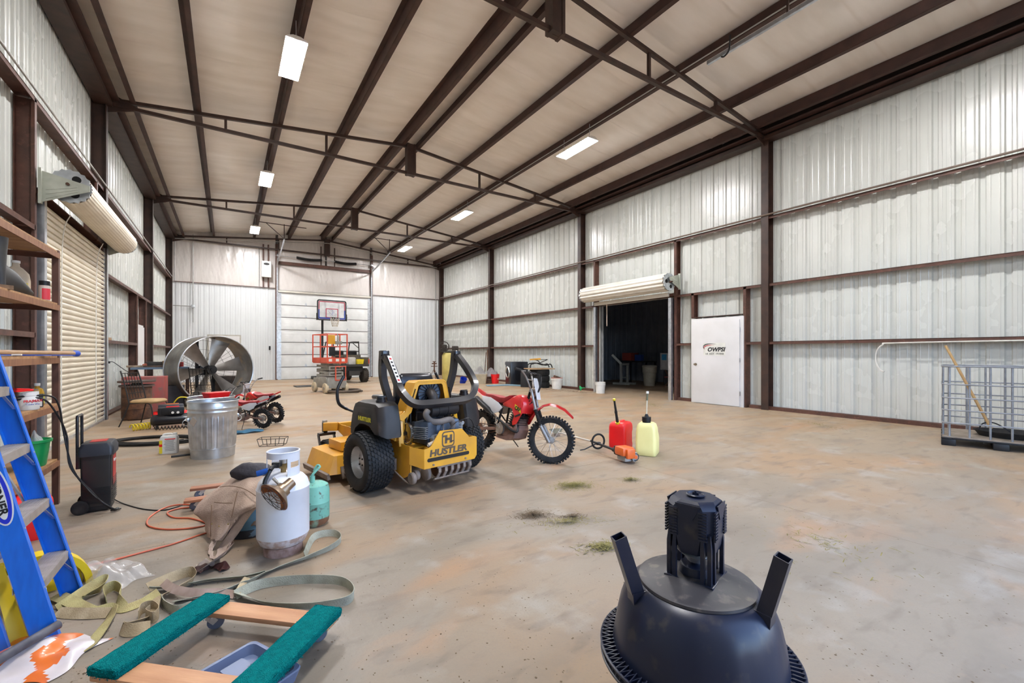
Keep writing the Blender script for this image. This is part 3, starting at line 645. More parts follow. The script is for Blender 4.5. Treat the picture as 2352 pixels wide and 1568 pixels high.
# radiator-like round fan housing standing up behind the seat
MB().cyl((0, -.14, .94), (0, -.20, .94), .145, n=30).build('blower_housing', M_GBLK, en)
MB().lathe([(.02, 0), (.10, -.005), (.14, .0), (.14, .02)], 26, T(0, -.205, .96) @ RX).build('blower_screen', M_ENG, en)
b = MB()
for k in range(18): a = 2*PI*k/18; b.bar((.05*math.cos(a), -.215, .96+.05*math.sin(a)), (.13*math.cos(a+.2), -.215, .96+.13*math.sin(a+.2)), .01, .008)
b.build('blower_rib', M_GBLK, en)
MB().tube(smooth_path([(0, -.22, .97), (0, -.27, .95), (.0, -.30, .88), (0, -.31, .82)], 4), .052, 16).build('inlet_elbow', M_TANK, en)
# yellow hoop frame around it
hf = MB()
out = [(-.40, .74), (-.30, .80), (-.185, 1.085), (-.15, 1.105), (.17, 1.105), (.205, 1.08), (.27, .80), (.34, .74)]
inn = [(-.33, .70), (-.23, .78), (-.145, 1.045), (-.13, 1.06), (.145, 1.06), (.16, 1.045), (.215, .78), (.28, .70)]
for y0, y1 in ((-.25, -.235),):
    hf.prism(out+inn[::-1], .015, T(0, -.22, 0) @ RX)
hf.loft([[(x, -.24, z), (x, -.05, z-.005), (x*1.0, -.05, z-.02), (x, -.24, z-.015)] for x, z in out[1:-1]], cap=True)
hp = hf.build('hood_frame', M_YEL, mo, ang=30)
for s_, x0 in ((-1, -.2), (1, .262)): MB().bar((x0-.045 if s_ < 0 else x0+.02, -.236, .86), (x0+.015 if s_ < 0 else x0-.02, -.236, 1.02), .022, .006).build('hood_slot', M_SLOT, hp)
MB().prism([(-.40, .50), (-.33, .50), (-.28, .62), (-.22, .78), (-.33, .80), (-.38, .70)], .012, T(0, -.18, 0) @ RX).build('hood_side', M_YEL, hp)
MB().box((0, -.155, .52), (.62, .02, .03)).build('cross_bar', M_YEL, hp)
# fuel tanks
for s_ in (-1, 1):
    def sec(x, k):
        return [(x, y, z) for y, z in k]
    o_ = [(-.52, .585), (-.50, .70), (-.44, .86), (-.36, .885), (.12, .885), (.22, .86), (.28, .76), (.33, .60), (.33, .52), (.24, .52), (.18, .60), (.05, .665), (-.1, .68), (-.25, .66), (-.40, .58)]
    m_ = [(y*.99, z+.004) for y, z in o_]
    a_ = [(-.54, .565), (-.53, .70), (-.48, .875), (-.38, .905), (.12, .905), (.24, .87), (.30, .76), (.35, .60), (.35, .50), (.24, .50), (.18, .59), (.05, .655), (-.1, .67), (-.25, .65), (-.42, .56)]
    X = [s_*v for v in (.40, .42, .56, .61, .63)]
    sq_ = lambda L_: [(-.345+(y+.54)*.78, z) for y, z in L_]
    o_, m_, a_ = sq_(o_), sq_(m_), sq_(a_)
    tk = MB().loft([sec(X[0], o_), sec(X[1], a_), sec(X[2], a_), sec(X[3], m_), sec(X[4], [(y*.93+.0, .70+(z-.70)*.82) for y, z in o_])])
    t_ = tk.build('fuel_tank', M_TANK, mo, ang=35)
    MB().cyl((s_*.52, -.15, .90), (s_*.52, -.15, .925), .055, n=20).cyl((s_*.52, -.15, .92), (s_*.52, -.15, .955), .048, n=14).box((s_*.52, -.15, .957), (.09, .016, .016)).build('fuel_cap', M_GBLK, t_)
    MB().prism(rrect(.30, .11, .04), .012, frame_M((s_*.629, .0, .735), (0, s_, 0), (0, 0, 1)) @ T(0, 0, -.008)).build('tank_badge_panel', M_TANK, t_)
    text('lettering', 'HUSTLER', .056, mat('yellow_decal', (.62, .55, .02), .5), t_, frame_M((s_*.6345, -.01, .728), (0, s_, 0), (0, 0, 1)), bold=.003, shear=.1, sx=1.2)
# seat
st = MB().loft([[(x*w_, y, z) for x, z in rrect(1, hh, .12, 4)] for w_, y, hh in ((.42, .02, .48), (.48, .06, .54), (.46, .14, .50), (.40, .18, .44))]); bmesh.ops.translate(st.b, verts=st.b.verts, vec=(0, 0, .90))
st.build('seat_back', M_GBLK, mo, ang=60)
MB().box((0, .36, .66), (.50, .46, .12), bev=.045).build('seat_cushion', M_GBLK, mo, ang=60)
MB().loft([[(-.30+dx, y, .90+dz) for dx, dz in rrect(.10*k, .07*k, .03*k, 3)] for y, k in ((.02, .6), (.08, 1), (.30, .95), (.42, .75), (.46, .4))]).build('arm_rest', M_GBLK, mo, ang=60)
MB().loft([[(.30+dx, y, .90+dz) for dx, dz in rrect(.10*k, .07*k, .03*k, 3)] for y, k in ((.02, .6), (.08, 1), (.30, .95), (.42, .75), (.46, .4))]).build('arm_rest', M_GBLK, mo, ang=60)
MB().box((0, .32, .56), (.40, .36, .1), bev=.01).build('seat_pedestal', M_BLACK, mo)
# roll bar: two uprights and the folded-down hoop
for s_ in (-1, 1):
    MB().tube(smooth_path([(s_*.33, -.02, .66), (s_*.34, -.02, .82), (s_*.425, -.03, 1.08), (s_*.45, -.04, 1.2), (s_*.455, -.06, 1.37)], 5), .032, 4, up=(0, 1, 0)).build('roll_bar_upright', M_GBLK, mo, ang=30)
    MB().box((s_*.455, -.08, 1.375), (.075, .10, .09), bev=.015).cyl((s_*.41, -.09, 1.38), (s_*.50, -.09, 1.38), .018, n=10).build('roll_bar_hinge', M_GBLK, mo)
hp = [(-.455, -.10, 1.37), (-.46, -.25, 1.24), (-.47, -.38, 1.09), (-.45, -.43, 1.01), (-.38, -.47, .92), (-.27, -.48, .888), (0, -.485, .885), (.25, -.48, .888), (.37, -.47, .92), (.455, -.43, 1.01), (.475, -.38, 1.09), (.465, -.25, 1.24), (.455, -.10, 1.37)]
MB().tube(smooth_path(hp, 4), .031, 4, up=(0, .75, -.66)).build('roll_bar_hoop', M_GBLK, mo, ang=30)
wlb = MB().box((0, 0, 0), (.34, .042, .002)).build('warning_label', M_WHITE, mo)
wlb.matrix_local = frame_M((-.463, -.275-.027, 1.215+.022), (-.03, -.65, -.756), (1, 0, 0))
for i in range(7): MB().box((-.13+.045*i, 0, .0015), (.022, .022, .002)).build('warning_mark', M_INKR if i in (0, 6) else M_INK, wlb)
# control levers
for s_ in (-1, 1):
    MB().tube(smooth_path([(s_*.40, .45, .66), (s_*.50, .50, .735), (s_*.575, .545, .778), (s_*.655, .55, .84), (s_*.675, .55, .95), (s_*.66, .55, 1.03), (s_*.60, .55, 1.14)], 5), [.012]*10+[.017]*20+[.016], 10).build('control_lever', M_GBLK, mo)
# underside at the rear: perforated muffler guard and small discs for exhaust and oil filter parts
mg = MB()
for k in range(6): mg.loft([[(-.105+.078*k, -.54, .262-.0), (-.075+.078*k, -.54, .262), (-.075+.078*k, -.535, .262), (-.105+.078*k, -.535, .262)], [(-.115+.078*k, -.56, .20), (-.085+.078*k, -.56, .20), (-.085+.078*k, -.55, .20), (-.115+.078*k, -.55, .20)], [(-.13+.078*k, -.53, .135), (-.10+.078*k, -.53, .135), (-.10+.078*k, -.52, .14), (-.13+.078*k, -.52, .14)]])
mg.box((.09, -.545, .255), (.43, .012, .025)).box((.07, -.52, .13), (.44, .04, .012), rot=(R(-30), 0, 0)).build('muffler_guard', M_DIRTM, mo)
MB().cyl((-.08, -.44, .20), (.28, -.44, .20), .07, n=18).build('muffler', M_RUST, mo)
for x, r_, z in ((-.345, .058, .165), (-.30, .05, .19), (-.185, .07, .185), (.335, .055, .18)): MB().lathe([(0, -.02), (r_*.8, -.024), (r_, -.015), (r_, .015), (r_*.8, .024), (0, .02)], 20, T(x, -.44, z) @ RY @ Matrix.Rotation(.9, 4, 'X') if 0 else T(x, -.44, z) @ Matrix.Rotation(R(70), 4, 'X') @ RY).build('underside_disc', M_DIRTM, mo)
MB().tube(smooth_path([(-.40, -.2, .2), (-.37, -.33, .13), (-.34, -.38, .10), (-.33, -.36, .16)], 4), .008, 6).build('tow_loop', M_DIRTM, mo)
# ------------------------------------------------------------------ dirt bikes
M_BRED = mat('red_bodywork', (.66, .018, .02), .3, 0, (.55, .015, .018), 4, coat=.3)
M_BSEAT = mat('dark_red_seat', (.36, .02, .03), .6, 0, (.28, .018, .022), 8)
M_BWHT = mat('white_bodywork', (.68, .69, .72), .4, 0, (.58, .58, .6), 4)
M_ALU = mat('dusty_aluminium', (.38, .38, .38), .45, .6, (.27, .23, .2), 9)
M_CLAY = mat('clay_covered_metal', (.24, .13, .10), .85, 0, (.15, .09, .07), 8)
def knobby(parent, Rr, wd, name='tyre'):
    q = Rr-.018; h = wd/2
    t = MB().lathe([(q-wd*.95, -h*.55), (q-wd*.5, -h*.85), (q-wd*.15, -h*.8), (q, -h*.35), (q, h*.35), (q-wd*.15, h*.8), (q-wd*.5, h*.85), (q-wd*.95, h*.55)], 48, RY).build(name, M_TYRE, parent)
    b = MB(); n = int(2*PI*Rr/.042)
    for i in range(n):
        a = 2*PI*i/n
        for c, tilt in (((-h*.55, 0), (h*.55, 0)) if i % 2 else ((0, 0), (-h*.85, 1), (h*.85, 1))):
            rr = q+.006-(.018 if tilt else 0); M = Matrix.Rotation(a, 4, 'X') @ T(c, 0, rr) @ Matrix.Rotation(-.5*(1 if c > 0 else -1)*tilt, 4, 'Y')
            g = bmesh.ops.create_cube(b.b, size=1)['verts']; bmesh.ops.transform(b.b, matrix=M @ Matrix.Diagonal((wd*.26, .022, .026, 1)), verts=g)
    b.build('tread_knob', M_TYRE, t, smooth=False); return t
def spoke_wheel(root, loc, Rr, wd, rim_r, hub_r=.045, n=32, wd_h=.06, disc=True, name='front'):
    t = knobby(root, Rr, wd, name+'_tyre'); t.location = loc
    MB().lathe([(rim_r-.012, -.014), (rim_r+.004, -.02), (rim_r+.012, -.018), (rim_r+.008, 0), (rim_r+.012, .018), (rim_r+.004, .02), (rim_r-.012, .014), (rim_r-.016, 0), (rim_r-.012, -.014)], 48, RY).build('wheel_rim', M_ALU, t)
    MB().lathe([(0, -wd_h), (.012, -wd_h), (.014, -.035), (hub_r, -.03), (hub_r, .03), (.014, .035), (.012, wd_h), (0, wd_h)], 20, RY).build('hub', M_ALU, t)
    b = MB()
    for i in range(n):
        a = 2*PI*i/n; s_ = 1 if i % 2 else -1; a2 = a+(.5 if (i//2) % 2 else -.5)
        b.tube([(s_*.028, hub_r*math.cos(a2), hub_r*math.sin(a2)), (0, rim_r*math.cos(a), rim_r*math.sin(a))], .0018, 4)
    b.build('spoke', M_CHROME, t); return t
def bike(name, label, O, rz, k=1., lean=0, steer=0, mud=False, side=1, group=None):
    # local: +y forward, wheels on z=0.  k scales the frame
    t = thing(name, label, 'dirt bike', O, rz, group, rot=(0, lean, rz)); wb_ = 1.26*k
    fy, ry = wb_*.55, -wb_*.45
    f_r, r_r = .305*k, .285*k
    # steering assembly: an own local frame turned about the head
    def st(p):           # rotate about the steering axis (approximately vertical through the head)
        x, y, z = p; c_, s__ = math.cos(steer), math.sin(steer); hy = .34*k
        return (x*c_-(y-hy)*s__, hy+x*s__+(y-hy)*c_, z)
    S = lambda *ps: [st((p[0]*k, p[1]*k, p[2]*k)) for p in ps]
    w_ = spoke_wheel(t, st((0, fy, f_r)), f_r, .075*k, .235*k, name='front', wd_h=.07*k); w_.rotation_euler = (0, 0, steer)
    spoke_wheel(t, (0, ry, r_r), r_r, .10*k, .20*k, name='rear', wd_h=.08*k)
    for s_ in (-1, 1):
        fk = MB().tube(S((s_*.085, .555, .48), (s_*.085, .685, .28)), .024*k, 12).build('fork_leg', M_ALU, t); MB().tube(S((s_*.085, .395, .92), (s_*.085, .48, .66)), .018*k, 12).build('fork_tube', M_ALU, fk)
        b = MB()
        for i in range(11): a = .0+i/10; b.torus(S((s_*.085, .48+.075*a, .66-.18*a))[0], .022*k, .006*k, 12, 5)
        b.tube(S((s_*.085, .475, .67), (s_*.085, .56, .47)), .022*k, 10).build('fork_boot', M_RUBBER, fk)
    MB().tube(S((-.10, .395, .90), (.10, .395, .90)), .022*k, 6).tube(S((-.10, .475, .67), (.10, .475, .67)), .022*k, 6).build('triple_clamp', M_ALU, t)
    MB().prism([(-.10, -.13), (.10, -.13), (.115, .10), (.08, .15), (-.08, .15), (-.115, .10)], .012, frame_M(Vector(st((0, .465*k, .92*k))), (math.cos(steer), math.sin(steer), 0), (0, -.3, .95)) @ Matrix.Scale(k, 4)).build('number_plate', M_BWHT, t)
    hb = MB().tube(smooth_path(S((-.36, .25, 1.15), (-.27, .29, 1.14), (-.17, .34, 1.06), (-.08, .385, .93), (.08, .385, .93), (.17, .34, 1.06), (.27, .29, 1.14), (.36, .25, 1.15)), 4), .011*k, 8).tube(S((-.155, .35, 1.04), (.155, .35, 1.04)), .008*k, 8).build('handlebar', M_ALU, t)
    for s_ in (-1, 1):
        MB().tube(S((s_*.26, .295, 1.14), (s_*.38, .24, 1.155)), .018*k, 10).build('hand_grip', M_RUBBER, hb)
        MB().tube(smooth_path(S((s_*.24, .31, 1.14), (s_*.27, .35, 1.14), (s_*.38, .32, 1.13)), 3), .006*k, 6).build('lever', M_ALU, hb)
    b = MB()
    for x in (-.03, .0, .04): b.tube(smooth_path(S((x*5, .32, 1.1), (x*4, .46, 1.12), (x, .49, .95), (x, .40, .74), (x, .30, .68)), 4), .005*k, 6)
    b.build('control_cable', M_BLACK, t)
    # front mudguard
    fp = [(.02, .60, .0), (.2, .62, .035), (.42, .655, .045), (.60, .64, .045), (.80, .59, .05), (.98, .50, .04), (1.02, .47, .02)]
    ys = [.40, .47, .55, .64, .74, .84, .91, .95]; zs = [.55, .665, .735, .765, .755, .715, .66, .625]; ws = [.04, .055, .065, .075, .08, .075, .06, .03]
    def fg(u, v):
        i = min(len(ys)-2, int(u*(len(ys)-1))); f_ = u*(len(ys)-1)-i; L_ = lambda q: q[i]+(q[i+1]-q[i])*f_
        x = (v*2-1)*L_(ws); return st((x*k*1.0, L_(ys)*k, (L_(zs)-.03*(v*2-1)**2)*k))
    mb = MB().grid(fg, 28, 8); r_ = bmesh.ops.solidify(mb.b, geom=mb.b.faces[:], thickness=.005)
    mb.build('front_mudguard', M_BRED, t, ang=50)
    # frame, engine, swing arm
    MB().tube([(0, .385*k, .91*k), (0, .30*k, .60*k), (0, .24*k, .36*k)], .018*k, 8).tube([(0, .38*k, .76*k), (0, -.05*k, .66*k), (0, -.45*k, .72*k)], .016*k, 8).tube([(.06*k, -.08*k, .64*k), (.08*k, -.14*k, .35*k)], .016*k, 8).tube([(-.06*k, -.08*k, .64*k), (-.08*k, -.14*k, .35*k)], .016*k, 8).tube([(.07*k, -.50*k, .70*k), (.08*k, -.16*k, .45*k)], .010*k, 8).tube([(-.07*k, -.50*k, .70*k), (-.08*k, -.16*k, .45*k)], .010*k, 8).build('frame', M_BLACK, t)
    e = MB().box((0, .05*k, .33*k), (.20*k, .34*k, .17*k), bev=.04*k).box((0, .20*k, .46*k), (.13*k, .16*k, .17*k), rot=(R(-20), 0, 0), bev=.015).build('engine', M_ALU if not mud else M_CLAY, t)
    MB().cyl((-.13*k, -.02*k, .36*k), (.13*k, -.02*k, .36*k), .075*k, n=22).build('crankcase_cover', M_ALU, e)
    b = MB()
    for i in range(7): b.box((0, (.17+.012*i)*k, (.42+.028*i)*k), (.17*k, .19*k, .008*k), rot=(R(-20), 0, 0))
    b.build('cooling_fin', M_BLACK, e)['kind'] = 'stuff'
    MB().prism([(.27, .46), (.30, .38), (.26, .27), (.12, .225), (-.10, .235), (-.1, .27), (.1, .27), (.2, .33)], .22*k, Matrix(((0, 0, 1, -.11*k), (k, 0, 0, 0), (0, k, 0, 0), (0, 0, 0, 1)))).build('skid_plate', M_CLAY, t, smooth=False)
    for s_ in (-1, 1): MB().bar((s_*.075*k, -.12*k, .35*k), (s_*.075*k, ry-.03, r_r), .025*k, .045*k, bev=.005).build('swing_arm', M_CLAY if mud else M_ALU, t)
    MB().cyl((.05*k, ry, r_r), (.06*k, ry, r_r), .085*k, n=26).build('sprocket', M_RUST, t)
    MB().tube([(.055*k, ry, r_r+.08*k), (.055*k, -.1*k, .38*k)], .006*k, 5).tube([(.055*k, ry, r_r-.08*k), (.055*k, -.1*k, .32*k)], .006*k, 5).build('drive_chain', M_RUST, t)
    MB().tube(smooth_path([(.06*k, .27*k, .44*k), (.10*k, .30*k, .36*k), (.13*k, .20*k, .38*k), (.13*k, 0, .46*k), (.13*k, -.2*k, .53*k)], 5), .017*k, 10).build('exhaust_pipe', M_BLACK, t)
    MB().tube(smooth_path([(.13*k, -.18*k, .52*k), (.12*k, -.35*k, .60*k), (.11*k, -.55*k, .68*k), (.10*k, -.66*k, .72*k)], 4), [.025*k]*3+[.042*k]*9+[.03*k], 14).build('exhaust_silencer', M_BLACK, t)
    # bodywork
    def shell(nm, pts, w0, w1, m_, bev_=.02, off=0, par=t):
        n_ = len(pts); cy = sum(p[0] for p in pts)/n_; cz = sum(p[1] for p in pts)/n_
        def rg(x, q): return [(x*k, (cy+(p[0]-cy)*q)*k, (cz+(p[1]-cz)*q)*k) for p in pts]
        return MB().loft([rg(off-w1/2, .80), rg(off-w1/2+.012, .93), rg(off-w0/2, 1), rg(off+w0/2, 1), rg(off+w1/2-.012, .93), rg(off+w1/2, .80)]).build(nm, m_, par, ang=42)
    tk = shell('fuel_tank', [(.36, .80), (.40, .72), (.36, .60), (.28, .60), (.14, .645), (-.02, .66), (-.05, .69), (.06, .745), (.16, .80), (.27, .835)], .14, .23, M_BRED)
    for s_ in (-1, 1):
        sh = MB().prism([(.36, .74), (.39, .60), (.30, .46), (.235, .435), (.215, .47), (.25, .56), (.20, .62), (.22, .70)], .008*k, Matrix(((0, 0, 1, s_*.118*k-.004), (k, 0, 0, 0), (0, k, 0, 0), (0, 0, 0, 1)))).build('tank_shroud', M_BRED, t)
        MB().prism([(.36, .655), (.37, .60), (.245, .67), (.25, .71)], .004, Matrix(((0, 0, 1, s_*.124*k-.002), (k, 0, 0, 0), (0, k, 0, 0), (0, 0, 0, 1)))).build('yellow_graphic', mat('yellow_decal2', (.75, .62, .02), .5), sh)
        MB().prism([(.36, .60), (.365, .575), (.27, .54), (.26, .56)], .004, Matrix(((0, 0, 1, s_*.124*k-.002), (k, 0, 0, 0), (0, k, 0, 0), (0, 0, 0, 1)))).build('black_graphic', M_INK, sh)
        MB().prism([(-.02, .64), (-.10, .57), (-.26, .53), (-.40, .60), (-.50, .735), (-.48, .765), (-.30, .755), (-.12, .70)], .012*k, Matrix(((0, 0, 1, s_*.11*k-.006), (k, 0, 0, 0), (0, k, 0, 0), (0, 0, 0, 1))), bev=.004).build('side_panel', M_BWHT, t)
    text('lettering', 'CRF', .065*k, M_INK, t, frame_M((.128*k, .305*k, .655*k), (0, 1, -.22), (0, .22, 1)), bold=.002, shear=.2, sx=1)
    text('lettering', 'CRF', .065*k, M_INK, t, frame_M((-.128*k, .305*k, .655*k), (0, -1, .22), (0, .22, 1)), bold=.002, shear=.2, sx=1)
    shell('seat', [(.12, .775), (.02, .705), (-.12, .69), (-.46, .755), (-.48, .80), (-.30, .795), (-.10, .77), (.02, .775), (.14, .82)], .12, .20, M_BSEAT)
    ys2 = [-.30, -.45, -.58, -.70, -.80]; zs2 = [.745, .765, .80, .845, .875]; ws2 = [.07, .075, .08, .065, .03]
    def rgd(u, v):
        i = min(3, int(u*4)); f_ = u*4-i; L_ = lambda q: q[i]+(q[i+1]-q[i])*f_
        return ((v*2-1)*L_(ws2)*k, L_(ys2)*k, (L_(zs2)-.025*(v*2-1)**2)*k)
    mb = MB().grid(rgd, 16, 8); bmesh.ops.solidify(mb.b, geom=mb.b.faces[:], thickness=.005); mb.build('rear_mudguard', M_BRED, t, ang=50)
    MB().tube([(-.09*k, -.10*k, .30*k), (-.43*k, -.24*k, .075*k)] if side < 0 else [(.09*k, -.05*k, .30*k), (.26*k, -.02*k, .012)], .008*k, 6).build('kick_stand', M_BLACK, t)
    MB().tube(smooth_path([(.12*k, -.02*k, .36*k), (.16*k, -.06*k, .42*k), (.15*k, -.09*k, .52*k), (.21*k, -.07*k, .55*k)], 4), .008*k, 6).build('kick_starter', M_CHROME, t)
    return t

def bike_at(name, label, front, rz, steer, k, lean, side, group=None, mud=True):
    # front wheel contact given; solve the root
    hy = .34*k; fy = 1.26*k*.55; lx = -(fy-hy)*math.sin(steer); ly = hy+(fy-hy)*math.cos(steer)
    ex = (math.cos(rz), math.sin(rz)); ey = (-math.sin(rz), math.cos(rz))
    return bike(name, label, (front[0]-lx*ex[0]-ly*ey[0], front[1]-lx*ex[1]-ly*ey[1], .012), rz, k, lean, steer, mud, side, group)
bike_at('dirt_bike', 'red and white dirt bike on its kickstand beside the yellow mower', (3.40, 4.37), R(187), .6, 1.0, R(-7), -1)
a_ = G(602, 985); b_ = G(632, 972)
for p, rz, k, l in ((a_, R(53), .64, 'small red and white dirt bike nearest the galvanised bin'), (b_, R(36), .72, 'small red dirt bike with raised handlebar behind the other small bike')):
    ey = (-math.sin(rz), math.cos(rz)); fr = (p[0]+ey[0]*1.26*k*1.0, p[1]+ey[1]*1.26*k*1.0)
    bike_at('dirt_bike', l, fr, rz, .15, k, R(-6), -1)
# ------------------------------------------------------------------ game feeder (inverted black poly barrel)
M_POLY = mat('sky_tinted_black_poly', (.008, .012, .032), .34, 0, (.012, .016, .034), 3, col3=(.035, .032, .04), s3=16, spec=.4)  # black plastic; the bluish sheen of reflected sky is put into its base colour
M_TUBE = mat('navy_painted_tube', (.008, .011, .030), .35, 0, (.03, .03, .04), 6)
M_ZINC = mat('zinc_plate', (.62, .64, .66), .3, .8)
fc = (1.385, .94)
fe = thing('game_feeder', 'upside-down black plastic barrel feeder with motor housing and square steel leg stubs', 'feeder', (fc[0], fc[1], 0), R(-72)); fe.scale = (.94, .94, 1)
pf_ = [(.275, 0), (.282, .02), (.285, .28), (.29, .325), (.318, .33), (.326, .338), (.326, .352), (.318, .358), (.304, .36), (.302, .375), (.292, .44), (.278, .50), (.262, .54), (.240, .568), (.215, .585), (.200, .592)]
def wob(b):
    for v in b.b.verts:
        a = math.atan2(v.co.y, v.co.x); r_ = math.hypot(v.co.x, v.co.y)
        if .39 < v.co.z < .53:
            q = 1-.012*max(0, math.cos(9*a))**3*(1 if abs(((a+PI) % (2*PI))-PI) > .0 else 0)
            v.co.x *= q; v.co.y *= q
    return b
wob(MB().lathe(pf_, 96)).build('barrel', M_POLY, fe)
MB().lathe([(.203, .585), (.207, .592), (.205, .600), (.196, .603), (.190, .603), (.12, .622), (.085, .628), (0, .628)], 72).build('lid', mat('dusty_poly_lid', (.026, .025, .030), .45, 0, (.05, .046, .05), 5, col3=(.11, .095, .085), s3=20, spec=.4), fe)
b = MB()
for i in range(90):
    a = 2*PI*i/90; a2 = a+2*PI/180
    b.bar((.292*math.cos(a), .292*math.sin(a), .352), (.345*math.cos(a2), .345*math.sin(a2), .345), .004, .04); b.bar((.292*math.cos(a+2*PI/90), .292*math.sin(a+2*PI/90), .345), (.345*math.cos(a2), .345*math.sin(a2), .345), .004, .04)
b.build('flange_rib', M_POLY, fe)
MB().torus((0, 0, .358), .346, .006, 90, 6).torus((0, 0, .33), .346, .005, 90, 6).build('flange_lip', M_POLY, fe)
rz0 = R(72)
for (wa, tilt) in ((R(156), .38), (R(280), .30), (R(38), .3)):
    a = wa+rz0; dx, dy = math.cos(a), math.sin(a)
    p0 = Vector((dx*.228, dy*.228, .515)); p1 = Vector((dx*.234, dy*.234, .585)); p2 = Vector((dx*(.23+.2*tilt), dy*(.23+.2*tilt), .77))
    def hollow(p, q, w_, th, nm):
        x = (q-p).normalized(); y = Vector((-dy, dx, 0)); z = x.cross(y)
        o_ = [(1, 1), (1, -1), (-1, -1), (-1, 1)]
        rg = lambda c, k: [c+y*(k*a_)+z*(k*b_) for a_, b_ in o_]
        h = w_/2; return MB().loft([rg(q-(q-p)*.6, h-th), rg(q, h-th), rg(q, h), rg(p, h)], cap=True).build(nm, M_TUBE, fe, ang=20)
    hollow(p0, p1, .055, .004, 'leg_socket'); hollow(p1-Vector((0, 0, .02)), p2, .046, .0035, 'leg_stub')
# motor housing: own local orientation so its square corners fall as in the photo
hm = R(16)+rz0; HM = Matrix.Rotation(hm, 4, 'Z')
def octo(w_, c, z): h = w_/2; return [(h-c, -h, z), (h, -h+c, z), (h, h-c, z), (h-c, h, z), (-h+c, h, z), (-h, h-c, z), (-h, -h+c, z), (-h+c, -h, z)]
b = MB().loft([octo(.145, .045, .712), octo(.160, .045, .735), octo(.172, .038, .80), (octo(.172, .034, .87)), octo(.160, .040, .886), octo(.142, .042, .894)]); bmesh.ops.transform(b.b, matrix=HM, verts=b.b.verts)
mh = b.build('motor_housing', M_POLY, fe, ang=25)
b = MB().lathe([(.0, .894), (.030, .895), (.034, .900), (.030, .903), (.026, .898), (.0, .898)], 30).box((0, 0, .902), (.022, .006, .008)).cyl((0, 0, .897), (0, 0, .912), .005, n=8); b.build('top_cap_ring', M_POLY, mh)
b = MB()
for s1, s2 in ((1, 1), (1, -1), (-1, 1), (-1, -1)):
    for e in (-.018, .018):
        b.box((s1*.072+(-s1*e if s1*s2 > 0 else 0)*0, s2*.072, .675), (.030, .030, .110))
b = MB()
for s1, s2 in ((1, 1), (1, -1), (-1, 1), (-1, -1)):
    l = MB()
    for dx_, dy_ in ((-.022*s1, .006*s2), (.0, 0), (.006*s1, -.022*s2)):
        l.loft([[(s1*.072+dx_+q*.007, s2*.072+dy_+r_*.007, z) for q, r_ in ((1, 1), (-1, 1), (-1, -1), (1, -1))] for z in (.612, .745)]+[[(s1*.070+dx_+q*.004, s2*.070+dy_+r_*.004, .79) for q, r_ in ((1, 1), (-1, 1), (-1, -1), (1, -1))]])
    bmesh.ops.transform(l.b, matrix=HM, verts=l.b.verts); l.build('housing_leg', M_POLY, fe, ang=25)
for s1 in (-1, 1):
    for s2 in (-1, 1):
        l = MB()
        for k in range(10): l.box((s1*.088, s2*.052, .775+.010*k), (.006, .030, .006)); l.box((s2*.052, s1*.088, .775+.010*k), (.030, .006, .006))
        bmesh.ops.transform(l.b, matrix=HM, verts=l.b.verts); l.build('grip_ridge', M_POLY, mh)['kind'] = 'stuff'
l = MB()
for q in range(4):
    M = Matrix.Rotation(q*PI/2, 4, 'Z'); k0 = len(l.b.verts)
    l.prism([(-.045, .885), (.045, .885), (.018, .835), (-.018, .835)], .004, M @ frame_M((0, -.0875, 0), (1, 0, 0), (0, 0, 1)))
bmesh.ops.transform(l.b, matrix=HM, verts=l.b.verts); l.build('housing_facet', M_POLY, mh)['kind'] = 'stuff'
l = MB().box((0, 0, .617), (.175, .175, .022), bev=.004).lathe([(.0, .66), (.055, .655), (.06, .63), (.06, .625)], 24).lathe([(.02, .64), (.02, .70)], 16); bmesh.ops.transform(l.b, matrix=HM, verts=l.b.verts); l.build('mounting_base', M_POLY, fe, ang=30)
MB().lathe([(0, .0), (.058, .0), (.060, .004), (.0, .004)], 32, T(-.012, -.0, .696) @ Matrix.Rotation(R(12), 4, 'Y')).build('spinner_plate', M_ZINC, fe)
MB().lathe([(0, .668), (.03, .668), (.042, .690), (.0, .692)], 24).cyl((0, 0, .70), (0, 0, .725), .008, n=10).build('spinner_funnel', M_ZINC, fe)
# ------------------------------------------------------------------ furniture dollies
M_CARPET = mat('teal_carpet', (.0, .27, .27), .95, 0, (.0, .20, .21), 60, bump=1.0, bscale=220, spec=.1)
M_OAK = mat('pale_hardwood', (.56, .30, .155), .55, 0, (.45, .22, .11), 2.2, sx=(1.2, 8, 8), bump=.08)
M_CAST = mat('grey_caster_rubber', (.14, .16, .22), .5)
def caster(root, x, y, ztop, a, r_=.038):
    c = MB().box((x, y, ztop-.004), (.07, .07, .006)).bar((x-.012*math.cos(a)-.016*math.sin(a), y-.012*math.sin(a)+.016*math.cos(a), ztop-.01), (x+.02*math.cos(a)-.016*math.sin(a), y+.02*math.sin(a)+.016*math.cos(a), r_), .004, .03).bar((x-.012*math.cos(a)+.016*math.sin(a), y-.012*math.sin(a)-.016*math.cos(a), ztop-.01), (x+.02*math.cos(a)+.016*math.sin(a), y+.02*math.sin(a)-.016*math.cos(a), r_), .004, .03).cyl((x, y, ztop-.03), (x, y, ztop-.005), .02, n=12).build('caster', M_GALV, root)
    wx, wy = x+.02*math.cos(a), y+.02*math.sin(a)
    M = T(wx, wy, r_) @ Matrix.Rotation(a, 4, 'Z') @ RX
    MB().lathe([(0, -.013), (r_-.012, -.013), (r_-.002, -.010), (r_, -.006), (r_, .006), (r_-.002, .010), (r_-.012, .013), (0, .013)], 24, M).build('caster_wheel', M_CAST, c)
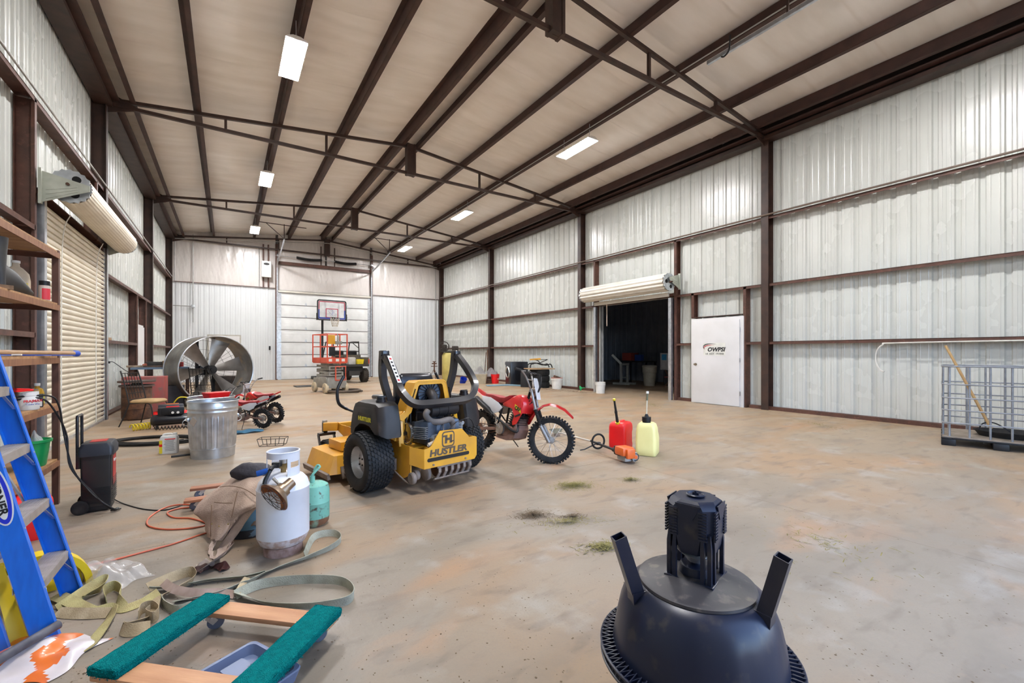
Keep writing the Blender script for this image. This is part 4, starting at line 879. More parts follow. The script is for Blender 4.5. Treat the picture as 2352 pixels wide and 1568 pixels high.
def dolly(label, loc, rz, L_=.80, W_=.56, carpet=True, wood=None):
    t = thing('furniture_dolly', label, 'dolly', (loc[0], loc[1], 0), rz)
    for s_ in (-1, 1):
        if carpet:
            b = MB().box((s_*(L_/2-.07), 0, .122), (.145, W_, .038), bev=.012)
            bmesh.ops.subdivide_edges(b.b, edges=b.b.edges[:], cuts=5, use_grid_fill=True)
            rn = random.Random(3+s_)
            for v in b.b.verts: v.co += Vector((rn.uniform(-1, 1), rn.uniform(-1, 1), rn.uniform(-1, 1)))*.0022
            b.build('carpeted_end_board', M_CARPET, t)
            f = MB(); rn = random.Random(9+s_)       # frayed carpet pile along the lower edges
            for i in range(900):
                y = rn.uniform(-W_/2, W_/2); e = rn.choice((-1, 1)); x = s_*(L_/2-.07)+e*.0725
                if rn.random() < .25: x = s_*(L_/2-.07)+rn.uniform(-.07, .07); y = rn.choice((-1, 1))*W_/2
                p = Vector((x, y, .122+rn.uniform(-.02, .018))); q = p+Vector((e*rn.uniform(0, .006), rn.uniform(-.003, .003), rn.uniform(-.010, -.002)))
                w_ = Vector((rn.uniform(-.0015, .0015), .0015, 0)); f.b.faces.new([f.b.verts.new(v) for v in (p-w_, p+w_, q)])
            f.build('carpet_pile', M_CARPET, t, smooth=False)['kind'] = 'stuff'
        for yy in (-1, 1): caster(t, s_*(L_/2-.10), yy*(W_/2-.075), .084, R(40) if carpet else R(200))
    for yy in (-1, 1): MB().box((0, yy*(W_/2-.055), .094), (L_-.02, .105, .024), bev=.005).build('wooden_rail', wood or M_OAK, t)
    return t
dolly('furniture dolly with two teal carpeted boards in the foreground', (.0, 2.335), R(-43), .775)
dolly('bare wooden furniture dolly half hidden under the tan overalls', (.03, 4.97), R(-3), .70, .5, False, mat('reddish_wood', (.40, .17, .09), .6, 0, (.28, .11, .06), 3, sx=(1, 8, 8)))
# blue-grey tray under the teal dolly
M_TRAY = mat('blue_grey_plastic', (.17, .22, .36), .45, 0, (.14, .18, .3), 4)
ty = thing('plastic_tray', 'blue-grey moulded plastic tray on the floor under the teal dolly', 'tray', (-.04, 2.10, 0), R(28))
o_ = rrect(.52, .36, .03, 3)
b = MB().loft([[(x*1.0, y*1.0, .05) for x, y in o_], [(x*.985, y*.98, .055) for x, y in o_], [(x*.93, y*.90, .055) for x, y in o_], [(x*.90, y*.86, .012) for x, y in o_]], cap=False)
b.loft([[(x, y, .05) for x, y in o_], [(x*.94, y*.92, .0) for x, y in o_]], cap=False); b.box((0, 0, .008), (.47, .31, .008)); b.build('tray_shell', M_TRAY, ty)
MB().loft([[(x*.2+.12, y*.4+.05, .012) for x, y in o_], [(x*.18+.12, y*.36+.05, .045) for x, y in o_]]).build('tray_divider', M_TRAY, ty)
MB().box((-.1, -.05, .016), (.18, .16, .004)).build('tray_floor_panel', mat('grey_panel', (.33, .33, .36), .5), ty)
# ------------------------------------------------------------------ stepladder
M_BLUE = mat('blue_fibreglass', (.003, .145, .66), .38, 0, (.003, .12, .57), 40, coat=.15, sx=(1, 1, .2))
M_TREAD = mat('worn_aluminium_tread', (.47, .43, .39), .45, .55, (.36, .32, .28), 14, sx=(.3, 1, 1))
la = thing('stepladder', 'tall blue fibreglass stepladder with aluminium steps at the left edge', 'ladder', (-.70, 3.24, 0), 0)
k_ = .232       # lean of the front rails towards -x per metre of height
def railpt(z, y): return Vector((-.02-k_*z, y, z))
for s_ in (-1, 1):
    y0 = s_*.235; z1 = 2.3; tp = s_*.035
    def sec(z):
        y = y0-tp*z; x = -.02-k_*z
        return [(x+.03, y, z), (x+.03, y-s_*.03, z), (x+.024, y-s_*.03, z), (x+.024, y-s_*.006, z), (x-.058, y-s_*.006, z), (x-.058, y-s_*.03, z), (x-.064, y-s_*.03, z), (x-.064, y, z)]
    rl = MB().loft([sec(.0), sec(z1)]).build('front_rail', M_BLUE, la, ang=20)
    for i in range(7): 
        z = .255+.3*i; y = y0-tp*z; x = -.02-k_*z
        MB().cyl((x+.033, y-s_*.016, z), (x+.028, y-s_*.016, z), .005, n=8).build('rivet', M_GALV, rl)
    def sec2(z):
        y = (y0-s_*.004)-tp*z; x = -.02-k_*z-.17
        return [(x+.03, y, z), (x+.03, y-s_*.025, z), (x+.024, y-s_*.025, z), (x+.024, y-s_*.006, z), (x-.028, y-s_*.006, z), (x-.028, y-s_*.025, z), (x-.034, y-s_*.025, z), (x-.034, y, z)]
    MB().loft([sec2(0), sec2(z1)]).build('rear_rail', M_BLUE, la, ang=20)
for i in range(7):
    z = .28+.312*i; x = -.02-k_*z; hw = .235-.035*z
    b = MB().box((x-.02, 0, z), (.098, hw*2-.012, .004)).box((x+.028, 0, z-.022), (.004, hw*2-.012, .044)).box((x-.068, 0, z-.015), (.004, hw*2-.012, .03))
    for q in range(9): b.box((x+.020-.010*q, 0, z+.0028), (.005, hw*2-.02, .0025))
    s1 = b.build('step', M_TREAD, la, smooth=False)
    for s_ in (-1, 1): MB().bar((x+.01, s_*(hw*.55), z-.02), (x+.02+k_*.1, s_*(hw-.01), z-.12), .016, .004).build('step_brace', M_GALV, s1)
for i in range(5):
    z = .35+.40*i; hw = .225-.035*z; x = -.02-k_*z-.17
    MB().bar((x, -hw, z), (x, hw, z), .03, .02).build('rear_cross_bar', M_GALV, la)
MB().bar((-.21, .19, .55), (-.33, .19, .85), .02, .006).build('spreader', M_GALV, la)
MB().bar((-.21, -.19, .55), (-.33, -.19, .85), .02, .006).build('spreader', M_GALV, la)
# oval maker's badge on the near rail's outer face
yb2 = -.235-.002+.035*.72
LB = frame_M((-.02-k_*.73-.02, yb2+.0, .73), (k_*-1, .035, 1), (-1, 0, -k_)) 
LB = frame_M((-.205, -.2112, .735), (.23, -.03, -1), (1, 0, .23))
def oval(a, c_, z): return [(a*math.cos(2*PI*i/40), c_*math.sin(2*PI*i/40)) for i in range(40)]
bd = MB().prism(oval(.155, .044, 0), .001, LB).build('oval_badge', M_WHITE, la, smooth=False)
MB().prism(oval(.147, .038, 0), .001, LB @ T(0, 0, .0006)).build('badge_field', mat('royal_blue_ink', (.01, .03, .55), .4), bd, smooth=False)
MB().prism(oval(.125, .024, 0), .001, LB @ T(0, 0, .0012)).build('badge_white', M_WHITE, bd, smooth=False)
text('lettering', 'WERNER', .044, M_INK, bd, LB @ T(0, 0, .0022), bold=.0015, sx=1.15)
text('lettering', '105LL', .02, M_INK, la, frame_M((-.18, .2215, .40), (-.2, 0, 1), (-1, 0, -.2)))
# ------------------------------------------------------------------ white propane cylinder with heater
M_TANKW = mat('white_tank_paint', (.72, .74, .80), .38, 0, (.62, .63, .68), 3, coat=.2)
M_RUSTW = mat('rust_blotched_white', (.66, .61, .63), .55, 0, (.46, .33, .28), 22, lo=.42, hi=.58)
pt = thing('propane_cylinder', 'white propane cylinder with a copper-faced heater clipped to its valve', 'cylinder', (.33, 3.47, 0), R(-20))
MB().lathe([(.0, .045), (.10, .05), (.145, .075), (.163, .115), (.168, .13)], 48).build('tank_bottom', M_RUSTW, pt)
MB().lathe([(.168, .13), (.168, .445), (.1695, .448), (.1695, .456), (.166, .46), (.155, .50), (.13, .53), (.09, .548), (.04, .555), (.0, .556)], 48).build('tank_body', M_TANKW, pt)
MB().lathe([(.118, .0), (.118, .06), (.124, .06), (.124, .0), (.118, 0)], 40).build('foot_ring', mat('rusty_white_ring', (.42, .30, .28), .7, 0, (.22, .13, .1), 18), pt)
b = MB()
def collar(a0, a1, z0, z1): 
    n = max(2, int(abs(a1-a0)/.12)); 
    b.loft([[(.100*math.cos(a0+(a1-a0)*i/n), .100*math.sin(a0+(a1-a0)*i/n), z0), (.100*math.cos(a0+(a1-a0)*i/n), .100*math.sin(a0+(a1-a0)*i/n), z1), (.105*math.cos(a0+(a1-a0)*i/n), .105*math.sin(a0+(a1-a0)*i/n), z1), (.105*math.cos(a0+(a1-a0)*i/n), .105*math.sin(a0+(a1-a0)*i/n), z0)] for i in range(n+1)])
collar(R(-150), R(200), .665, .705); collar(R(-62), R(-50), .53, .67); collar(R(-50), R(-5), .53, .60); collar(R(-5), R(12), .53, .67); collar(R(-50), R(-5), .64, .67); collar(R(100), R(150), .53, .67); collar(R(196), R(206), .53, .705)
b.torus((0, 0, .705), .1025, .006, 40, 6, a0=R(-150), a1=R(200)); b.build('guard_collar', M_TANKW, pt)
MB().cyl((0, 0, .55), (0, 0, .62), .018, n=12).box((0, 0, .60), (.05, .035, .035), bev=.006).build('valve', mat('brass', (.45, .33, .15), .35, .9), pt)
MB().cyl((0, 0, .62), (0, 0, .65), .028, n=10).build('valve_knob', M_GALV, pt)
ht = thing('tank_top_heater', 'copper and brass radiant heater dish clamped to the white propane cylinder', 'heater', (.33, 3.47, 0), R(-20))
HA = R(20)     # undo the cylinder's turn so directions below are world directions
W = lambda x, y, z: Vector((x*math.cos(HA)-y*math.sin(HA), x*math.sin(HA)+y*math.cos(HA), z))
MB().tube([W(-.02, -.02, .615), W(-.07, -.06, .615), W(-.09, -.10, .60)], .014, 10).box(W(-.05, -.04, .62), (.05, .03, .04), bev=.006).tube([W(-.09, -.10, .60), W(-.12, -.12, .545), W(-.125, -.125, .52)], .013, 8).build('regulator', M_BLACK, ht)
MB().tube([W(-.10, -.09, .60), W(-.165, -.075, .585)], .02, 10).build('clear_blue_knob', mat('translucent_blue', (.02, .12, .5), .2, trans=.4), ht)
MB().tube([W(-.075, -.135, .555), W(-.03, -.17, .505)], .010, 10).build('gas_tube', M_CHROME, ht)
ax = W(-.74, -.42, -.46).normalized(); c0 = W(-.045, -.185, .462)
zq = ax; xq = zq.orthogonal().normalized(); yq = zq.cross(xq); HMx = Matrix((xq, yq, zq)).transposed().to_4x4(); HMx.translation = c0
M_BRONZE = mat('bronze_dish', (.36, .27, .18), .35, .8, (.25, .17, .11), 8)
M_COPPER = mat('copper_metal', (.42, .17, .07), .3, .85, (.25, .08, .03), 12)  # plain copper colour of the heater face, no emission
MB().lathe([(0, -.11), (.034, -.11), (.036, -.07), (.036, -.05), (.05, -.045), (.052, -.015), (.065, -.005), (.108, .030), (.112, .038)], 40, HMx).build('dish_back', M_BRONZE, ht)
MB().lathe([(.111, .038), (.100, .028), (.05, .005), (.0, .0)], 40, HMx).build('dish_face', M_COPPER, ht)
b = MB()
for r_ in (.025, .045, .065): b.torus((0, 0, .012+r_*.25), r_, .002, 28, 5)
bmesh.ops.transform(b.b, matrix=HMx, verts=b.b.verts); b.build('burner_ring', M_COPPER, ht)
b = MB()
for r_ in (.06, .098): b.torus((0, 0, .062 if r_ < .09 else .05), r_, .0016, 30, 5)
for i in range(8): a = 2*PI*i/8; b.tube([(.098*math.cos(a), .098*math.sin(a), .038), (.098*math.cos(a), .098*math.sin(a), .05), (.06*math.cos(a), .06*math.sin(a), .062), (0, 0, .066)], .0014, 4)
bmesh.ops.transform(b.b, matrix=HMx, verts=b.b.verts); b.build('wire_guard', mat('dark_wire', (.06, .05, .05), .4, .7), ht)
# green cylinder
gt = thing('refrigerant_cylinder', 'small mint green rusty-bottomed cylinder behind the white tank', 'cylinder', (.60, 3.86, 0), 0)
M_MINT = mat('mint_green_paint', (.20, .50, .40), .5, 0, (.15, .40, .32), 5, col3=(.10, .06, .04), s3=26)
MB().lathe([(0, .0), (.07, .0), (.10, .03), (.106, .07)], 32).build('rusty_bottom', mat('rusty_mint', (.24, .35, .25), .75, 0, (.22, .10, .05), 14, lo=.42, hi=.55), gt)
MB().lathe([(.106, .07), (.106, .185), (.108, .19), (.106, .195), (.106, .28), (.095, .325), (.06, .345), (.02, .352), (.0, .352)], 32).build('shell', M_MINT, gt)
MB().tube(smooth_path([(-.02, 0, .34), (-.03, -.02, .40), (-.0, -.02, .44), (.03, -.01, .465), (.015, .01, .475), (-.01, .01, .43)], 4), .010, 8).cyl((-.025, -.01, .35), (-.025, -.01, .40), .02, n=10).build('valve_handle', M_MINT, gt)
# blue cylinder under the overalls
bt = thing('blue_tank', 'light blue round tank with black foot ring beneath the tan overalls', 'tank', (.15, 3.98, 0), 0)
MB().lathe([(.135, .05), (.14, .08), (.14, .20), (.11, .24), (.04, .255), (0, .255)], 36).build('shell', mat('sky_blue_paint', (.14, .33, .52), .45, 0, (.1, .25, .42), 8), bt)
MB().lathe([(.125, 0), (.15, .0), (.155, .03), (.145, .055), (.13, .06), (.125, 0)], 36).build('foot_ring', mat('worn_black_ring', (.03, .035, .05), .5, 0, (.12, .2, .3), 20, lo=.55, hi=.6), bt)
# tan overalls draped over it
M_DUCK = mat('tan_duck_canvas', (.50, .38, .31), .92, 0, (.38, .28, .22), 7, bump=.35, bscale=120)
def cloth(name, parent, m, ctrl, nu=40, nv=26, th=.006, wr_=.006, seed=1):
    rn = random.Random(seed); ph = [rn.uniform(0, 6) for _ in range(6)]
    K = [[Vector(p) for p in row] for row in ctrl]; ru = len(K)-1; rv = len(K[0])-1
    def cr(a, b_, c_, d_, t): return .5*((2*b_)+(c_-a)*t+(2*a-5*b_+4*c_-d_)*t*t+(3*b_-a-3*c_+d_)*t**3)
    def f(u, v):
        i = min(ru-1, int(u*ru)); t = u*ru-i; j = min(rv-1, int(v*rv)); q = v*rv-j
        rr = []
        for ii in (i-1, i, i+1, i+2):
            row = K[max(0, min(ru, ii))]; g = [row[max(0, min(rv, jj))] for jj in (j-1, j, j+1, j+2)]; rr.append(cr(*g, q))
        p = cr(*rr, t)
        d = wr_*(math.sin(u*21+v*5+ph[0])+.7*math.sin(v*27-u*6+ph[1])+.5*math.sin(u*44+v*30+ph[2]))
        return p+Vector((d*.5, -d*.7, d*.6))
    b = MB().grid(f, nu, nv); bmesh.ops.recalc_face_normals(b.b, faces=b.b.faces); bmesh.ops.solidify(b.b, geom=b.b.faces[:], thickness=th)
    for v in b.b.verts: v.co.z = max(v.co.z, .004)
    return b.build(name, m, parent, ang=80)
ov = thing('work_overalls', 'tan canvas bib overalls draped over the blue tank and dolly', 'overalls', (0, 0, 0), 0)
def PP(px, py, d):     # point seen at a pixel at camera depth d (layout reading)
    u = (px-1176)/1004*d; return Vector((d*S_+u*C_, d*C_-u*S_, 1.4-(py-809)/1004*d))
rows = [[PP(515, 1110, 3.66), PP(555, 1078, 3.60), PP(590, 1070, 3.55), PP(625, 1080, 3.50)],
        [PP(478, 1135, 3.56), PP(520, 1122, 3.38), PP(572, 1115, 3.28), PP(615, 1125, 3.26)],
        [PP(446, 1172, 3.44), PP(500, 1165, 3.24), PP(556, 1163, 3.13), PP(605, 1160, 3.15)],
        [PP(468, 1205, 3.32), PP(503, 1205, 3.16), PP(535, 1198, 3.12), PP(552, 1178, 3.14)],
        [PP(478, 1237, 3.22), PP(494, 1239, 3.10), PP(512, 1237, 3.09), PP(526, 1214, 3.12)]]
bib = cloth('bib_front', ov, M_DUCK, rows, 60, 44, seed=2, wr_=.011)
M_SEAM = mat('dark_seam_thread', (.16, .09, .05), .8)
for sm_ in ([PP(505, 1118, 3.36), PP(530, 1116, 3.31), PP(560, 1122, 3.22), PP(590, 1140, 3.14)], [PP(492, 1153, 3.24), PP(512, 1155, 3.20), PP(534, 1155, 3.16)], [PP(545, 1130, 3.22), PP(538, 1160, 3.14), PP(532, 1188, 3.10)], [PP(486, 1160, 3.24), PP(484, 1200, 3.15), PP(484, 1232, 3.13)]):
    MB().tube(smooth_path(sm_, 5), .0025, 5).build('seam', M_SEAM, ov)
rows = [[PP(545, 1185, 3.15), PP(572, 1166, 3.15), PP(603, 1150, 3.16)], [PP(530, 1218, 3.13), PP(548, 1203, 3.13), PP(575, 1184, 3.14)], [PP(507, 1252, 3.13), PP(522, 1250, 3.12), PP(538, 1235, 3.14)],
        [PP(500, 1262, 3.08), PP(515, 1272, 3.02), PP(524, 1260, 3.05)], [PP(487, 1293, 2.92), PP(492, 1290, 2.92), PP(500, 1285, 2.94)]]
cloth('shoulder_strap', ov, M_DUCK, rows, 34, 8, seed=4)
rows = [[PP(487, 1238, 3.16), PP(499, 1238, 3.15)], [PP(478, 1262, 3.05), PP(489, 1265, 3.04)], [PP(483, 1282, 2.96), PP(493, 1285, 2.95)]]
cloth('shoulder_strap', ov, M_DUCK, rows, 20, 4, seed=5)
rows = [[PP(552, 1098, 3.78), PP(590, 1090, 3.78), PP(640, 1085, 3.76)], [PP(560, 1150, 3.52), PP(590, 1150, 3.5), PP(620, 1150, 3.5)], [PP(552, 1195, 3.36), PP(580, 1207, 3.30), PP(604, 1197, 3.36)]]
cloth('crumpled_leg', ov, mat('shaded_duck_canvas', (.34, .27, .23), .92, 0, (.26, .2, .17), 6, bump=.3, bscale=100), rows, 26, 20, wr_=.012, seed=6)  # darker copy of the canvas, with shade put into its colour
for p in ((486, 1203, 3.19), (503, 1208, 3.11), (524, 1203, 3.09)): MB().ball(PP(*p), .006, 10).build('brass_button', mat('brass', (.45, .33, .15), .35, .9), ov)
MB().loft([[PP(x, y, d-.01) for x, y, d in r_] for r_ in (((488, 1150, 3.42), (535, 1152, 3.36), (535, 1156, 3.35), (488, 1154, 3.41)), ((487, 1195, 3.25), (520, 1196, 3.22), (520, 1199, 3.21), (487, 1198, 3.24)))]).build('bib_pocket', M_DUCK, ov)
bk = thing('folded_black_cap', 'dark charcoal crumpled cloth folded on top of the tan overalls', 'cloth', (0, 0, 0), 0)
b = MB()
sec_ = []
for i in range(9):
    t = i/8; cpt = PP(534+104*t, 1086-8*math.sin(PI*t)+8*t, 3.44+.04*t); r_ = .078*(math.sin(PI*min(.97, max(.05, t)))**.45); k = .9+.1*math.sin(t*9)
    ring = []
    for j in range(16):
        a = 2*PI*j/16; rr = r_*(1+.10*math.sin(3*a+t*7)+.06*math.sin(5*a-t*5))
        ring.append(cpt+Vector((math.sin(R(33))*math.cos(a)*rr*.95, math.cos(R(33))*math.cos(a)*rr*.95, math.sin(a)*rr*k)))
    sec_.append(ring)
b.loft(sec_).build('folded_cloth', mat('charcoal_cloth', (.035, .033, .042), .8, 0, (.055, .05, .055), 8, bump=.4, bscale=30), bk, ang=80)
# brown leather glove pieces
for i, (px, py, m_, l) in enumerate(((472, 1301, (.60, .50, .44), 'cream leather glove cuff on the floor below the overall straps'), (462, 1312, (.085, .03, .025), 'dark brown leather scrap left of the cream glove cuff'), (508, 1307, (.10, .03, .025), 'dark brown leather scrap right of the cream glove cuff'))):
    p = G(px, py); o = MB(); rn = random.Random(i)
    n = 12; o.grid(lambda u, v: (-.05+.1*u, -.035+.07*v+.01*math.sin(u*5+i), .012+.03*math.sin(PI*u)*math.sin(PI*v)+.012*math.sin(u*9+i*2)*math.sin(v*6)), 12, 8)
    bmesh.ops.solidify(o.b, geom=o.b.faces[:], thickness=.004)
    for v in o.b.verts: v.co.z = max(v.co.z, .002)
    q = o.build('leather_scrap', mat('leather%d' % i, m_, .6, 0, tuple(c*.7 for c in m_), 20), None, ang=70, loc=(p.x, p.y, 0), rot=(0, 0, i*1.1)); tag(q, l, 'leather', 'leather scraps on the floor')
# ------------------------------------------------------------------ straps, hoses, cords
M_STRAPG = mat('grey_green_webbing', (.42, .43, .35), .85, 0, (.31, .31, .24), 14, bump=.3, bscale=160)
M_STRAPY = mat('olive_yellow_webbing', (.44, .39, .17), .85, 0, (.33, .27, .12), 12, bump=.3, bscale=160)
M_STRAPT = mat('tan_webbing', (.48, .38, .24), .85, 0, (.34, .26, .15), 12, bump=.3, bscale=160)
def ribbon(pts, w_, m, parent, name='strap', flat=0., z0=0., close=False):
    # pts: (px, py[, z, tilt]); tilt 0 = standing on edge, 1 = lying flat
    P = []; tl = []
    for p in pts:
        g = G(p[0], p[1]); P.append(Vector((g.x, g.y, (p[2] if len(p) > 2 else 0)))); tl.append(p[3] if len(p) > 3 else flat)
    n = 7; Q = smooth_path(P, n, close); b = MB(); L_ = []
    for i, q in enumerate(Q):
        k = min(len(P)-1, i/n); i0 = int(k); i1 = (i0+1) % len(P) if close else min(len(P)-1, i0+1); t = tl[i0]+(tl[i1]-tl[i0])*(k-i0)
        a = Q[(i+1) % len(Q)] if (close or i+1 < len(Q)) else q; c = Q[i-1] if (close or i) else q; d = (a-c); d.z = 0
        d = d.normalized() if d.length > 1e-6 else Vector((1, 0, 0)); s_ = Vector((-d.y, d.x, 0))
        th = t*PI/2; u = (Vector((0, 0, 1))*math.cos(th)+s_*math.sin(th))*w_/2; base = q+Vector((0, 0, math.cos(th)*w_/2+.003+z0)); nn = u.cross(d).normalized()*.0015
        L_.append([base-u-nn, base+u-nn, base+u+nn, base-u+nn])
    if close: L_.append(L_[0])
    b.loft(L_, cap=not close); bmesh.ops.remove_doubles(b.b, verts=b.b.verts, dist=1e-5)
    return b.build(name, m, parent, ang=60)
s1 = thing('tow_strap', 'long grey-green recovery strap looping round the white cylinder and out to the right', 'strap', (0, 0, 0))
ribbon([(700, 1283, 0, .2), (722, 1240, 0, .3), (765, 1232, 0, .1), (783, 1245, 0, 0), (760, 1265, 0, .2), (700, 1288, 0, .5), (620, 1315, 0, .7), (575, 1345, 0, .3), (560, 1352, 0, .2), (500, 1370, 0, .5), (400, 1385, 0, .8)], .05, M_STRAPG, s1)
ribbon([(610, 1322, .01, .6), (560, 1330, 0, .6), (480, 1338, 0, .6), (400, 1352, 0, .7), (345, 1362, .01, .5)], .05, M_STRAPG, s1)
s2 = thing('tow_strap', 'grey strap standing on edge in an oval loop behind the teal dolly', 'strap', (0, 0, 0))
ribbon([(540, 1375, 0, .5), (600, 1352, 0, .1), (690, 1342, 0, 0), (780, 1345, 0, 0), (812, 1368, 0, 0), (795, 1392, 0, .1), (720, 1402, 0, .3), (640, 1400, 0, .4), (590, 1388, 0, .5), (545, 1372, .012, .7)], .055, M_STRAPG, s2)
ribbon([(545, 1372, .02, .9), (562, 1350, .03, .6), (568, 1338, .02, .7)], .035, M_STRAPT, s2, 'end_loop')
s3 = thing('tow_strap', 'olive-yellow lifting strap tangled beside the foot of the stepladder', 'strap', (0, 0, 0))
ribbon([(130, 1402, .0, .8), (160, 1390, .0, .5), (205, 1365, .01, .4), (240, 1350, .02, .3), (232, 1362, 0, .3), (190, 1378, .01, .8)], .06, M_STRAPY, s3)
ribbon([(128, 1375, .01, .8), (165, 1395, .02, .8), (210, 1412, .01, .8), (250, 1408, .0, .5), (257, 1418, 0, .5), (230, 1455, 0, .8), (205, 1485, 0, .9), (185, 1497, 0, .95)], .06, M_STRAPY, s3)
ribbon([(130, 1412, .0, .7), (180, 1418, 0, .5), (250, 1415, 0, .6)], .055, M_STRAPT, s3)
s4 = thing('tow_strap', 'tan and olive webbing strap coiled on the floor left of the teal dolly', 'strap', (0, 0, 0))
ribbon([(245, 1395, 0, .1), (240, 1370, 0, .1), (262, 1358, 0, 0), (278, 1368, 0, 0), (270, 1390, 0, .2), (285, 1402, 0, .8), (330, 1385, 0, .85), (365, 1370, .01, .7)], .06, M_STRAPY, s4)
ribbon([(340, 1365, .02, .6), (375, 1350, .02, .5), (430, 1325, .0, .1), (445, 1328, .0, .1), (440, 1345, 0, .3), (390, 1368, .01, .7), (360, 1385, .01, .7), (345, 1420, 0, .7), (310, 1445, .0, .4), (280, 1455, 0, .2), (300, 1460, 0, .3), (345, 1448, 0, .6)], .06, M_STRAPT, s4)
ribbon([(375, 1355, .03, .6), (400, 1372, .03, .5), (450, 1378, .02, .4), (500, 1372, .01, .5), (540, 1372, .0, .6)], .045, mat('pinkish_webbing', (.42, .31, .26), .85, 0, (.3, .21, .17), 12), s4)
ribbon([(370, 1385, 0, .0), (378, 1400, 0, .0), (405, 1412, 0, .0), (440, 1402, 0, .2)], .05, M_STRAPG, s4)
ribbon([(318, 1430, 0, 0), (325, 1412, 0, 0), (350, 1405, 0, 0), (365, 1418, 0, 0), (352, 1432, 0, 0), (335, 1425, 0, 0), (345, 1415, 0, 0)], .06, M_STRAPT, s4)
M_AIR = mat('orange_red_air_hose', (.62, .13, .06), .45)
def cord(name, label, cat, pts, r_, m, closed=False, group=None, n=6):
    P = [Vector((*G(p[0], p[1])[:2], (p[2] if len(p) > 2 else 0)+r_)) for p in pts]
    t = MB().tube(smooth_path(P, n, closed), r_, 8, closed=closed).build(name, m, None); return tag(t, label, cat, group)
cord('air_hose', 'orange-red air hose curling across the concrete left of the overalls', 'hose', [(480, 1168), (430, 1160), (385, 1165), (345, 1188), (340, 1208), (380, 1217), (440, 1214), (475, 1205), (440, 1192), (400, 1190), (385, 1178), (420, 1168), (470, 1168), (540, 1190), (530, 1215), (475, 1225), (400, 1250), (320, 1272), (260, 1288), (190, 1305), (120, 1330)], .0065, M_AIR)
# ------------------------------------------------------------------ plastic bags near the ladder
M_FILM = mat('clear_film', (.80, .77, .74), .2, trans=.0, alpha=.40, bump=.4, bscale=25, coat=.5)
def crumple(name, label, cat, px, py, sx_, sy_, h, m, rz, seed, cols=None, parent=None):
    g = G(px, py); rn = random.Random(seed); ph = [rn.uniform(0, 6) for _ in range(8)]
    def f(u, v):
        e = (math.sin(PI*u)*math.sin(PI*v))**.5
        z = h*e*(.45+.55*abs(math.sin(u*5+ph[0])*math.sin(v*4+ph[1]))+.25*math.sin(u*17+v*6+ph[2])*.5+.2*math.sin(v*19-u*8+ph[3])*.5)
        return ((u-.5)*sx_*(1+.10*math.sin(v*7+ph[4])), (v-.5)*sy_*(1+.12*math.sin(u*9+ph[5])), max(.004, z))
    b = MB().grid(f, 34, 24)
    ms = [m]+(cols or [])
    if cols:
        for fc_ in b.b.faces:
            c = fc_.calc_center_median(); fc_.material_index = 1 if (math.sin(c.x*26+c.y*15+ph[6])+.6*math.sin(c.x*9-c.y*31+ph[7]) > .25) else 0
    o = b.build(name, ms, parent, ang=25, loc=(g.x, g.y, 0), rot=(0, 0, rz))
    if label: tag(o, label, cat)
    return o
crumple('clear_plastic_bag', 'clear crumpled plastic bag on the floor right of the stepladder', 'bag', 255, 1318, .52, .24, .09, M_FILM, R(-58), 4)
crumple('shopping_bag', 'orange and white plastic bag crumpled at the stepladder foot', 'bag', 72, 1512, .46, .32, .05, mat('white_film', (.72, .66, .68), .3, coat=.4), R(-35), 9, [mat('orange_film', (.78, .17, .02), .3, coat=.4)])
p = G(55, 1512); o = MB().tube([(-.18, -.06, .065), (.13, .02, .075)], .021, 16).build('black_pipe', mat('scuffed_black_pipe', (.05, .05, .065), .5, 0, (.12, .12, .14), 12), None, loc=(p.x, p.y, 0), rot=(0, 0, R(38))); tag(o, 'scuffed black pipe lying across the orange and white bag', 'pipe')
# yellow moulded stand and red can behind the ladder
M_YPL = mat('bright_yellow_plastic', (.78, .56, .01), .4, 0, (.66, .46, .01), 5)
yw = thing('yellow_work_stand', 'bright yellow moulded plastic stand with a blue sticker behind the stepladder', 'stand', (-.93, 3.60, 0), R(20))
b = MB(); pr = arc((0, 0), .24, R(-5), R(175), 16)
b.loft([[(x, y0, z) for x, z in pr]+[(x*.86, y0, z*.86) for x, z in pr[::-1]] for y0 in (-.05, .05)]); b.build('arched_shell', M_YPL, yw, ang=30)
MB().prism([(0, 0), (.20, 0), (.19, .12), (.13, .18), (.03, .2)], .02, T(0, .02, 0) @ RX).box((.04, 0, .06), (.10, .09, .03), bev=.01).build('web_panel', M_YPL, yw)
MB().prism(rrect(.085, .05, .012), .003, T(.115, -.003, .115) @ RX).build('blue_sticker', mat('blue_sticker', (.01, .10, .42), .4), yw, smooth=False)
MB().loft([[(x, y, 0) for x, y in ((-.13, -.50), (-.07, -.50), (-.07, -.47), (-.13, -.47))], [(x, y, .34) for x, y in ((-.18, -.36), (-.14, -.36), (-.14, -.33), (-.18, -.33))]]).build('side_leg', M_YPL, yw)
MB().bar((-.16, -.34, .33), (-.1, -.05, .22), .05, .03).bar((-.30, -.30, .02), (-.24, .0, .22), .06, .03).build('side_arm', M_YPL, yw)
for x in (-.02, .02): MB().cyl((x, -.01, .07), (x, -.0, .07), .012, n=10).build('bolt', M_GALV, yw)
rc = thing('red_fuel_can', 'red plastic fuel can standing behind the stepladder under the shelf', 'can', (-1.28, 4.75, 0), R(15))
MB().loft([[(x*k, y*k, z) for x, y in rrect(.30, .22, .05)] for z, k in ((0, .94), (.02, 1), (.26, 1), (.31, .85), (.33, .5))]).build('body', M_RED, rc, ang=50)
MB().cyl((.06, 0, .32), (.06, 0, .38), .03, n=14).build('cap', M_BLACK, rc)
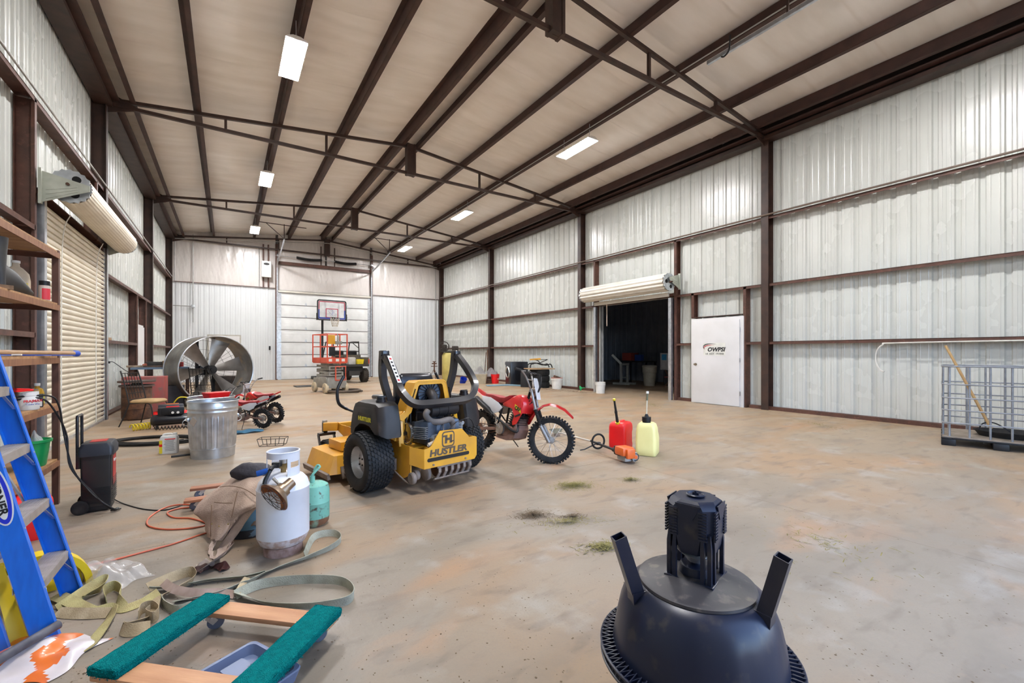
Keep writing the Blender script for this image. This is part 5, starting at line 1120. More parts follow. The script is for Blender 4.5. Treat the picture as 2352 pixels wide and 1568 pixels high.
# ------------------------------------------------------------------ battery charger on wheels
ch = thing('battery_charger', 'black wheeled battery charger with red label and tubular handle', 'charger', (-.97, 5.315, 0), R(2))
b = MB().loft([[(x, y, z) for x, y in rrect(.205*k, .26*k, .02)] for z, k in ((.055, .97), (.50, 1.0))]); b.build('cabinet', mat('satin_black_cabinet', (.014, .014, .016), .35, 0, (.02, .02, .02), 5), ch, ang=30)
MB().loft([[(x, y+.0, z) for x, y in rrect(w_, h_, .03)] for z, w_, h_ in ((.495, .235, .29), (.56, .235, .29), (.60, .20, .25), (.605, .17, .22))]).build('top_cover', mat('navy_black_cover', (.02, .023, .032), .4), ch, ang=35)
MB().box((.0, .02, .607), (.11, .12, .004), rot=(0, 0, 0)).build('red_panel', mat('red_label', (.50, .04, .03), .5), ch)
sl_ = MB().box((.104, .0, .345), (.003, .14, .26)).build('side_label', mat('red_label', (.50, .04, .03), .5), ch)
text('lettering', 'Charger', .035, M_WHITE, sl_, frame_M((.107, .0, .43), (0, 1, 0), (0, 0, 1)))
b = MB()
for i in range(12): b.box((.105, .0, .08+.018*i), (.004, .22, .006)); b.box((0, -.131, .08+.012*i), (.19, .003, .004))
b.build('vent_louvre', M_BLACK, ch)['kind'] = 'stuff'
MB().box((.0, -.02, .035), (.19, .20, .05), bev=.012).build('foot', M_BLACK, ch)
MB().tube(smooth_path([(-.125, -.085, .42), (-.125, -.085, .80), (-.125, -.06, .84), (-.125, .06, .84), (-.125, .085, .80), (-.125, .085, .42)], 4), .011, 10).box((-.118, -.085, .46), (.03, .04, .14), bev=.005).box((-.118, .085, .46), (.03, .04, .14), bev=.005).build('handle', M_GBLK, ch)
for s_ in (-1, 1):
    w_ = MB().lathe([(0, -.02), (.035, -.02), (.05, -.022), (.058, -.018), (.06, 0), (.058, .018), (.05, .022), (.035, .02), (0, .02)], 28, RX).build('wheel', M_RUBBER, ch, loc=(-.10, s_*.125, .06))
    MB().lathe([(0, -.026), (.015, -.026), (.018, -.02)], 12, RX).build('hub_cap', M_GALV, w_)
cord('charger_cable', 'black cable running from the charger across the floor to the wooden dolly', 'cable', [(258, 1150, .02), (285, 1158), (330, 1170), (380, 1172), (425, 1158)], .005, M_BLACK)
o = MB().tube(smooth_path([Vector((-1.42, 5.05, 1.045)), Vector((-1.25, 5.15, 1.04)), Vector((-1.20, 5.2, .95)), Vector((-1.18, 5.25, .70)), Vector((-1.12, 5.22, .40)), Vector((-1.0, 5.12, .22)), Vector((-.90, 5.08, .10)), Vector((-.84, 5.12, .02)), Vector((-.82, 5.2, .012)), Vector((-.86, 5.14, .012))], 7), .007, 8)
o.tube(smooth_path([Vector((-1.42, 5.07, 1.02)), Vector((-1.28, 5.12, 1.02)), Vector((-1.21, 5.19, .88)), Vector((-1.165, 5.26, .68)), Vector((-1.13, 5.20, .42)), Vector((-.98, 5.13, .20)), Vector((-.91, 5.07, .12)), Vector((-.83, 5.1, .03)), Vector((-.80, 5.16, .012))], 7), .007, 8)
tag(o.build('jumper_cable', M_BLACK, None), 'black jumper cables hanging from the shelf down over the charger', 'cable')
# ------------------------------------------------------------------ steel shelving on the left with its contents
sh = thing('steel_shelf_rack', 'welded brown steel rack with plywood shelves against the left wall', 'shelf', (-1.31, 5.70, 0))
M_SHF = mat('oxide_brown_angle', (.11, .045, .03), .55, 0, (.07, .03, .02), 6)
for x, y in ((0, 0), (-.47, 0), (0, -1.86), (-.47, -1.86)): MB().box((x-.02, y-.02, 1.17), (.045, .045, 2.34)).build('post', M_SHF, sh)
LV = (.42, .93, 1.365, 1.85, 2.33)
M_SHB = mat('orange_brown_shelf_edge', (.27, .12, .05), .6, 0, (.2, .08, .035), 4, sx=(1, 6, 1))
for z in LV:
    MB().box((.0, -.94, z-.04), (.012, 1.84, .05)).build('front_beam', M_SHB, sh); MB().box((-.49, -.94, z-.04), (.012, 1.84, .05)).box((-.24, -.01, z-.04), (.44, .012, .05)).build('end_beam', M_SHF, sh)
    MB().box((-.24, -.95, z-.006), (.47, 1.84, .018)).build('plywood_shelf', M_WOOD, sh)
def boot(label, loc, rot, m):
    t = thing('rubber_boot', label, 'boot', loc, 0, None, rot)
    MB().loft([[(x*.10*k+ox, y*w_, z) for x, y in arc((0, 0), 1, 0, 2*PI*15/16, 15)] for z, k, w_, ox in ((.0, 1.45, .05, .05), (.05, 1.4, .05, .05), (.10, 1.1, .048, .02), (.16, .72, .05, -.01), (.26, .70, .058, -.01), (.36, .78, .065, -.01))]).build('shaft', m, t, ang=60)
    MB().prism([(-.10, -.05), (.12, -.05), (.19, -.03), (.20, 0), (.19, .03), (.12, .05), (-.10, .05)], .03, T(0, 0, -.012)).build('sole', mat('tan_sole', (.22, .13, .07), .8, 0, (.12, .07, .04), 20), t)
M_BOOT = mat('black_boot_rubber', (.02, .02, .022), .55, 0, (.035, .033, .03), 8)
boot('black rubber boot standing upright on the upper rack shelf', (-1.40, 4.62, 1.862), (0, 0, R(140)), M_BOOT)
b2_ = thing('rubber_boot', 'black rubber boot tipped over beside the cream jug', 'boot', (-1.43, 4.98, 1.853), R(72))
MB().loft([[(x, y*w_, .006+h_*(.5+.5*z)) for y, z in arc((0, 0), 1, 0, 2*PI*15/16, 15)] for x, w_, h_ in ((-.26, .07, .26), (-.12, .075, .24), (.02, .06, .19), (.12, .05, .11), (.19, .04, .05), (.205, .02, .03))]).build('boot_body', M_BOOT, b2_, ang=60)
jg = thing('cream_jug', 'cream plastic jug with yellow label behind the tipped boot', 'jug', (-1.52, 5.45, 1.854), R(20))
MB().loft([[(x, y, z) for x, y in rrect(.17*k, .12*k, .035*k)] for z, k in ((0, 1), (.16, 1), (.22, .9), (.265, .5), (.28, .28), (.31, .26))]).build('body', mat('cream_plastic', (.52, .42, .30), .5), jg, ang=50)
MB().cyl((0, 0, .31), (0, 0, .33), .027, n=16).build('cap', M_WHITE, jg)
MB().box((.0, -.062, .09), (.13, .003, .10)).build('label_panel', mat('yellow_label', (.62, .50, .08), .5), jg)
cb = thing('spray_bottle', 'white bottle with red label and black cap at the shelf end', 'bottle', (-1.385, 5.60, 1.854), R(30))
MB().lathe([(0, 0), (.036, .0), (.038, .005), (.038, .135), (.033, .15), (0, .15)], 24).build('body', mat('off_white_plastic', (.55, .46, .40), .5), cb)
MB().lathe([(.035, .148), (.037, .15), (.037, .188), (0, .19)], 24).build('cap', M_BLACK, cb)
MB().lathe([(.0385, .02), (.0385, .12)], 16, None, R(230), R(330)).build('red_label', mat('bright_red_label', (.65, .04, .06), .5), cb)
wp = thing('wooden_pole', 'wooden pole with a blue stripe and blue rubber tip jutting past the shelf', 'pole', (-1.47, 4.60, 1.40), 0)
MB().tube([(0, 0, 0), (.27, 1.04, -.01)], [.021, .021], 18).build('shaft', mat('pole_wood', (.38, .23, .12), .55, 0, (.3, .17, .08), 5, sx=(8, 1, 8)), wp)
MB().tube([(.264, 1.02, -.01), (.268, 1.035, -.01), (.272, 1.052, -.01), (.28, 1.085, -.011), (.284, 1.10, -.011)], [.0212, .0235, .029, .029, .015], 18).build('rubber_tip', mat('blue_rubber', (.01, .07, .45), .4), wp)
MB().bar((.012, 0, -.015), (.278, 1.02, -.025), .008, .012).build('blue_stripe', mat('blue_rubber', (.01, .07, .45), .4), wp)
tb = thing('white_tub', 'white lidded tub with red and blue lettering on the rack shelf', 'tub', (-1.36, 5.13, .934), R(38))
MB().lathe([(0, 0), (.06, 0), (.063, .005), (.063, .085), (.056, .10), (.055, .112), (.058, .115), (.058, .145), (0, .147)], 32).build('body', M_WHITE, tb)
TF = frame_M((0, -.0642, .072), (1, 0, 0), (0, 0, 1))
text('lettering', 'PRA|MAX', .027, mat('red_ink', (.55, .02, .03), .5), tb, TF, bold=.001); text('small_lettering', 'Combo Wax', .016, mat('blue_ink', (.03, .08, .4), .5), tb, TF @ T(0, -.026, 0))
ob = thing('oil_bottle', 'round amber oil bottle with green-yellow label behind the tub', 'bottle', (-1.405, 5.50, .934), 0)
MB().lathe([(0, 0), (.042, 0), (.045, .01), (.045, .11), (.036, .145), (.016, .155), (.016, .175), (0, .175)], 24).build('body', mat('amber_oil', (.55, .30, .02), .2, trans=.3), ob)
MB().lathe([(.0455, .02), (.0455, .10)], 20, None, R(180), R(360)).build('label_panel', mat('lime_label', (.55, .60, .05), .5), ob)
MB().lathe([(.018, .172), (.02, .175), (.02, .195), (0, .196)], 16).build('cap', M_WHITE, ob)
bx = thing('small_black_box', 'small black and white box between the tub and the oil bottle', 'box', (-1.36, 5.33, .934), R(10))
MB().box((0, 0, .055), (.07, .06, .11), bev=.003).build('carton', M_BLACK, bx); MB().box((.0, -.031, .03), (.06, .002, .045)).build('label_panel', M_WHITE, bx)
jc = thing('jumper_clamp', 'red jumper cable clamp resting on top of the white tub', 'clamp', (-1.37, 5.05, 1.083), R(60))
MB().bar((-.06, 0, .012), (.07, .0, .012), .03, .016, bev=.004).bar((-.06, 0, .03), (.05, .0, .018), .03, .012, bev=.004).build('red_grip', M_RED, jc); MB().bar((.06, 0, .012), (.11, 0, .012), .02, .012).build('jaw', M_CHROME, jc)
sb = thing('glass_jar', 'silver-lidded jar at the back of the rack shelf', 'jar', (-1.66, 5.35, .934), 0)
MB().lathe([(0, 0), (.04, 0), (.042, .1), (.03, .13), (0, .13)], 20).build('body', M_GALV, sb); MB().lathe([(.034, .13), (.04, .14), (.035, .165), (0, .17)], 20).build('lid', M_CHROME, sb)
gp = thing('green_pot', 'green plastic pot holding a clear bag on the lowest rack shelf', 'pot', (-1.40, 5.38, .424), 0)
MB().lathe([(0, 0), (.075, .0), (.082, .01), (.105, .20), (.118, .205), (.12, .225), (.110, .228), (.10, .21), (.078, .02), (0, .015)], 32).build('shell', mat('green_plastic', (.01, .30, .08), .4), gp)
pb = crumple('plastic_film', None, None, 0, 900, .14, .12, .14, M_FILM, 0, 3); pb.location = (-1.40, 5.38, .58); tag(pb, 'clear plastic film stuffed in the green pot', 'film')
ct = MB().box((0, 0, .12), (.10, .09, .24), bev=.03).build('black_case', M_BOOT, None, loc=(-1.44, 4.57, 1.378)); tag(ct, 'black rounded case on the middle rack shelf beside the ladder', 'case')
pp_ = MB().box((0, 0, .006), (.2, .28, .01), rot=(0, 0, .2)).build('paper_sheet', M_WHITE, None, loc=(-1.46, 5.0, 1.376)); tag(pp_, 'loose white papers under the wooden pole on the rack', 'papers')
# ------------------------------------------------------------------ fuel cans and string trimmer
rd = thing('gas_can', 'red plastic gasoline can with a long black spout', 'fuel can', (4.83, 4.50, 0), R(22))
def canbody(w_, d_, prof, m, root, nm='body'):
    return MB().loft([[(x*kx+ox, y*ky, z) for x, y in rrect(w_, d_, .045, 5)] for z, kx, ky, ox in prof]).build(nm, m, root, ang=60)
canbody(.33, .26, [(0, .93, .93, 0), (.012, .99, .98, 0), (.07, 1, 1, 0), (.085, .93, 1, -.012), (.24, .92, 1, -.014), (.262, 1, 1, 0), (.32, 1, 1, 0), (.36, .93, .94, 0), (.385, .75, .80, 0), (.39, .5, .5, 0)], M_RED, rd)
MB().tube(smooth_path([(.14, -.0, .10), (.172, 0, .13), (.172, 0, .22), (.14, 0, .25)], 4), .02, 10).build('grip', M_RED, rd)
MB().bar((-.02, 0, .385), (.12, 0, .385), .045, .035, bev=.012).build('top_handle', M_RED, rd)
MB().tube([(-.115, 0, .36), (-.135, 0, .40)], .032, 16).build('collar', mat('spout_yellow', (.75, .60, .02), .4), rd)
MB().tube([(-.13, 0, .39), (-.19, .0, .55), (-.255, 0, .72)], [.022, .017, .014], 12).tube([(-.185, 0, .53), (-.195, 0, .56)], .021, 12).build('spout', M_BLACK, rd)
MB().tube([(-.255, 0, .72), (-.263, 0, .745)], .019, 12).build('spout_cap', mat('spout_yellow', (.75, .60, .02), .4), rd)
yd = thing('utility_jug', 'translucent pale yellow fuel jug with black cap and clear hose', 'fuel can', (4.86, 4.04, 0), R(30))
M_PALE = mat('pale_yellow_poly', (.86, .78, .34), .4, 0, (.78, .70, .28), 3)
canbody(.35, .27, [(0, .88, .93, 0), (.012, .97, 1, 0), (.10, 1, 1, 0), (.22, 1, 1, 0), (.25, .97, .98, -.004), (.31, .82, .95, -.025), (.36, .78, .93, -.03), (.42, .66, .8, -.045), (.445, .45, .6, -.06)], M_PALE, yd)
MB().tube(smooth_path([(.10, 0, .38), (.165, 0, .33), (.17, 0, .27)], 4), .022, 10).build('grip', M_PALE, yd)
MB().cyl((-.075, 0, .44), (-.075, 0, .465), .055, n=20).lathe([(.058, 0), (.06, .01), (.06, .06), (.03, .065), (.016, .10), (0, .10)], 24, T(-.075, 0, .46)).build('cap', M_BLACK, yd)
MB().cyl((.05, 0, .42), (.05, 0, .45), .016, n=12).build('vent_cap', M_BLACK, yd)
MB().tube(smooth_path([(-.075, 0, .55), (-.07, 0, .60), (-.04, 0, .72), (-.005, 0, .84)], 4), .009, 8).build('clear_hose', mat('clear_hose', (.65, .58, .42), .3, alpha=.8), yd)
MB().tube([(-.035, 0, .74), (-.01, 0, .83)], .013, 10).build('hose_sleeve', mat('olive_sleeve', (.10, .10, .05), .5), yd)
MB().tube([(-.010, 0, .83), (.0, 0, .86)], .018, 12).build('hose_cap', M_WHITE, yd)
e0 = Vector((4.26, 3.86, 0)); e1 = Vector((4.62, 5.72, 0)); dr = (e1-e0); L_ = dr.length; rzt = math.atan2(dr.y, dr.x)
tr = thing('string_trimmer', 'orange and grey string trimmer lying in front of the fuel cans', 'trimmer', tuple(e0), rzt)
M_ORG = mat('orange_plastic', (.72, .13, .02), .4)
MB().box((.02, .03, .15), (.19, .18, .11), bev=.03).box((-.09, .02, .13), (.05, .12, .12), bev=.015).build('engine_cover', M_ORG, tr, ang=50)
MB().box((.03, -.02, .07), (.18, .20, .10), bev=.03).build('engine_housing', mat('light_grey_plastic', (.42, .40, .38), .5, 0, (.3, .28, .26), 8), tr, ang=50)
MB().box((.09, .06, .14), (.13, .10, .12), bev=.03).build('filter_cover', M_BLACK, tr, ang=50)
MB().lathe([(0, 0), (.058, 0), (.062, .01), (.05, .02), (.03, .022), (0, .022)], 26, T(-.07, -.055, .085) @ Matrix.Rotation(R(-90), 4, 'Y') @ Matrix.Rotation(R(20), 4, 'X')).build('starter_housing', mat('starter_grey', (.3, .3, .3), .5), tr)
b = MB()
for i in range(12): a = 2*PI*i/12; b.box((-.098, -.055+.043*math.cos(a), .085+.043*math.sin(a)), (.006, .008, .018), rot=(a, 0, 0))
b.build('starter_fin', M_BLACK, tr)
MB().lathe([(0, 0), (.024, 0), (.024, .006), (0, .008)], 18, T(-.098, -.055, .085) @ Matrix.Rotation(R(-90), 4, 'Y')).build('starter_badge', M_ORG, tr)
MB().tube([(.1, .0, .10), (L_*.45, .0, .115)], .017, 10).tube([(.16, 0, .10), (.30, 0, .105)], .03, 10).build('shaft_grip', M_BLACK, tr)
MB().box((.22, 0, .085), (.10, .03, .05), bev=.01).build('throttle', M_BLACK, tr); MB().box((.235, 0, .06), (.04, .012, .03), bev=.004).build('trigger', M_ORG, tr)
MB().tube([(L_*.42, 0, .115), (L_-.05, 0, .07)], .013, 10).build('drive_shaft', mat('worn_shaft', (.52, .50, .46), .4, .5), tr)
MB().torus((L_*.35, 0, .145), .10, .014, 30, 10, axis='x').build('loop_handle', M_RUBBER, tr)
MB().box((L_*.35, .0, .115), (.05, .06, .04), bev=.008).tube([(L_*.36, .02, .11), (L_*.37, .20, .04), (L_*.38, .26, .03)], .009, 8).build('barrier_bar', M_BLACK, tr)
MB().grid(lambda u, v: (L_-.02+.13*u*math.cos((v-.5)*2.2), .15*math.sin((v-.5)*2.2)*(.4+.6*u), .05+.06*u), 6, 12).build('debris_guard', mat('mossy_guard', (.12, .12, .09), .8), tr); MB().lathe([(0, 0), (.05, 0), (.055, .02), (.04, .045), (0, .05)], 20, T(L_, 0, .0)).build('line_head', M_DIRTM, tr)
# ------------------------------------------------------------------ galvanised bins
def bin_(label, loc, rz):
    t = thing('galvanised_bin', label, 'bin', (*loc, 0), rz, 'galvanised bins beside the small bikes'); n = 208
    def ring(z, r_, amp): 
        o = []
        for j in range(n):
            a = 2*PI*j/n; c = math.cos(a*26/1.0); q = amp*(1 if c > .2 else -1 if c < -.2 else c*5); o.append(((r_+q)*math.cos(a), (r_+q)*math.sin(a), z))
        return o
    MB().loft([ring(z, r_, a) for z, r_, a in ((0, .245, 0), (.0, .25, 0), (.13, .257, 0), (.14, .257, .0), (.165, .258, .0065), (.52, .277, .0065), (.55, .28, 0), (.60, .283, 0), (.605, .289, 0), (.615, .289, 0), (.62, .284, 0), (.65, .286, 0), (.655, .292, 0), (.665, .292, 0), (.67, .288, 0), (.745, .290, 0))], cap=False).build('corrugated_wall', M_GALV, t, ang=60)
    MB().lathe([(0, .02), (.25, .02), (.287, .745)], 60).build('inner_wall', M_GALV, t)
    MB().torus((0, 0, .745), .292, .008, 60, 8).torus((0, 0, .125), .260, .005, 60, 6).build('rolled_rim', M_GALV, t)
    for a in (R(175), R(-5)): MB().box((.286*math.cos(a), .286*math.sin(a), .52), (.03, .10, .05), rot=(0, 0, a), bev=.006).torus((.30*math.cos(a), .30*math.sin(a), .48), .04, .005, 16, 6, axis='y').build('handle', M_GALV, t)
    return t
b1 = bin_('galvanised steel bin in front, with a torn paper label', (-.165, 7.19), R(20)); bin_('galvanised steel bin just behind the labelled one, holding red plastic', (-.20, 7.83), R(60))
MB().box((-.262, -.105, .50), (.004, .085, .10), rot=(R(35), 0, R(22))).build('paper_label', mat('old_paper', (.55, .46, .38), .8), b1)
rp = thing('red_plastic_pan', 'red plastic pan sticking out of the rear galvanised bin', 'pan', (-.14, 7.83, .70), R(30))
MB().loft([[(x*k, y*k, z) for x, y in rrect(.32, .22, .04)] for z, k in ((0, .8), (.10, 1), (.11, 1.02))]).build('shell', M_RED, rp, ang=40)
# wire basket
wb_ = thing('wire_basket', 'small black wire basket on the floor between bins and mower', 'basket', tuple(G(627, 1022)), R(-22)); b = MB()
for z, k in ((.11, 1.), (.003, .86)): b.tube([(x*k, y*k, z) for x, y in ((-.19, -.09), (.19, -.09), (.19, .09), (-.19, .09))], .0045, 6, closed=True)
for i in range(4):
    x = -.19+.127*i
    for s_ in (-1, 1): b.tube([(x, s_*.09, .11), (x*.86, s_*.077, .003)], .0045, 6)
    b.tube([(x*.86, -.077, .003), (x*.86, .077, .003)], .0025, 5)
b.build('wire_frame', M_BLACK, wb_)
# detergent jug, hose coil, black rod
jw = thing('chemical_jug', 'white rectangular jug with yellow and red label in front of the black hose', 'jug', tuple(G(389, 1040)), R(-8))
MB().loft([[(x*k, y*k, z) for x, y in rrect(.205, .11, .02)] for z, k in ((0, .97), (.01, 1), (.21, 1), (.24, .88), (.245, .7))]).tube(smooth_path([(-.07, 0, .23), (-.06, 0, .265), (.02, 0, .268), (.05, 0, .245)], 4), .012, 8).build('body', M_WHITE, jw, ang=50)
MB().cyl((.065, 0, .24), (.065, 0, .28), .024, n=16).build('cap', M_WHITE, jw)
MB().box((-.083, -.056, .10), (.035, .003, .18)).build('yellow_band', mat('yellow_label2', (.75, .6, .03), .5), jw); MB().box((-.083, -.058, .12), (.035, .002, .035)).build('red_band', M_RED, jw)
b = MB(); rn = random.Random(1)
for i in range(15): b.box((.02-rn.uniform(0, .015), -.0565, .19-.0105*i), (.12-rn.uniform(0, .03), .001, .003))
b.build('fine_print', M_INK, jw)['kind'] = 'stuff'
MB().box((.02, -.0565, .203), (.12, .001, .012)).build('red_heading', M_RED, jw)
def coilhose(name, label, px, py, R_, r_, turns, m, sq=1., seed=0, rz=0):
    g = G(px, py); rn = random.Random(seed); P = []
    for i in range(int(turns*20)):
        a = 2*PI*i/20; k = i/(turns*20); rr = R_*(1-.22*k+.06*math.sin(a*.37+seed)); P.append((rr*math.cos(a)+.03*math.sin(k*9), rr*sq*math.sin(a)+.03*math.cos(k*7), r_+r_*1.7*abs(math.sin(k*PI*turns*.5))))
    o = MB().tube(P, r_, 8).build(name, m, None, loc=(g.x, g.y, 0), rot=(0, 0, rz)); return tag(o, label, 'hose')
coilhose('black_hose_coil', 'loose coil of black rubber hose behind the white jug', 352, 1014, .66, .012, 9, M_RUBBER, .55, 3, R(-25))
coilhose('suction_hose_coil', 'coiled brown suction hose in front of the scissor lift', 792, 902, .56, .035, 2.4, mat('brown_hose', (.12, .085, .06), .7, 0, (.08, .06, .045), 6), .9, 1)
o = MB().tube([(0, 0, .02), (.42, .10, .02)], .014, 8).tube([(.42, .10, .02), (.60, .143, .02)], .012, 8).build('black_rod', M_BLACK, None, loc=tuple(G(393, 1052)), rot=(0, 0, R(-8))); tag(o, 'black and green handle on the floor at the foot of the front bin', 'rod')
# ------------------------------------------------------------------ big drum fan on the left
M_DRUM = mat('weathered_galvanised', (.30, .29, .27), .42, .55, (.20, .19, .18), 3, col3=(.36, .28, .2), s3=4)
M_BLADE = mat('fan_blade_metal', (.50, .48, .46), .35, .75, (.38, .35, .32), 4)
fn = thing('drum_fan', 'huge galvanised drum fan standing against the clutter on the left', 'fan', (-.40, 14.45, .93), 0, None, (0, 0, R(24)))
rf = .90; hd = .45       # axis along local y, open mouth towards the camera (-y)
b = MB().loft([[(r_*math.cos(2*PI*i/64), y, r_*math.sin(2*PI*i/64)) for i in range(64)] for r_, y in ((rf, -hd), (rf, hd), (rf-.012, hd), (rf-.012, -hd))]+[[(rf*math.cos(2*PI*i/64), -hd, rf*math.sin(2*PI*i/64)) for i in range(64)]], cap=False)
b.build('drum_shell', M_DRUM, fn, ang=30)
MB().torus((0, -hd, 0), rf, .016, 64, 8, axis='y').torus((0, hd, 0), rf, .016, 64, 8, axis='y').build('drum_rim', M_GALV, fn)
for k in range(6):
    a = R(10+60*k); b = MB()
    def bl(u, v):
        r_ = .12+.72*u; w_ = (.08+.14*u)*(v-.5)*2; pitch_ = .75-.45*u
        t = w_*math.cos(pitch_); d = w_*math.sin(pitch_)+.03*(1-(v-.5)**2*4)
        return (r_*math.cos(a)-t*math.sin(a), .05+d, r_*math.sin(a)+t*math.cos(a))
    b.grid(bl, 8, 6); bmesh.ops.solidify(b.b, geom=b.b.faces[:], thickness=.004); b.build('fan_blade', M_BLADE, fn, ang=50)
MB().cyl((0, -.12, 0), (0, .16, 0), .12, n=24).cyl((0, -.16, 0), (0, -.12, 0), .05, n=16).build('fan_hub', M_BLACK, fn)
for x in (-.20, .20): MB().box((x, .30, 0), (.07, .05, 1.74)).build('motor_bracket', M_BLACK, fn)
MB().box((0, .26, -.02), (.36, .22, .26), bev=.03).build('motor', M_BLACK, fn)
b = MB()
for k in range(40): a = 2*PI*k/40; a2 = a+(.12 if k % 2 else -.12); b.tube([(.10*math.cos(a2), hd-.02, .10*math.sin(a2)), (.89*math.cos(a), hd-.02, .89*math.sin(a))], .003, 4)
for r_ in (.3, .55, .8): b.torus((0, hd-.02, 0), r_, .003, 40, 4, axis='y')
b.build('wire_guard', M_BLACK, fn)['kind'] = 'stuff'
for s_ in (-1, 1): MB().box((s_*.40, 0, -.87), (.10, .8, .11)).build('skid_foot', M_GALV, fn)
# ------------------------------------------------------------------ stuff around the fan
M_PATIO = mat('black_wrought_iron', (.02, .018, .018), .6, .3)
def rod(b, pts, r_=.008, n=4): return b.tube(smooth_path(pts, n), r_, 6)
def patio_chair(loc, rz, label):
    t = thing('iron_patio_chair', label, 'chair', loc, rz)
    for x in (-.22, .22):
        rod(MB(), [(x*1.25, -.27, 0), (x*1.15, -.24, .18), (x, -.18, .40), (x*.98, -.05, .44), (x, .20, .43)], .011).build('front_leg', M_PATIO, t)
        rod(MB(), [(x*1.25, .34, 0), (x*1.1, .27, .2), (x, .20, .43)], .011).build('rear_leg', M_PATIO, t)
        rod(MB(), [(x, .20, .43), (x*.98, .27, .75), (x*.95, .36, 1.05)], .012).build('back_post', M_PATIO, t)
    b = MB()
    for z in (.50, .62, .84, 1.0): y = .20+(z-.43)*.24; b.bar((-.215, y, z), (.215, y, z), .012)
    for i in range(5): x = -.14+.07*i; b.bar((x, .235, .52), (x, .335, 1.0), .008)
    b.build('back_grille', M_PATIO, t); return t
c1 = patio_chair((-1.28, 10.95, 0), R(62), 'black wrought-iron chair with a tan cushion in front of the rusted drum')
MB().loft([[(x*k, y*k, z) for x, y in rrect(.46, .46, .10)] for z, k in ((.425, .9), (.45, 1), (.47, 1), (.495, .85))]).build('seat_cushion', mat('tan_cushion', (.46, .31, .15), .85), c1, ang=60)
patio_chair((-.45, 13.0, 0), R(160), 'black iron chair back standing inside the mouth of the fan')
rs = thing('rusted_drum_stove', 'rust-brown steel drum with a flat lid in front of the left wall', 'drum', (-1.60, 12.0, 0), 0); rs.scale = (.86, .86, .9)
MB().lathe([(0, .02), (.28, .02), (.29, .06), (.29, .25), (.30, .26), (.29, .27), (.29, .48), (.30, .49), (.29, .50), (.29, .74), (.275, .76), (0, .76)], 36).build('barrel', M_RUST, rs)
for k in range(3): a = 2*PI*k/3; MB().box((.22*math.cos(a), .22*math.sin(a), .01), (.05, .05, .03)).build('foot', M_RUST, rs)
MB().cyl((0, 0, .76), (0, 0, .80), .34, n=32).cyl((0, 0, .86), (0, 0, .90), .36, n=32).cyl((0, 0, .80), (0, 0, .86), .1, n=14).build('lid_plate', mat('brown_iron', (.10, .06, .05), .8, 0, (.06, .04, .03), 8), rs)
rb = thing('red_cabinet', 'faded red steel cabinet behind the rusted drum', 'cabinet', (-1.60, 13.15, 0), R(-3)); rb.scale = (.8, .9, 1)
MB().box((0, 0, .42), (.95, .55, .84), bev=.01).build('body', mat('faded_red_steel', (.36, .07, .06), .6, 0, (.26, .08, .07), 4, col3=(.2, .1, .08), s3=10), rb); MB().box((0, -.28, .42), (.44, .012, .74)).box((.0, -.29, .6), (.12, .02, .02)).build('cabinet_door', mat('faded_red_steel', (.36, .07, .06), .6), rb)
wbn = thing('workbench', 'steel workbench loaded with tools and scrap behind the fan', 'bench', (-1.50, 15.1, 0), 0); wbn.scale = (.75, .9, 1)
MB().box((0, 0, .98), (1.6, .75, .05)).build('bench_top', mat('bench_blue', (.16, .22, .30), .5), wbn)
for x in (-.75, .75):
    for y in (-.32, .32): MB().box((x, y, .48), (.06, .06, .96)).build('leg', M_RUST, wbn)
MB().box((0, 0, .35), (1.5, .65, .03)).build('lower_shelf', M_WOOD, wbn)
rn = random.Random(5)
items = [('wood_offcut', 'pale scrap board piled on the bench', (.55, .10, .05), (.42, .3, .2)), ('rag', 'orange-pink shop rag on the bench', (.24, .18, .08), (.55, .16, .10)), ('tool_case', 'dark tool case on the bench', (.32, .2, .14), (.04, .035, .03)), ('metal_bar', 'brown steel bar lying on the bench', (.7, .05, .04), (.14, .08, .05)), ('cardboard_box', 'brown cardboard box on the bench', (.25, .2, .16), (.35, .23, .13)), ('spray_can', 'white spray can on the bench', (.07, .07, .18), (.6, .6, .58)), ('paint_tin', 'red paint tin on the bench', (.12, .12, .13), (.5, .04, .03))]
for i, (nm, lb_, s_, c_) in enumerate(items):
    x = -1.95+.145*i; o = MB()
    if nm in ('spray_can', 'paint_tin'): o.cyl((0, 0, 0), (0, 0, s_[2]), s_[0]/2, n=16)
    elif nm == 'rag': o.ball((0, 0, .05), .1, 12, (1.2, 1, .5))
    else: o.box((0, 0, s_[2]/2), s_, bev=.01)
    tag(o.build(nm, mat('scrap_%d' % i, c_, .75, 0, tuple(v*.6 for v in c_), 12), None, loc=(x, 14.92+rn.uniform(0, .3), 1.007), rot=(0, 0, rn.uniform(-.5, .5))), lb_, nm.split('_')[-1])
for i, (x, y, sx_, sy_, sz_, c_, nm, lb_) in enumerate(((-1.15, 14.2, .4, .35, .55, (.03, .03, .035), 'dark_crate', 'dark crate on the floor left of the fan'), (-1.75, 14.2, .35, .4, .8, (.05, .04, .035), 'dark_locker', 'dark steel locker between red cabinet and fan'), (-.05, 15.7, .7, .5, .7, (.07, .05, .04), 'brown_crate', 'brown crate seen through the fan blades'))):
    o = MB().box((0, 0, sz_/2), (sx_, sy_, sz_), bev=.01).box((0, -sy_/2, sz_*.5), (sx_*.8, .02, sz_*.7)); tag(o.build(nm, mat('crate_%d' % i, c_, .7), None, loc=(x, y, 0)), lb_, 'crate')
sk = crumple('white_feed_sack', 'white feed sack slumped below the fan', 'sack', 505, 915, .8, .4, .30, mat('white_sack', (.58, .56, .52), .6, 0, (.45, .45, .42), 6), R(-5), 12)
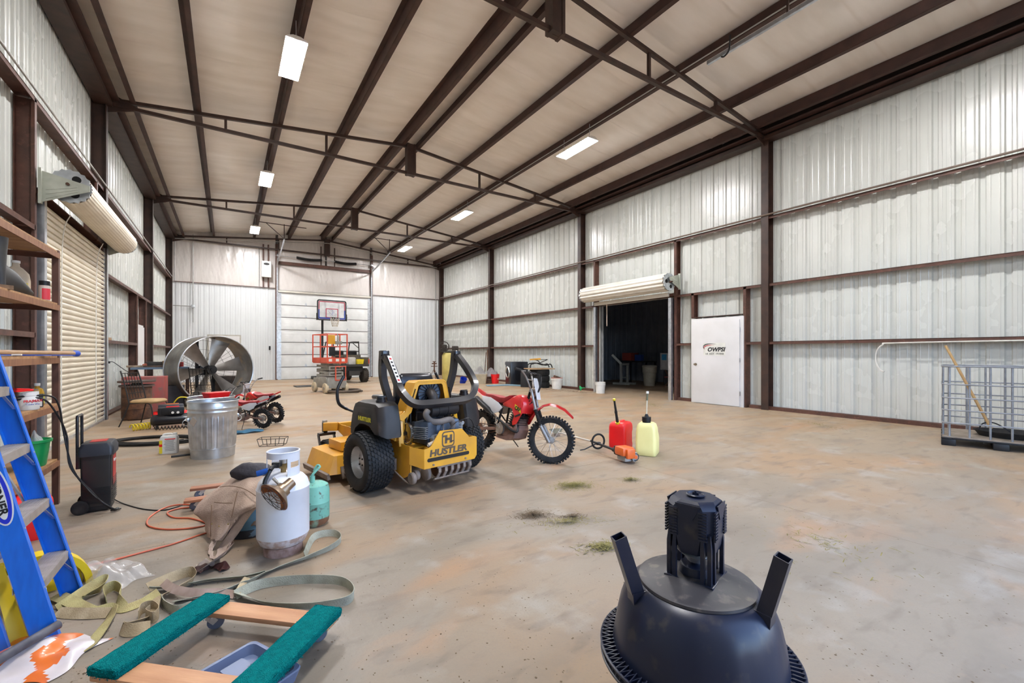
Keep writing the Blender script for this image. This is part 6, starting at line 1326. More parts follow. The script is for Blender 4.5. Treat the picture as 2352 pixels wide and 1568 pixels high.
# compressor group
def compressor(label, loc, rz, tankc, shroud, red):
    t = thing('air_compressor', label, 'compressor', loc, rz); t.scale = (.78, .78, .78)
    MB().lathe([(0, -.40), (.09, -.385), (.125, -.34), (.13, -.30), (.13, .30), (.125, .34), (.09, .385), (0, .40)], 28, T(0, 0, .20) @ RY).build('tank', tankc, t)
    for x in (-.27, .27): MB().box((x, 0, .05), (.05, .22, .10)).build('foot', M_BLACK, t)
    MB().box((.02, 0, .40), (.44, .20, .18), bev=.03).box((-.20, 0, .38), (.12, .18, .22), bev=.03).build('pump_shroud', shroud, t, ang=50)
    MB().box((.02, 0, .495), (.25, .05, .035), bev=.012).build('carry_handle', red, t)
    MB().box((.08, -.11, .37), (.24, .03, .09), bev=.01).build('gauge_panel', M_BLACK, t)
    for x in (.02, .12): MB().cyl((x, -.125, .37), (x, -.135, .37), .028, n=14).build('gauge', M_WHITE, t)
    return t
M_GRYP = mat('slate_plastic', (.06, .065, .08), .45)
g0 = G(392, 985)
compressor('black-tank pancake air compressor with a red handle on the floor behind the bins', (g0.x, g0.y+.18, 0), R(4), M_GBLK, M_BLACK, M_RED)
compressor('air compressor with grey and orange shroud and red tank, farther back', (g0.x-.05, g0.y+.75, 0), R(-4), M_RED, M_GRYP, mat('orange_trim', (.7, .2, .05), .5))
P = [(.012*1*math.cos(2*PI*i/8)*2.2, i*.0062, .045+.03*math.sin(2*PI*i/8)) for i in range(120)]
o = MB().tube([(y-.25, x, z) for x, y, z in P], .007, 5).build('coiled_air_hose', M_BLACK, None, loc=(g0.x+.02, g0.y-.12, 0), rot=(0, 0, R(-6))); tag(o, 'black coiled air hose lying in front of the black compressor', 'hose')
o = MB().tube([(.30*t_*math.cos(0)+(.0), .06*math.cos(t_*40), .065+.055*math.sin(t_*40)) for t_ in [i/60 for i in range(60)]], .010, 6).build('coiled_cable', mat('yellow_cord', (.78, .62, .02), .5), None, loc=(g0.x-.56, g0.y+.08, 0), rot=(0, 0, R(30))); tag(o, 'bright yellow coiled cord left of the black compressor', 'cord')
o = MB().tube(smooth_path([(-.1, 0, .45), (.0, -.05, .55), (.2, -.02, .50), (.3, 0, .42), (.5, .0, .40)], 6), .012, 6).build('yellow_hose', mat('yellow_cord', (.78, .62, .02), .5), None, loc=(g0.x+.12, g0.y+.35, 0)); tag(o, 'yellow hose draped over the red compressor tank', 'hose')
o = MB().grid(lambda u, v: (.5*u, .34*v, .012+.02*math.sin(u*7+v*3)**2), 10, 8); bmesh.ops.solidify(o.b, geom=o.b.faces[:], thickness=.008); o = o.build('blue_tray', mat('light_blue_plastic', (.12, .35, .55), .5), None, loc=(.05, 8.75, 0), rot=(0, 0, .2)); tag(o, 'light blue plastic sheet on the floor behind the galvanised bins', 'sheet')
# wall outlet with an arm-like cord
ot = thing('wall_outlet', 'blue-grey electrical box with a black plug on the left wall', 'outlet', (XL-.12, 12.95, 1.18), 0)
MB().box((0, 0, 0), (.09, .10, .16), bev=.008).build('box', mat('outlet_blue', (.30, .42, .55), .5), ot); MB().box((.065, 0, .0), (.05, .05, .05), bev=.006).tube(smooth_path([(.08, 0, 0), (.14, .05, .0), (.3, .35, -.2), (.45, .8, -.35)], 5), .008, 6).build('plug_cord', M_BLACK, ot)
# ------------------------------------------------------------------ scissor lift
M_LORG = mat('orange_red_lift_paint', (.66, .085, .035), .45, 0, (.55, .08, .04), 4)
M_LGRY = mat('lift_grey_paint', (.30, .295, .26), .55, 0, (.24, .22, .19), 6)
lf = thing('scissor_lift', 'orange and grey scissor lift with its platform lowered, in front of the overhead door', 'lift', (3.03, 16.5, 0), R(12)); lf.scale = (.93, .93, .93)
MB().box((0, 0, .36), (.72, 1.35, .36), bev=.02).box((0, -.1, .56), (.66, 1.1, .06)).build('chassis', M_LGRY, lf)
for s_ in (-1, 1):
    MB().box((s_*.36, -.30, .42), (.05, .62, .34), bev=.01).build('side_tray_door', M_LGRY, lf)
    for y in (-.52, .50):
        w_ = MB().lathe([(0, -.055), (.16, -.06), (.185, -.05), (.19, 0), (.185, .05), (.16, .06), (0, .055)], 26, RY).build('wheel', mat('cream_wheel', (.55, .45, .30), .7), lf, loc=(s_*.37, y, .19))
        MB().cyl((s_*.05, 0, 0), (s_*.066, 0, 0), .06, n=16).build('hub', M_LGRY, w_)
for k in range(4):
    z = .66+.105*k; MB().box((-.24, 0, z), (.06, 1.15, .085), rot=(R(2.5*(1 if k % 2 else -1)), 0, 0)).box((.24, 0, z), (.06, 1.15, .085), rot=(R(2.5*(1 if k % 2 else -1)), 0, 0)).box((0, -.52, z), (.46, .05, .05)).build('scissor_arm', M_LGRY, lf)
MB().box((0, 0, 1.13), (.74, 1.35, .06)).build('platform_deck', M_LORG, lf)
for x, y, sx_, sy_ in ((0, -.68, .76, .02), (-.37, 0, .02, 1.36), (.37, 0, .02, 1.36), (0, .68, .76, .02)): MB().box((x, y, 1.22), (sx_, sy_, .17)).build('toe_board', M_LORG, lf)
for x in (-.37, .37):
    for y in (-.68, -.05, .68): MB().box((x, y, 1.66), (.035, .035, 1.06)).build('railing_post', M_LORG, lf)
    for z in (1.72, 2.18): MB().box((x, 0, z), (.035, 1.36, .035)).build('railing_bar', M_LORG, lf)
for z in (1.72, 2.18):
    for y in (-.68, .68): MB().box((0, y, z), (.74, .035, .035)).build('railing_bar', M_LORG, lf)
MB().box((.0, -.70, 1.95), (.03, .03, .5)).box((.03, -.71, 1.86), (.24, .10, .12), bev=.015).box((.05, -.71, 2.02), (.03, .03, .18)).build('control_box', M_LGRY, lf)
MB().box((-.22, -.69, 1.98), (.26, .03, .34), bev=.01).build('yellow_manual_case', mat('manual_yellow', (.68, .34, .02), .5), lf)
MB().box((-.20, -.69, 1.54), (.22, .04, .34), bev=.01).build('black_document_box', M_BLACK, lf)
MB().box((.02, -.62, 1.28), (.10, .10, .18)).box((.22, -.6, 1.26), (.12, .12, .14)).build('deck_clutter', M_BLACK, lf)
MB().box((0.06, -.73, .94), (.03, .03, .02)).tube([(-.08, -.72, .48), (-.08, -.72, .98), (.30, -.72, .98), (.30, -.72, .48), (-.08, -.72, .48)], .02, 4).build('ladder_frame', M_LORG, lf)
for s_, x0 in ((1, -.26), (1, 0.0), (1, .22)): MB().box((x0, -.692, 1.22), (.12, .004, .10)).build('caution_label', M_WHITE, lf)
# utility vehicle behind it
uv = thing('utility_vehicle', 'dusty side-by-side utility vehicle with black cage parked by the overhead door', 'vehicle', (4.75, 21.6, 0), R(8))
M_UTV = mat('dusty_olive_body', (.14, .115, .08), .7, 0, (.09, .075, .055), 6); M_UB = mat('dusty_black_frame', (.03, .027, .025), .6)
for x in (-.58, .58):
    for y in (-.55, 1.55):
        w_ = tyre(uv, .33, .26, .15, 'tyre', (18, 4), m=mat('muddy_tyre', (.05, .04, .03), .85), bh=.022, cleat=True, skew=.5); w_.location = (x, y, .33)
        MB().cyl((-.09, 0, 0), (.09, 0, 0), .15, n=20).build('wheel_rim', M_UB, w_)
MB().box((0, .5, .60), (.95, 2.4, .28), bev=.03).box((0, -.55, .45), (.5, .7, .22)).build('chassis', M_UB, uv)
MB().box((0, -.45, .82), (1.30, .95, .06)).build('bed_floor', M_UB, uv)
for s_ in (-1, 1): MB().box((s_*.64, -.45, 1.0), (.03, .95, .34)).build('bed_side', M_UTV, uv)
MB().box((0, .04, 1.06), (1.30, .05, .44)).build('bed_headboard', M_UTV, uv)
MB().box((0, -.95, .80), (1.30, .03, .10)).build('tailgate_sill', M_UB, uv)
MB().box((0, 1.75, .85), (1.15, .75, .45), bev=.1).build('hood', M_UTV, uv)
for x in (-.32, .32):
    MB().box((x, .55, .85), (.50, .48, .14), bev=.04).build('seat_cushion', M_BLACK, uv); MB().box((x, .32, 1.20), (.50, .12, .58), bev=.05).build('seat_back', M_BLACK, uv)
for s_ in (-1, 1): MB().tube(smooth_path([(s_*.62, .12, .75), (s_*.60, .14, 1.80), (s_*.58, .22, 1.90), (s_*.56, 1.15, 1.90), (s_*.58, 1.3, 1.8), (s_*.62, 1.70, 1.0)], 4), .028, 8).build('cage_side', M_UB, uv)
for y, z in ((.16, 1.86), (1.2, 1.88), (.14, 1.45)): MB().tube([(-.6, y, z), (.6, y, z)], .025, 8).build('cage_bar', M_UB, uv)
MB().bar((.58, .14, 1.62), (.30, .15, 1.86), .03).build('cage_brace', M_UB, uv)
MB().box((-.02, -.5, 1.0), (.34, .4, .34), bev=.06).build('white_sack', mat('white_sack2', (.55, .52, .48), .7), uv)
MB().loft([[(x+.30, y-.72, z) for x, y in rrect(.34*k, .3*k, .03)] for z, k in ((.86, .8), (1.08, 1))]).build('yellow_bin', mat('bin_yellow', (.78, .60, .02), .4), uv)
for s_ in (-1, 1): MB().box((s_*.66, -.90, .98), (.05, .06, .22)).build('tail_lamp', mat('tail_red', (.5, .06, .03), .3), uv)
# basketball hoop
bh_ = thing('basketball_hoop', 'portable basketball hoop on a black pole in front of the overhead door', 'hoop', (4.22, 24.15, 0), R(6)); bh_.scale = (1, .8, 1.055)
MB().cyl((-.10, .2, .0), (-.10, .2, 3.15), .055, n=14).bar((-.10, .2, 3.1), (.25, -.15, 3.28), .07).build('pole', M_BLACK, bh_)
MB().box((-.1, .5, .08), (.8, 1.0, .16), bev=.04).build('base', M_BLACK, bh_)
bz = 3.38; bw, bh2 = 1.46, 1.0; cx_ = .28
M_ACR = mat('clear_board', (.78, .79, .80), .15, alpha=.45)
MB().box((cx_, -.22, bz), (bw-.06, .02, bh2-.06)).build('backboard_panel', M_ACR, bh_)
fo = rrect(bw, bh2, .10, 5); fi = rrect(bw-.10, bh2-.10, .07, 5)
b = MB(); FB = frame_M((cx_, -.22, bz), (1, 0, 0), (0, 0, 1))
b.loft([[FB @ Vector((x, y, z)) for x, y in q] for q, z in ((fo, -.03), (fo, .03), (fi, .03), (fi, -.03), (fo, -.03))], cap=False); b.build('board_frame', M_BLACK, bh_)
def frame_rect(w_, h_, th, m, nm, z, r_=.03, oy=0):
    o1 = rrect(w_, h_, r_, 3); o2 = rrect(w_-2*th, h_-2*th, max(.005, r_-th), 3)
    MB().loft([[FB @ Vector((x, y+oy, zz)) for x, y in q] for q, zz in ((o1, z), (o1, z+.004), (o2, z+.004), (o2, z), (o1, z))], cap=False).build(nm, m, bh_)
M_RLINE = mat('red_line', (.42, .05, .09), .5); M_BLINE = mat('blue_line', (.02, .05, .30), .5)
frame_rect(bw-.14, bh2-.14, .045, M_RLINE, 'red_border', .012, .06); frame_rect(.62, .46, .04, M_RLINE, 'target_square', .012, .02, -.14)
MB().box((cx_, -.235, bz-bh2/2+.11), (bw-.2, .006, .07)).build('blue_border', M_BLINE, bh_)
for s_ in (-1, 1): MB().box((cx_+s_*(bw/2-.09), -.236, bz-.2), (.06, .004, .45)).build('blue_side_border', M_BLINE, bh_); MB().box((cx_+s_*.34, -.20, bz), (.10, .01, bh2-.12)).build('board_upright', mat('board_grey', (.30, .31, .36), .5), bh_); MB().box((cx_+s_*(bw/2), -.22, bz-.33), (.07, .07, .34), bev=.02).build('corner_pad', M_BLACK, bh_)
b = MB()
for a, e in (((-.18, .08), (.2, -.30)), ((.2, .06), (-.1, -.28)), ((-.05, .06), (.22, -.22)), ((-.2, -.02), (.1, -.28)), ((.05, .02), (.0, -.3)), ((.22, -.02), (-.05, -.2))): b.bar(FB @ Vector((a[0], a[1], .016)), FB @ Vector((e[0], e[1], .016)), .016, .004)
b.build('blue_scribble_graphic', M_BLINE, bh_)
MB().torus((cx_+.08, -.50, bz-.38), .23, .012, 28, 8).box((cx_+.05, -.26, bz-.38), (.16, .08, .1)).build('rim', M_BLACK, bh_)
b = MB()
for k in range(12):
    a = 2*PI*k/12
    for q in (-1, 1):
        P = []
        for i in range(6): t_ = i/5; aa = a+q*t_*1.05; r_ = .23-.10*t_; P.append((cx_+.08+r_*math.cos(aa), -.50+r_*math.sin(aa), bz-.38-.42*t_))
        b.tube(P, .008, 4)
b.build('net', mat('net_cord', (.62, .56, .46), .8), bh_)
o = MB().box((0, 0, .02), (.95, .5, .03), rot=(R(3), 0, 0)).build('rubber_mat', M_BLACK, None, loc=(2.75, 19.6, 0), rot=(0, 0, R(10))); tag(o, 'black rubber mat on the floor left of the scissor lift', 'mat')
# ------------------------------------------------------------------ right side against the wall
vt = thing('vertical_compressor', 'tall yellow vertical air compressor tank with belt-driven pump on top', 'compressor', (8.35, 18.1, 0), R(-28))
MB().lathe([(0, .10), (.22, .13), (.29, .24), (.29, 1.26), (.22, 1.38), (0, 1.42)], 32).build('tank', mat('faded_yellow_tank', (.52, .43, .13), .55, 0, (.42, .34, .1), 4), vt)
for k in range(3): a = 2*PI*k/3; MB().bar((.2*math.cos(a), .2*math.sin(a), .2), (.28*math.cos(a), .28*math.sin(a), 0), .05, .03).build('leg', mat('faded_yellow_tank', (.52, .43, .13), .55), vt)
M_PUMP = mat('oily_pump_iron', (.07, .055, .045), .7, .3, (.04, .035, .03), 9)
MB().box((.06, 0, 1.43), (.95, .42, .04)).box((-.18, .05, 1.60), (.22, .24, .30), bev=.03).box((.30, .05, 1.58), (.30, .22, .22), bev=.05).build('pump', M_PUMP, vt)
b = MB().torus((-.18, -.17, 1.66), .21, .022, 32, 8, axis='y').cyl((-.18, -.19, 1.66), (-.18, -.12, 1.66), .05, n=14).torus((.34, -.17, 1.58), .09, .018, 20, 6, axis='y')
for k in range(5): a = 2*PI*k/5; b.bar((-.18, -.17, 1.66), (-.18+.2*math.cos(a), -.17, 1.66+.2*math.sin(a)), .03, .015)
b.build('flywheel', M_PUMP, vt)
b = MB()
for i in range(17): b.bar((-.42+.06*i, -.23, 1.42), (-.42+.06*i, -.23, 1.92), .006)
for i in range(9): b.bar((-.42, -.23, 1.42+.062*i), (.54, -.23, 1.42+.062*i), .006)
b.build('belt_guard_mesh', M_PUMP, vt)
tp_ = thing('tripod_stand', 'rusty three-legged stand left of the yellow compressor', 'stand', (7.75, 18.3, 0), 0)
for k in range(3): a = 2*PI*k/3+.5; MB().bar((.04*math.cos(a), .04*math.sin(a), .62), (.28*math.cos(a), .28*math.sin(a), 0), .02).build('leg', M_RUST, tp_)
MB().cyl((0, 0, .5), (0, 0, .98), .03, n=10).box((0, 0, .78), (.30, .03, .03)).box((0, 0, .90), (.22, .05, .05)).cyl((0, 0, .96), (0, 0, 1.0), .07, n=10).build('head', M_RUST, tp_)
def at(px, py): return tuple(G(px, py))
tc_ = thing('storage_tote', 'tan rectangular plastic tote heaped with white cloths', 'tote', (9.52, 17.3, 0), R(-32))
MB().loft([[(x*k, y*k, z) for x, y in rrect(.66, .45, .06)] for z, k in ((0, .85), (.40, 1.0), (.40, 1.04), (.43, 1.04))]).build('shell', mat('tan_tote', (.46, .39, .27), .5), tc_, ang=40)
for i, (px, py, sx_, h_, l, c_) in enumerate(((1100, 868, .55, .38, 'white and blue cloths heaped in the tan tote', (.55, .53, .52)), (1129, 877, .62, .42, 'grey-white cloth bundle piled between tote and red bucket', (.50, .46, .46)))):
    o = MB().grid(lambda u, v: ((u-.5)*sx_, (v-.5)*sx_*.7, (.40 if i == 0 else .30)+h_*(math.sin(PI*u)*math.sin(PI*v))**.6*(.7+.3*math.sin(u*9+v*7+i))), 20, 14); bmesh.ops.solidify(o.b, geom=o.b.faces[:], thickness=.02)
    q = (9.52, 17.3) if i == 0 else (10.15, 17.3); tag(o.build('cloth_heap', mat('cloth_%d' % i, c_, .85, 0, tuple(v*.75 for v in c_), 9), None, ang=80, loc=(*q, 0), rot=(0, 0, R(-30))), l, 'cloth')
cr_ = thing('brown_crate', 'brown slatted crate under the cloth bundle', 'crate', (10.15, 17.3, 0), R(-30))
for k in range(3): MB().box((0, 0, .06+.11*k), (.50, .38, .08)).build('slat', M_RUST, cr_)
def bucket(nm, label, loc, r0, r1, h_, m, handle=True, grp=None):
    t = thing(nm, label, 'bucket', (*loc, 0), R(-30), grp)
    MB().lathe([(0, .004), (r0, 0), (r0+(r1-r0)*.75, h_*.75), (r0+(r1-r0)*.75+.01, h_*.76), (r0+(r1-r0)*.8+.01, h_*.80), (r1, h_), (r1+.008, h_), (r1-.004, h_-.008), (r0-.004, .012), (0, .012)], 30).build('shell', m, t)
    if handle: MB().tube([((r1+.006)*math.cos(a), (r1+.006)*math.sin(a)*.4-.04, h_*.75-r1*.95*math.sin(a)) for a in [PI*i/14 for i in range(15)]], .004, 6).build('bail_handle', M_GALV, t)
    return t
bk_ = bucket('red_bucket', 'red bucket with white lettering between cloths and the washer', (10.12, 16.95), .15, .195, .42, M_RED)
text('lettering', 'MAX', .10, M_WHITE, bk_, frame_M((.155, -.09, .2), (.5, .86, 0), (0, 0, 1)))
o = MB().lathe([(0, 0), (.13, 0), (.16, .24), (.15, .24), (.12, .02), (0, .02)], 24).build('blue_bucket', mat('deep_blue', (.01, .04, .42), .4), None, loc=(8.95, 17.9, .02), rot=(R(35), 0, 0)); tag(o, 'small dark blue tub left of the tan tote', 'tub')
ws = thing('washing_machine', 'black front-loading washing machine with round chrome door', 'washer', (10.42, 15.75, 0), R(-94))
MB().box((0, 0, .50), (.72, .78, 1.0), bev=.02).build('cabinet', M_GBLK, ws)
MB().torus((0, -.40, .55), .22, .045, 36, 10, axis='y').build('door_ring', M_CHROME, ws); MB().cyl((0, -.39, .55), (0, -.43, .55), .18, .14, n=30).build('door_glass', M_BLACK, ws)
MB().box((0, -.40, .92), (.70, .02, .12)).build('control_panel', M_GRYP, ws)
MB().prism(rrect(.42, .62, .12), .01, frame_M((.361, 0, .5), (0, 1, 0), (0, 0, 1))).build('side_emboss', M_GBLK, ws)
ws.rotation_euler = (0, 0, R(-104))
ws.location = (10.48, 15.75, 0)
bb = MB().box((0, 0, .30), (.42, .38, .60), bev=.02).build('black_speaker_box', mat('black_cabinet', (.015, .015, .016), .6), None, loc=(10.15, 14.55, 0), rot=(0, 0, R(-40))); tag(bb, 'black rectangular box between the washer and the stacked tyres', 'box')
for i in range(3):
    t = thing('stacked_tyre', ('bottom', 'middle', 'top')[i]+' tyre of the stack of three beside the white bucket', 'tyre', (10.38, 13.95, .12+.245*i), 0, 'tyres stacked against the right wall', (0, R(90), .2*i)); q = tyre(t, .40, .24, .23, 'tyre_carcass', (40, 5), m=M_RUBBER, bh=.006)
pbd = MB().box((0, 0, .02), (1.0, .80, .035)).build('plywood_board', M_PLY, None, loc=(10.36, 13.95, .735), rot=(0, 0, R(-12))); tag(pbd, 'plywood board lying on top of the tyre stack', 'board')
sf = thing('seat_frame', 'tangled black metal frame with a yellow bar on the plywood board', 'frame', (10.36, 13.95, .775), R(-20))
for s_ in (-1, 1): MB().tube(smooth_path([(-.42, s_*.2, .02), (-.38, s_*.2, .16), (-.1, s_*.2, .20), (.2, s_*.2, .12), (.40, s_*.2, .16), (.48, s_*.2, .02)], 4), .022, 6).build('side_rail', M_PATIO, sf)
MB().tube([(-.3, -.2, .17), (-.3, .2, .17)], .018, 6).tube([(.3, -.2, .14), (.3, .2, .14)], .018, 6).tube([(0, -.2, .18), (-.05, 0, .30), (-.28, 0, .36)], .018, 6).tube([(0, 0, .2), (.35, 0, .34)], .015, 6).tube([(-.2, .0, .33), (.35, .0, .34)], .012, 6).build('linkage', M_PATIO, sf)
MB().bar((-.38, 0, .34), (.05, 0, .37), .10, .06).build('yellow_bar', M_YEL, sf)
wbk = bucket('white_bucket', 'tall white bucket full of scrap beside the tyre stack', (10.55, 13.08), .17, .22, .44, M_WHITE)
MB().box((.03, .0, .44), (.26, .20, .08), rot=(.2, .3, .4)).build('scrap_board', M_RUST, wbk); MB().torus((0, 0, .425), .215, .014, 30, 6).build('pink_rim', mat('pink_rim', (.55, .2, .15), .6), wbk)
gf = thing('green_funnel', 'green plastic funnel lying by the foot of the wall column', 'funnel', (10.80, 12.02, .09), 0, None, (R(80), 0, R(35)))
MB().lathe([(.012, .16), (.016, .07), (.09, .0), (.095, -.01), (.088, -.008), (.012, .06), (.008, .16)], 24).build('cone', mat('funnel_green', (.02, .42, .12), .4), gf)
wd = bucket('white_bucket', 'white bucket standing in the opening of the right roll-up door', (10.72, 10.92), .145, .17, .38, M_WHITE)
for i, (px, py, a, l) in enumerate(((1142, 886, 20, 'pale blue panel on the floor under the tan tote'), (1183, 886, -35, 'pale blue panel on the floor in front of the washer'))):
    g = G(px, py); tag(MB().box((0, 0, .02), (.95, .22, .02), rot=(.1, 0, 0), bev=.004).build('blue_sheet', mat('pale_blue_panel', (.20, .33, .42), .5), None, loc=(g.x, g.y, .01), rot=(0, 0, R(a-30))), l, 'panel')
pl = MB().tube([(10.75, 18.75, 0), (10.95, 19.1, 1.55)], .03, 6).tube([(10.6, 18.8, 0), (10.9, 19.15, 1.4)], .02, 6).build('leaning_pole', M_RUST, None); tag(pl, 'brown poles leaning on the wall column behind the cloths', 'pole')
# litter along the right wall and hay on the floor
def litter(name, label, px, py, rx, ry, n, m, size=.02, seed=0, rz=0, h=.01):
    g = G(px, py); rn = random.Random(seed); b = MB()
    for i in range(n):
        a = rn.uniform(0, 2*PI); r_ = abs(rn.gauss(0, .45)); x = rx*r_*math.cos(a); y = ry*r_*math.sin(a); s_ = size*rn.uniform(.4, 1.5); t = rn.uniform(0, PI); z = rn.uniform(.001, h)*max(0, 1-r_)+.002
        d = Vector((math.cos(t), math.sin(t), rn.uniform(-.25, .25)))*s_; e = Vector((-math.sin(t), math.cos(t), rn.uniform(-.2, .2)))*s_*(.12 if size < .03 else .5)
        p = Vector((x, y, z)); b.b.faces.new([b.b.verts.new(q) for q in (p-d-e, p+d-e, p+d*.8+e, p-d+e)])
    for v in b.b.verts: v.co.z = max(.001, v.co.z)
    o = b.build(name, m, None, smooth=False, loc=(g.x, g.y, 0), rot=(0, 0, rz)); return tag(o, label, 'litter', kind='stuff')
M_HAY = mat('olive_hay', (.26, .22, .07), .9, 0, (.16, .14, .04), 30); M_DUNG = mat('brown_chaff', (.15, .105, .06), .9, 0, (.09, .06, .03), 30); M_LEAF = mat('dry_leaf', (.30, .17, .09), .9, 0, (.5, .4, .3), 40)
for i, (px, py, rx, ry, n, m, l) in enumerate(((1318, 1116, .26, .16, 1500, M_HAY, 'olive hay clump between feeder and mower'), (1448, 1103, .14, .10, 350, M_HAY, 'small olive hay wisp left of the trimmer'), (1225, 1184, .16, .12, 900, M_DUNG, 'brown chaff clump farthest left on the open floor'), (1315, 1188, .13, .06, 350, M_DUNG, 'brown chaff trail toward the feeder'),
    (1385, 1258, .18, .10, 800, M_HAY, 'scattered hay left of the feeder lid'), (1300, 1200, .42, .14, 500, M_HAY, 'thin hay scatter linking the clumps'))): litter('hay_clump', l, px, py, rx*1.25, ry*1.25, int(n*.8), m, .014, i, R(-20), .03)
for i, (px, py, rx, ry, n, l) in enumerate(((1255, 893, 1.4, .35, 500, 'dry leaves along the base of the right wall by the tyres'), (1330, 899, .8, .3, 260, 'dry leaves by the green funnel'), (840, 876, 1.4, .4, 260, 'debris on the floor near the utility vehicle'), (1880, 975, 1.2, .3, 260, 'thin straw scatter along the right wall'), (1500, 930, 2.2, .5, 420, 'straw specks in front of the roll-up door'), (1900, 1250, .9, .6, 160, 'straw specks on the open floor at right'))):
    litter('leaf_litter', l, px, py, rx, ry, n, M_LEAF if i < 3 else M_HAY, .04 if i < 3 else .018, 50+i, R(90 if i < 2 else 60), .01)
rn = random.Random(77); b = MB()
for i in range(1500):       # small grit and leaf specks all over the slab
    px = rn.uniform(120, 2352); py = rn.uniform(960, 1568); g = G(px, py); g.x = min(g.x, 10.6); s_ = rn.uniform(.002, .007); a = rn.uniform(0, 6)
    b.b.faces.new([b.b.verts.new((g.x+s_*math.cos(a+q)*(1 if k % 2 else .5), g.y+s_*math.sin(a+q), .0022)) for k, q in enumerate((0, 1.57, 3.14, 4.71))])
tag(b.build('floor_grit', M_DUNG, None, smooth=False), 'tiny brown grit specks scattered over the concrete', 'litter', kind='stuff')
# ------------------------------------------------------------------ bulk container cage on the right
ib = thing('bulk_container_cage', 'galvanised bulk container cage on a black pallet at the right edge', 'cage', (9.75, 1.32, 0), R(-77.5))
LX, LY = 1.2, 1.0      # local: long side x
ib.location = (9.68, 1.52, 0)
M_CAGE = mat('cage_galvanised', (.30, .32, .35), .45, .6, (.22, .23, .25), 8)
def rring(z, r_, off=0): return MB().tube([(x, y, z) for x, y in rrect(LX+off, LY+off, .10, 4)], r_, 8, closed=True)
for z in (.345, .535, .72, .92): rring(z, .010).build('ring_tube', M_CAGE, ib)
rring(1.19, .012).build('top_ring', M_CAGE, ib)
for i in range(6):
    x = -LX/2+.08+(LX-.16)*i/5
    for s_ in (-1, 1): MB().tube([(x, s_*(LY/2-.012), .14), (x, s_*(LY/2-.012), 1.19)], .013, 8).build('upright_tube', M_CAGE, ib)
for i in range(4):
    y = -LY/2+.16+(LY-.32)*i/3
    for s_ in (-1, 1): MB().tube([(s_*(LX/2-.012), y, .14), (s_*(LX/2-.012), y, 1.19)], .013, 8).build('upright_tube', M_CAGE, ib)
MB().box((-LX/2+.005, -.05, .79), (.012, .5, .34)).build('label_plate', M_CAGE, ib)
MB().box((0, 0, .135), (LX, LY, .02)).build('base_sheet', mat('dirty_pan', (.33, .27, .21), .7, .2, (.2, .16, .12), 8), ib)
for x in (-.53, 0, .53):
    for y in (-.42, 0, .42): MB().box((x, y, .05), (.16, .16, .10), bev=.015).build('pallet_foot', M_BLACK, ib)
for y in (-.45, .45): MB().box((0, y, .112), (LX+.02, .10, .026), bev=.006).build('pallet_rail', M_BLACK, ib)
for x in (-.55, .55): MB().box((x, 0, .112), (.10, LY+.02, .026), bev=.006).build('pallet_rail', M_BLACK, ib)
sv = thing('long_handled_tool', 'wooden-handled tool with black steel yoke leaning out of the cage', 'shovel', (9.68, 1.52, 0), R(-77.5))
MB().tube([(-.07, .0, .25), (-.56, .0, 1.51)], [.019, .017], 12).build('handle', mat('pale_tool_handle', (.50, .32, .13), .55, 0, (.42, .25, .1), 4), sv)
MB().tube(smooth_path([(-.21, .0, .18), (-.17, .0, .30), (-.10, .0, .34), (-.02, .0, .33), (.08, .0, .26), (.19, .0, .17)], 4), .009, 6).build('steel_yoke', M_BLACK, sv)
dt = thing('black_tub', 'shallow black rubber tub lying in the cage', 'tub', (9.71, 1.36, .147), R(-77.5))
MB().lathe([(0, .0), (.36, .0), (.42, .08), (.43, .085), (.42, .07), (.35, .012), (0, .012)], 40, None, sx=1.0, sy=.75).build('shell', M_RUBBER, dt)
# ------------------------------------------------------------------ conduits and boxes on the walls
M_PIPE = mat('grey_conduit', (.42, .42, .40), .45, .4)
def pipe(name, label, P, r_=.014, m=None): return tag(MB().tube(P, r_, 8).build(name, m or M_PIPE, None), label, 'pipe')
pipe('gas_pipe', 'long steel pipe running along the top girt of the right wall', [(XR-.06, -1.2, 4.735), (XR-.06, 24.9, 4.735)], .022, mat('pipe_steel', (.25, .2, .17), .4, .6))
pipe('grey_conduit', 'thin grey conduit along the top girt of the left wall', [(XL+.045, -1.2, 4.835), (XL+.045, 24.9, 4.835)], .016)
pipe('water_pipe', 'pale plastic pipe along the low girt ending in a hanging curl', smooth_path([(XR-.03, -1.2, 1.60), (XR-.03, .5, 1.60), (XR-.03, 3.0, 1.585), (XR-.03, 3.28, 1.55), (XR-.04, 3.38, 1.40), (XR-.06, 3.38, 1.2), (XR-.10, 3.30, 1.05), (XR-.16, 3.22, 1.02)], 5), .014, mat('pvc_pipe', (.62, .60, .55), .4))
pipe('wall_conduit', 'grey conduit rising up the left of the back wall to the roof', [(-1.35, YB+.02, 2.8), (-1.35, YB+.02, 6.9)], .018)
pipe('wall_conduit', 'short horizontal conduit on the back wall liner', [(XL+.05, YB+.02, 3.55), (-1.35, YB+.02, 3.55)], .018)
tag(MB().box((-1.35, YB, 3.55), (.14, .08, .14), bev=.01).build('junction_box', M_GALV, None), 'square junction box where the back wall conduits meet', 'box')
pipe('corner_conduit', 'grey conduit down the right back corner', [(XR-.25, YB+.05, 7.0), (XR-.25, YB+.05, .8)], .018)
pipe('corner_conduit', 'grey conduit in the left back corner under the roof', [(XL+.12, YB+.02, 4.7), (XL+.12, YB+.02, 6.85)], .018)
pipe('ridge_conduit', 'grey conduit following the right slope of the last truss', [(XM, 24.85, 7.2), (XR-.3, 24.85, 6.55)], .02)
pipe('ridge_conduit', 'grey conduit following the left slope of the last truss', [(XM, 24.85, 7.2), (XL+.15, 24.85, 6.55)], .02)
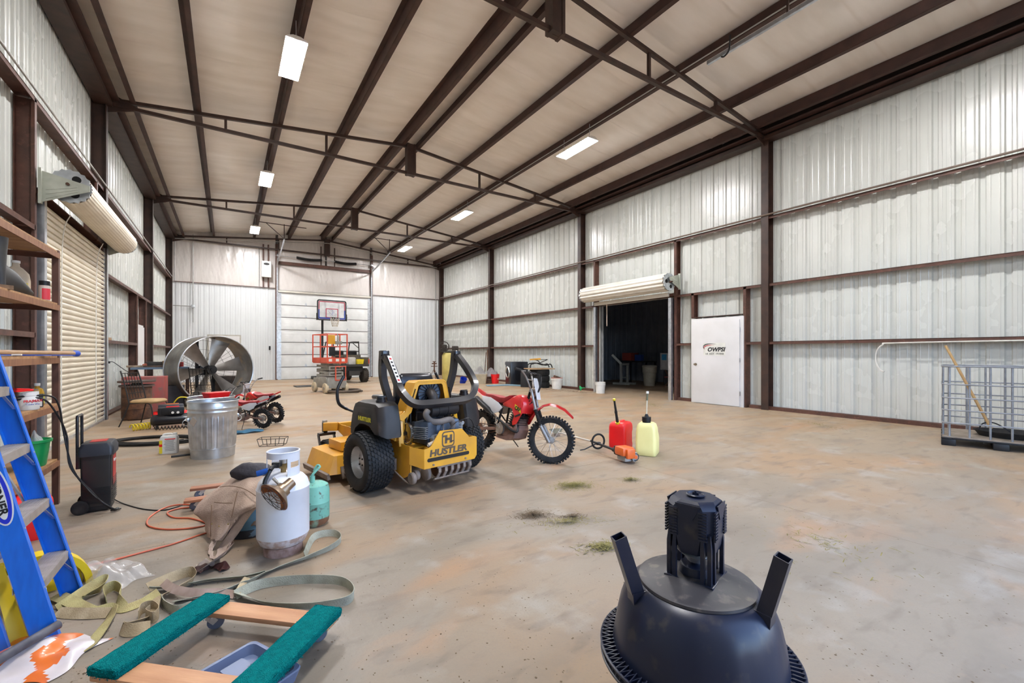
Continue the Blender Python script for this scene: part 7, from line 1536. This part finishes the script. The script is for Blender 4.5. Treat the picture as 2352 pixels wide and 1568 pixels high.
pipe('opener_conduit', 'grey conduit dropping to the opener box by the overhead door', [(1.32, YB+.02, 4.7), (1.32, YB+.02, 6.6)], .018)
eb = thing('door_opener', 'white door opener box mounted high left of the overhead door', 'opener', (1.62, YB-.14, 5.55), 0)
MB().box((0, 0, 0), (.42, .22, .80), bev=.02).build('case', M_WHITE, eb); MB().prism([(.13*math.cos(2*PI*i/20), .06*math.sin(2*PI*i/20)) for i in range(20)], .004, frame_M((0, -.112, .25), (1, 0, 0), (0, 0, 1))).build('oval_badge', M_BLACK, eb)
tag(MB().box((1.78, YB+.04, 1.62), (.08, .05, .20), bev=.01).build('wall_switch', M_BLACK, None), 'black wall switch between the walk door and the overhead door', 'switch')
cl = 7.72-.10
pipe('lamp_conduit', 'thin conduit running under the purlin above the right lamp row', [(cl+.02, -1.1, 7.05), (cl+.02, 25.0, 7.05)], .012)
tk2 = thing('overhead_track', 'galvanised overhead door track hanging from the roof at the top right', 'track', (7.28, -.5, 6.60), 0)
MB().box((0, 2.2, 0), (.05, 6.0, .012)).box((-.025, 2.2, .03), (.006, 6.0, .06)).box((.025, 2.2, .03), (.006, 6.0, .06)).build('rail', M_GALV, tk2)
MB().bar((0, 3.85, .05), (0, 3.85, .62), .03).build('hanger_strut', M_DARK, tk2); MB().tube(smooth_path([(0, 4.95, .02), (-.02, 4.88, -.04), (-.03, 4.78, .02), (-.03, 4.76, .26)], 5), .014, 8).build('end_bumper_hook', M_BLACK, tk2)
MB().bar((0, .2, .05), (0, .2, .62), .03).build('hanger_strut', M_DARK, tk2)
# ------------------------------------------------------------------ things in the dark side room
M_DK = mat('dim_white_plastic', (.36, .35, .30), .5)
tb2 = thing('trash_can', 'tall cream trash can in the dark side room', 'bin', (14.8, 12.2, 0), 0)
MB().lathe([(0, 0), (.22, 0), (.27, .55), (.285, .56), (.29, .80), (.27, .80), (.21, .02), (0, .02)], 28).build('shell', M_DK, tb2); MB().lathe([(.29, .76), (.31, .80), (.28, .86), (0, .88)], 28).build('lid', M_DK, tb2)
fr = thing('weight_bench_frame', 'white tubular exercise frame in the dark side room', 'frame', (14.6, 13.4, 0), R(10))
for x in (-.25, .25): MB().box((x, 0, .45), (.08, .08, .9)).box((x, 0, .04), (.08, .8, .08)).build('upright', M_DK, fr)
MB().box((0, 0, .88), (.6, .1, .08)).build('cross_bar', M_DK, fr); MB().box((0, 0, .30), (.5, .06, .05)).build('cross_bar', M_DK, fr); MB().bar((-.25, 0, .9), (-.5, .3, 1.3), .10).build('back_pad', M_DK, fr)
for i, (x, y, z, s_, c_, nm, l) in enumerate(((15.6, 11.55, .0, (.6, .6, .66), (.03, .03, .035), 'dark_cabinet', 'black cabinet in the dark side room'), (15.4, 11.75, .67, (.34, .5, .7), (.35, .35, .36), 'white_carton', 'white carton with a blue label in the side room'), (15.6, 13.95, 1.02, (.5, .55, .36), (.30, .05, .035), 'red_case', 'dull red case on the side-room table'), (15.5, 13.35, 1.02, (.2, .36, .28), (.02, .06, .25), 'blue_container', 'dark blue container on the side-room table'))):
    o = MB().box((0, 0, s_[2]/2), s_, bev=.015); tag(o.build(nm, mat('room_%d' % i, c_, .5), None, loc=(x, y, z)), l, nm.split('_')[-1])
tag(MB().box((0, 0, 0), (.004, .24, .24)).build('carton_label', mat('label_blue', (.03, .2, .4), .5), None, loc=(15.225, 11.8, 1.2)), 'blue square label on the white carton', 'label')
st2 = thing('side_room_table', 'dark table holding the red and blue cases in the side room', 'table', (15.6, 13.5, 0), 0)
MB().box((0, 0, .99), (.7, 1.5, .05)).build('table_top', M_BLACK, st2)
for x in (-.3, .3):
    for y in (-.7, .7): MB().box((x, y, .48), (.05, .05, .96)).build('leg', M_BLACK, st2)
ch2 = thing('folding_chair', 'red and white folding chair frame in the side room doorway', 'chair', (14.7, 11.15, 0), R(40))
for s_ in (-1, 1): MB().tube([(s_*.2, -.2, 0), (s_*.2, .15, .7)], .012, 6).tube([(s_*.2, .2, 0), (s_*.2, -.15, .42)], .012, 6).build('leg', M_RUST, ch2)
MB().box((0, 0, .42), (.4, .36, .03)).build('seat', mat('dull_red', (.2, .02, .02), .5), ch2)
# small perched clutter on the left girt
for y, l in ((12.9, 'scrap wood pieces lying on the left wall girt'),): tag(MB().box((0, 0, .02), (.10, .45, .03)).box((.02, .05, .05), (.06, .3, .02)).build('scrap_wood', M_PLY, None, loc=(XL-.08, y, 1.668)), l, 'wood')
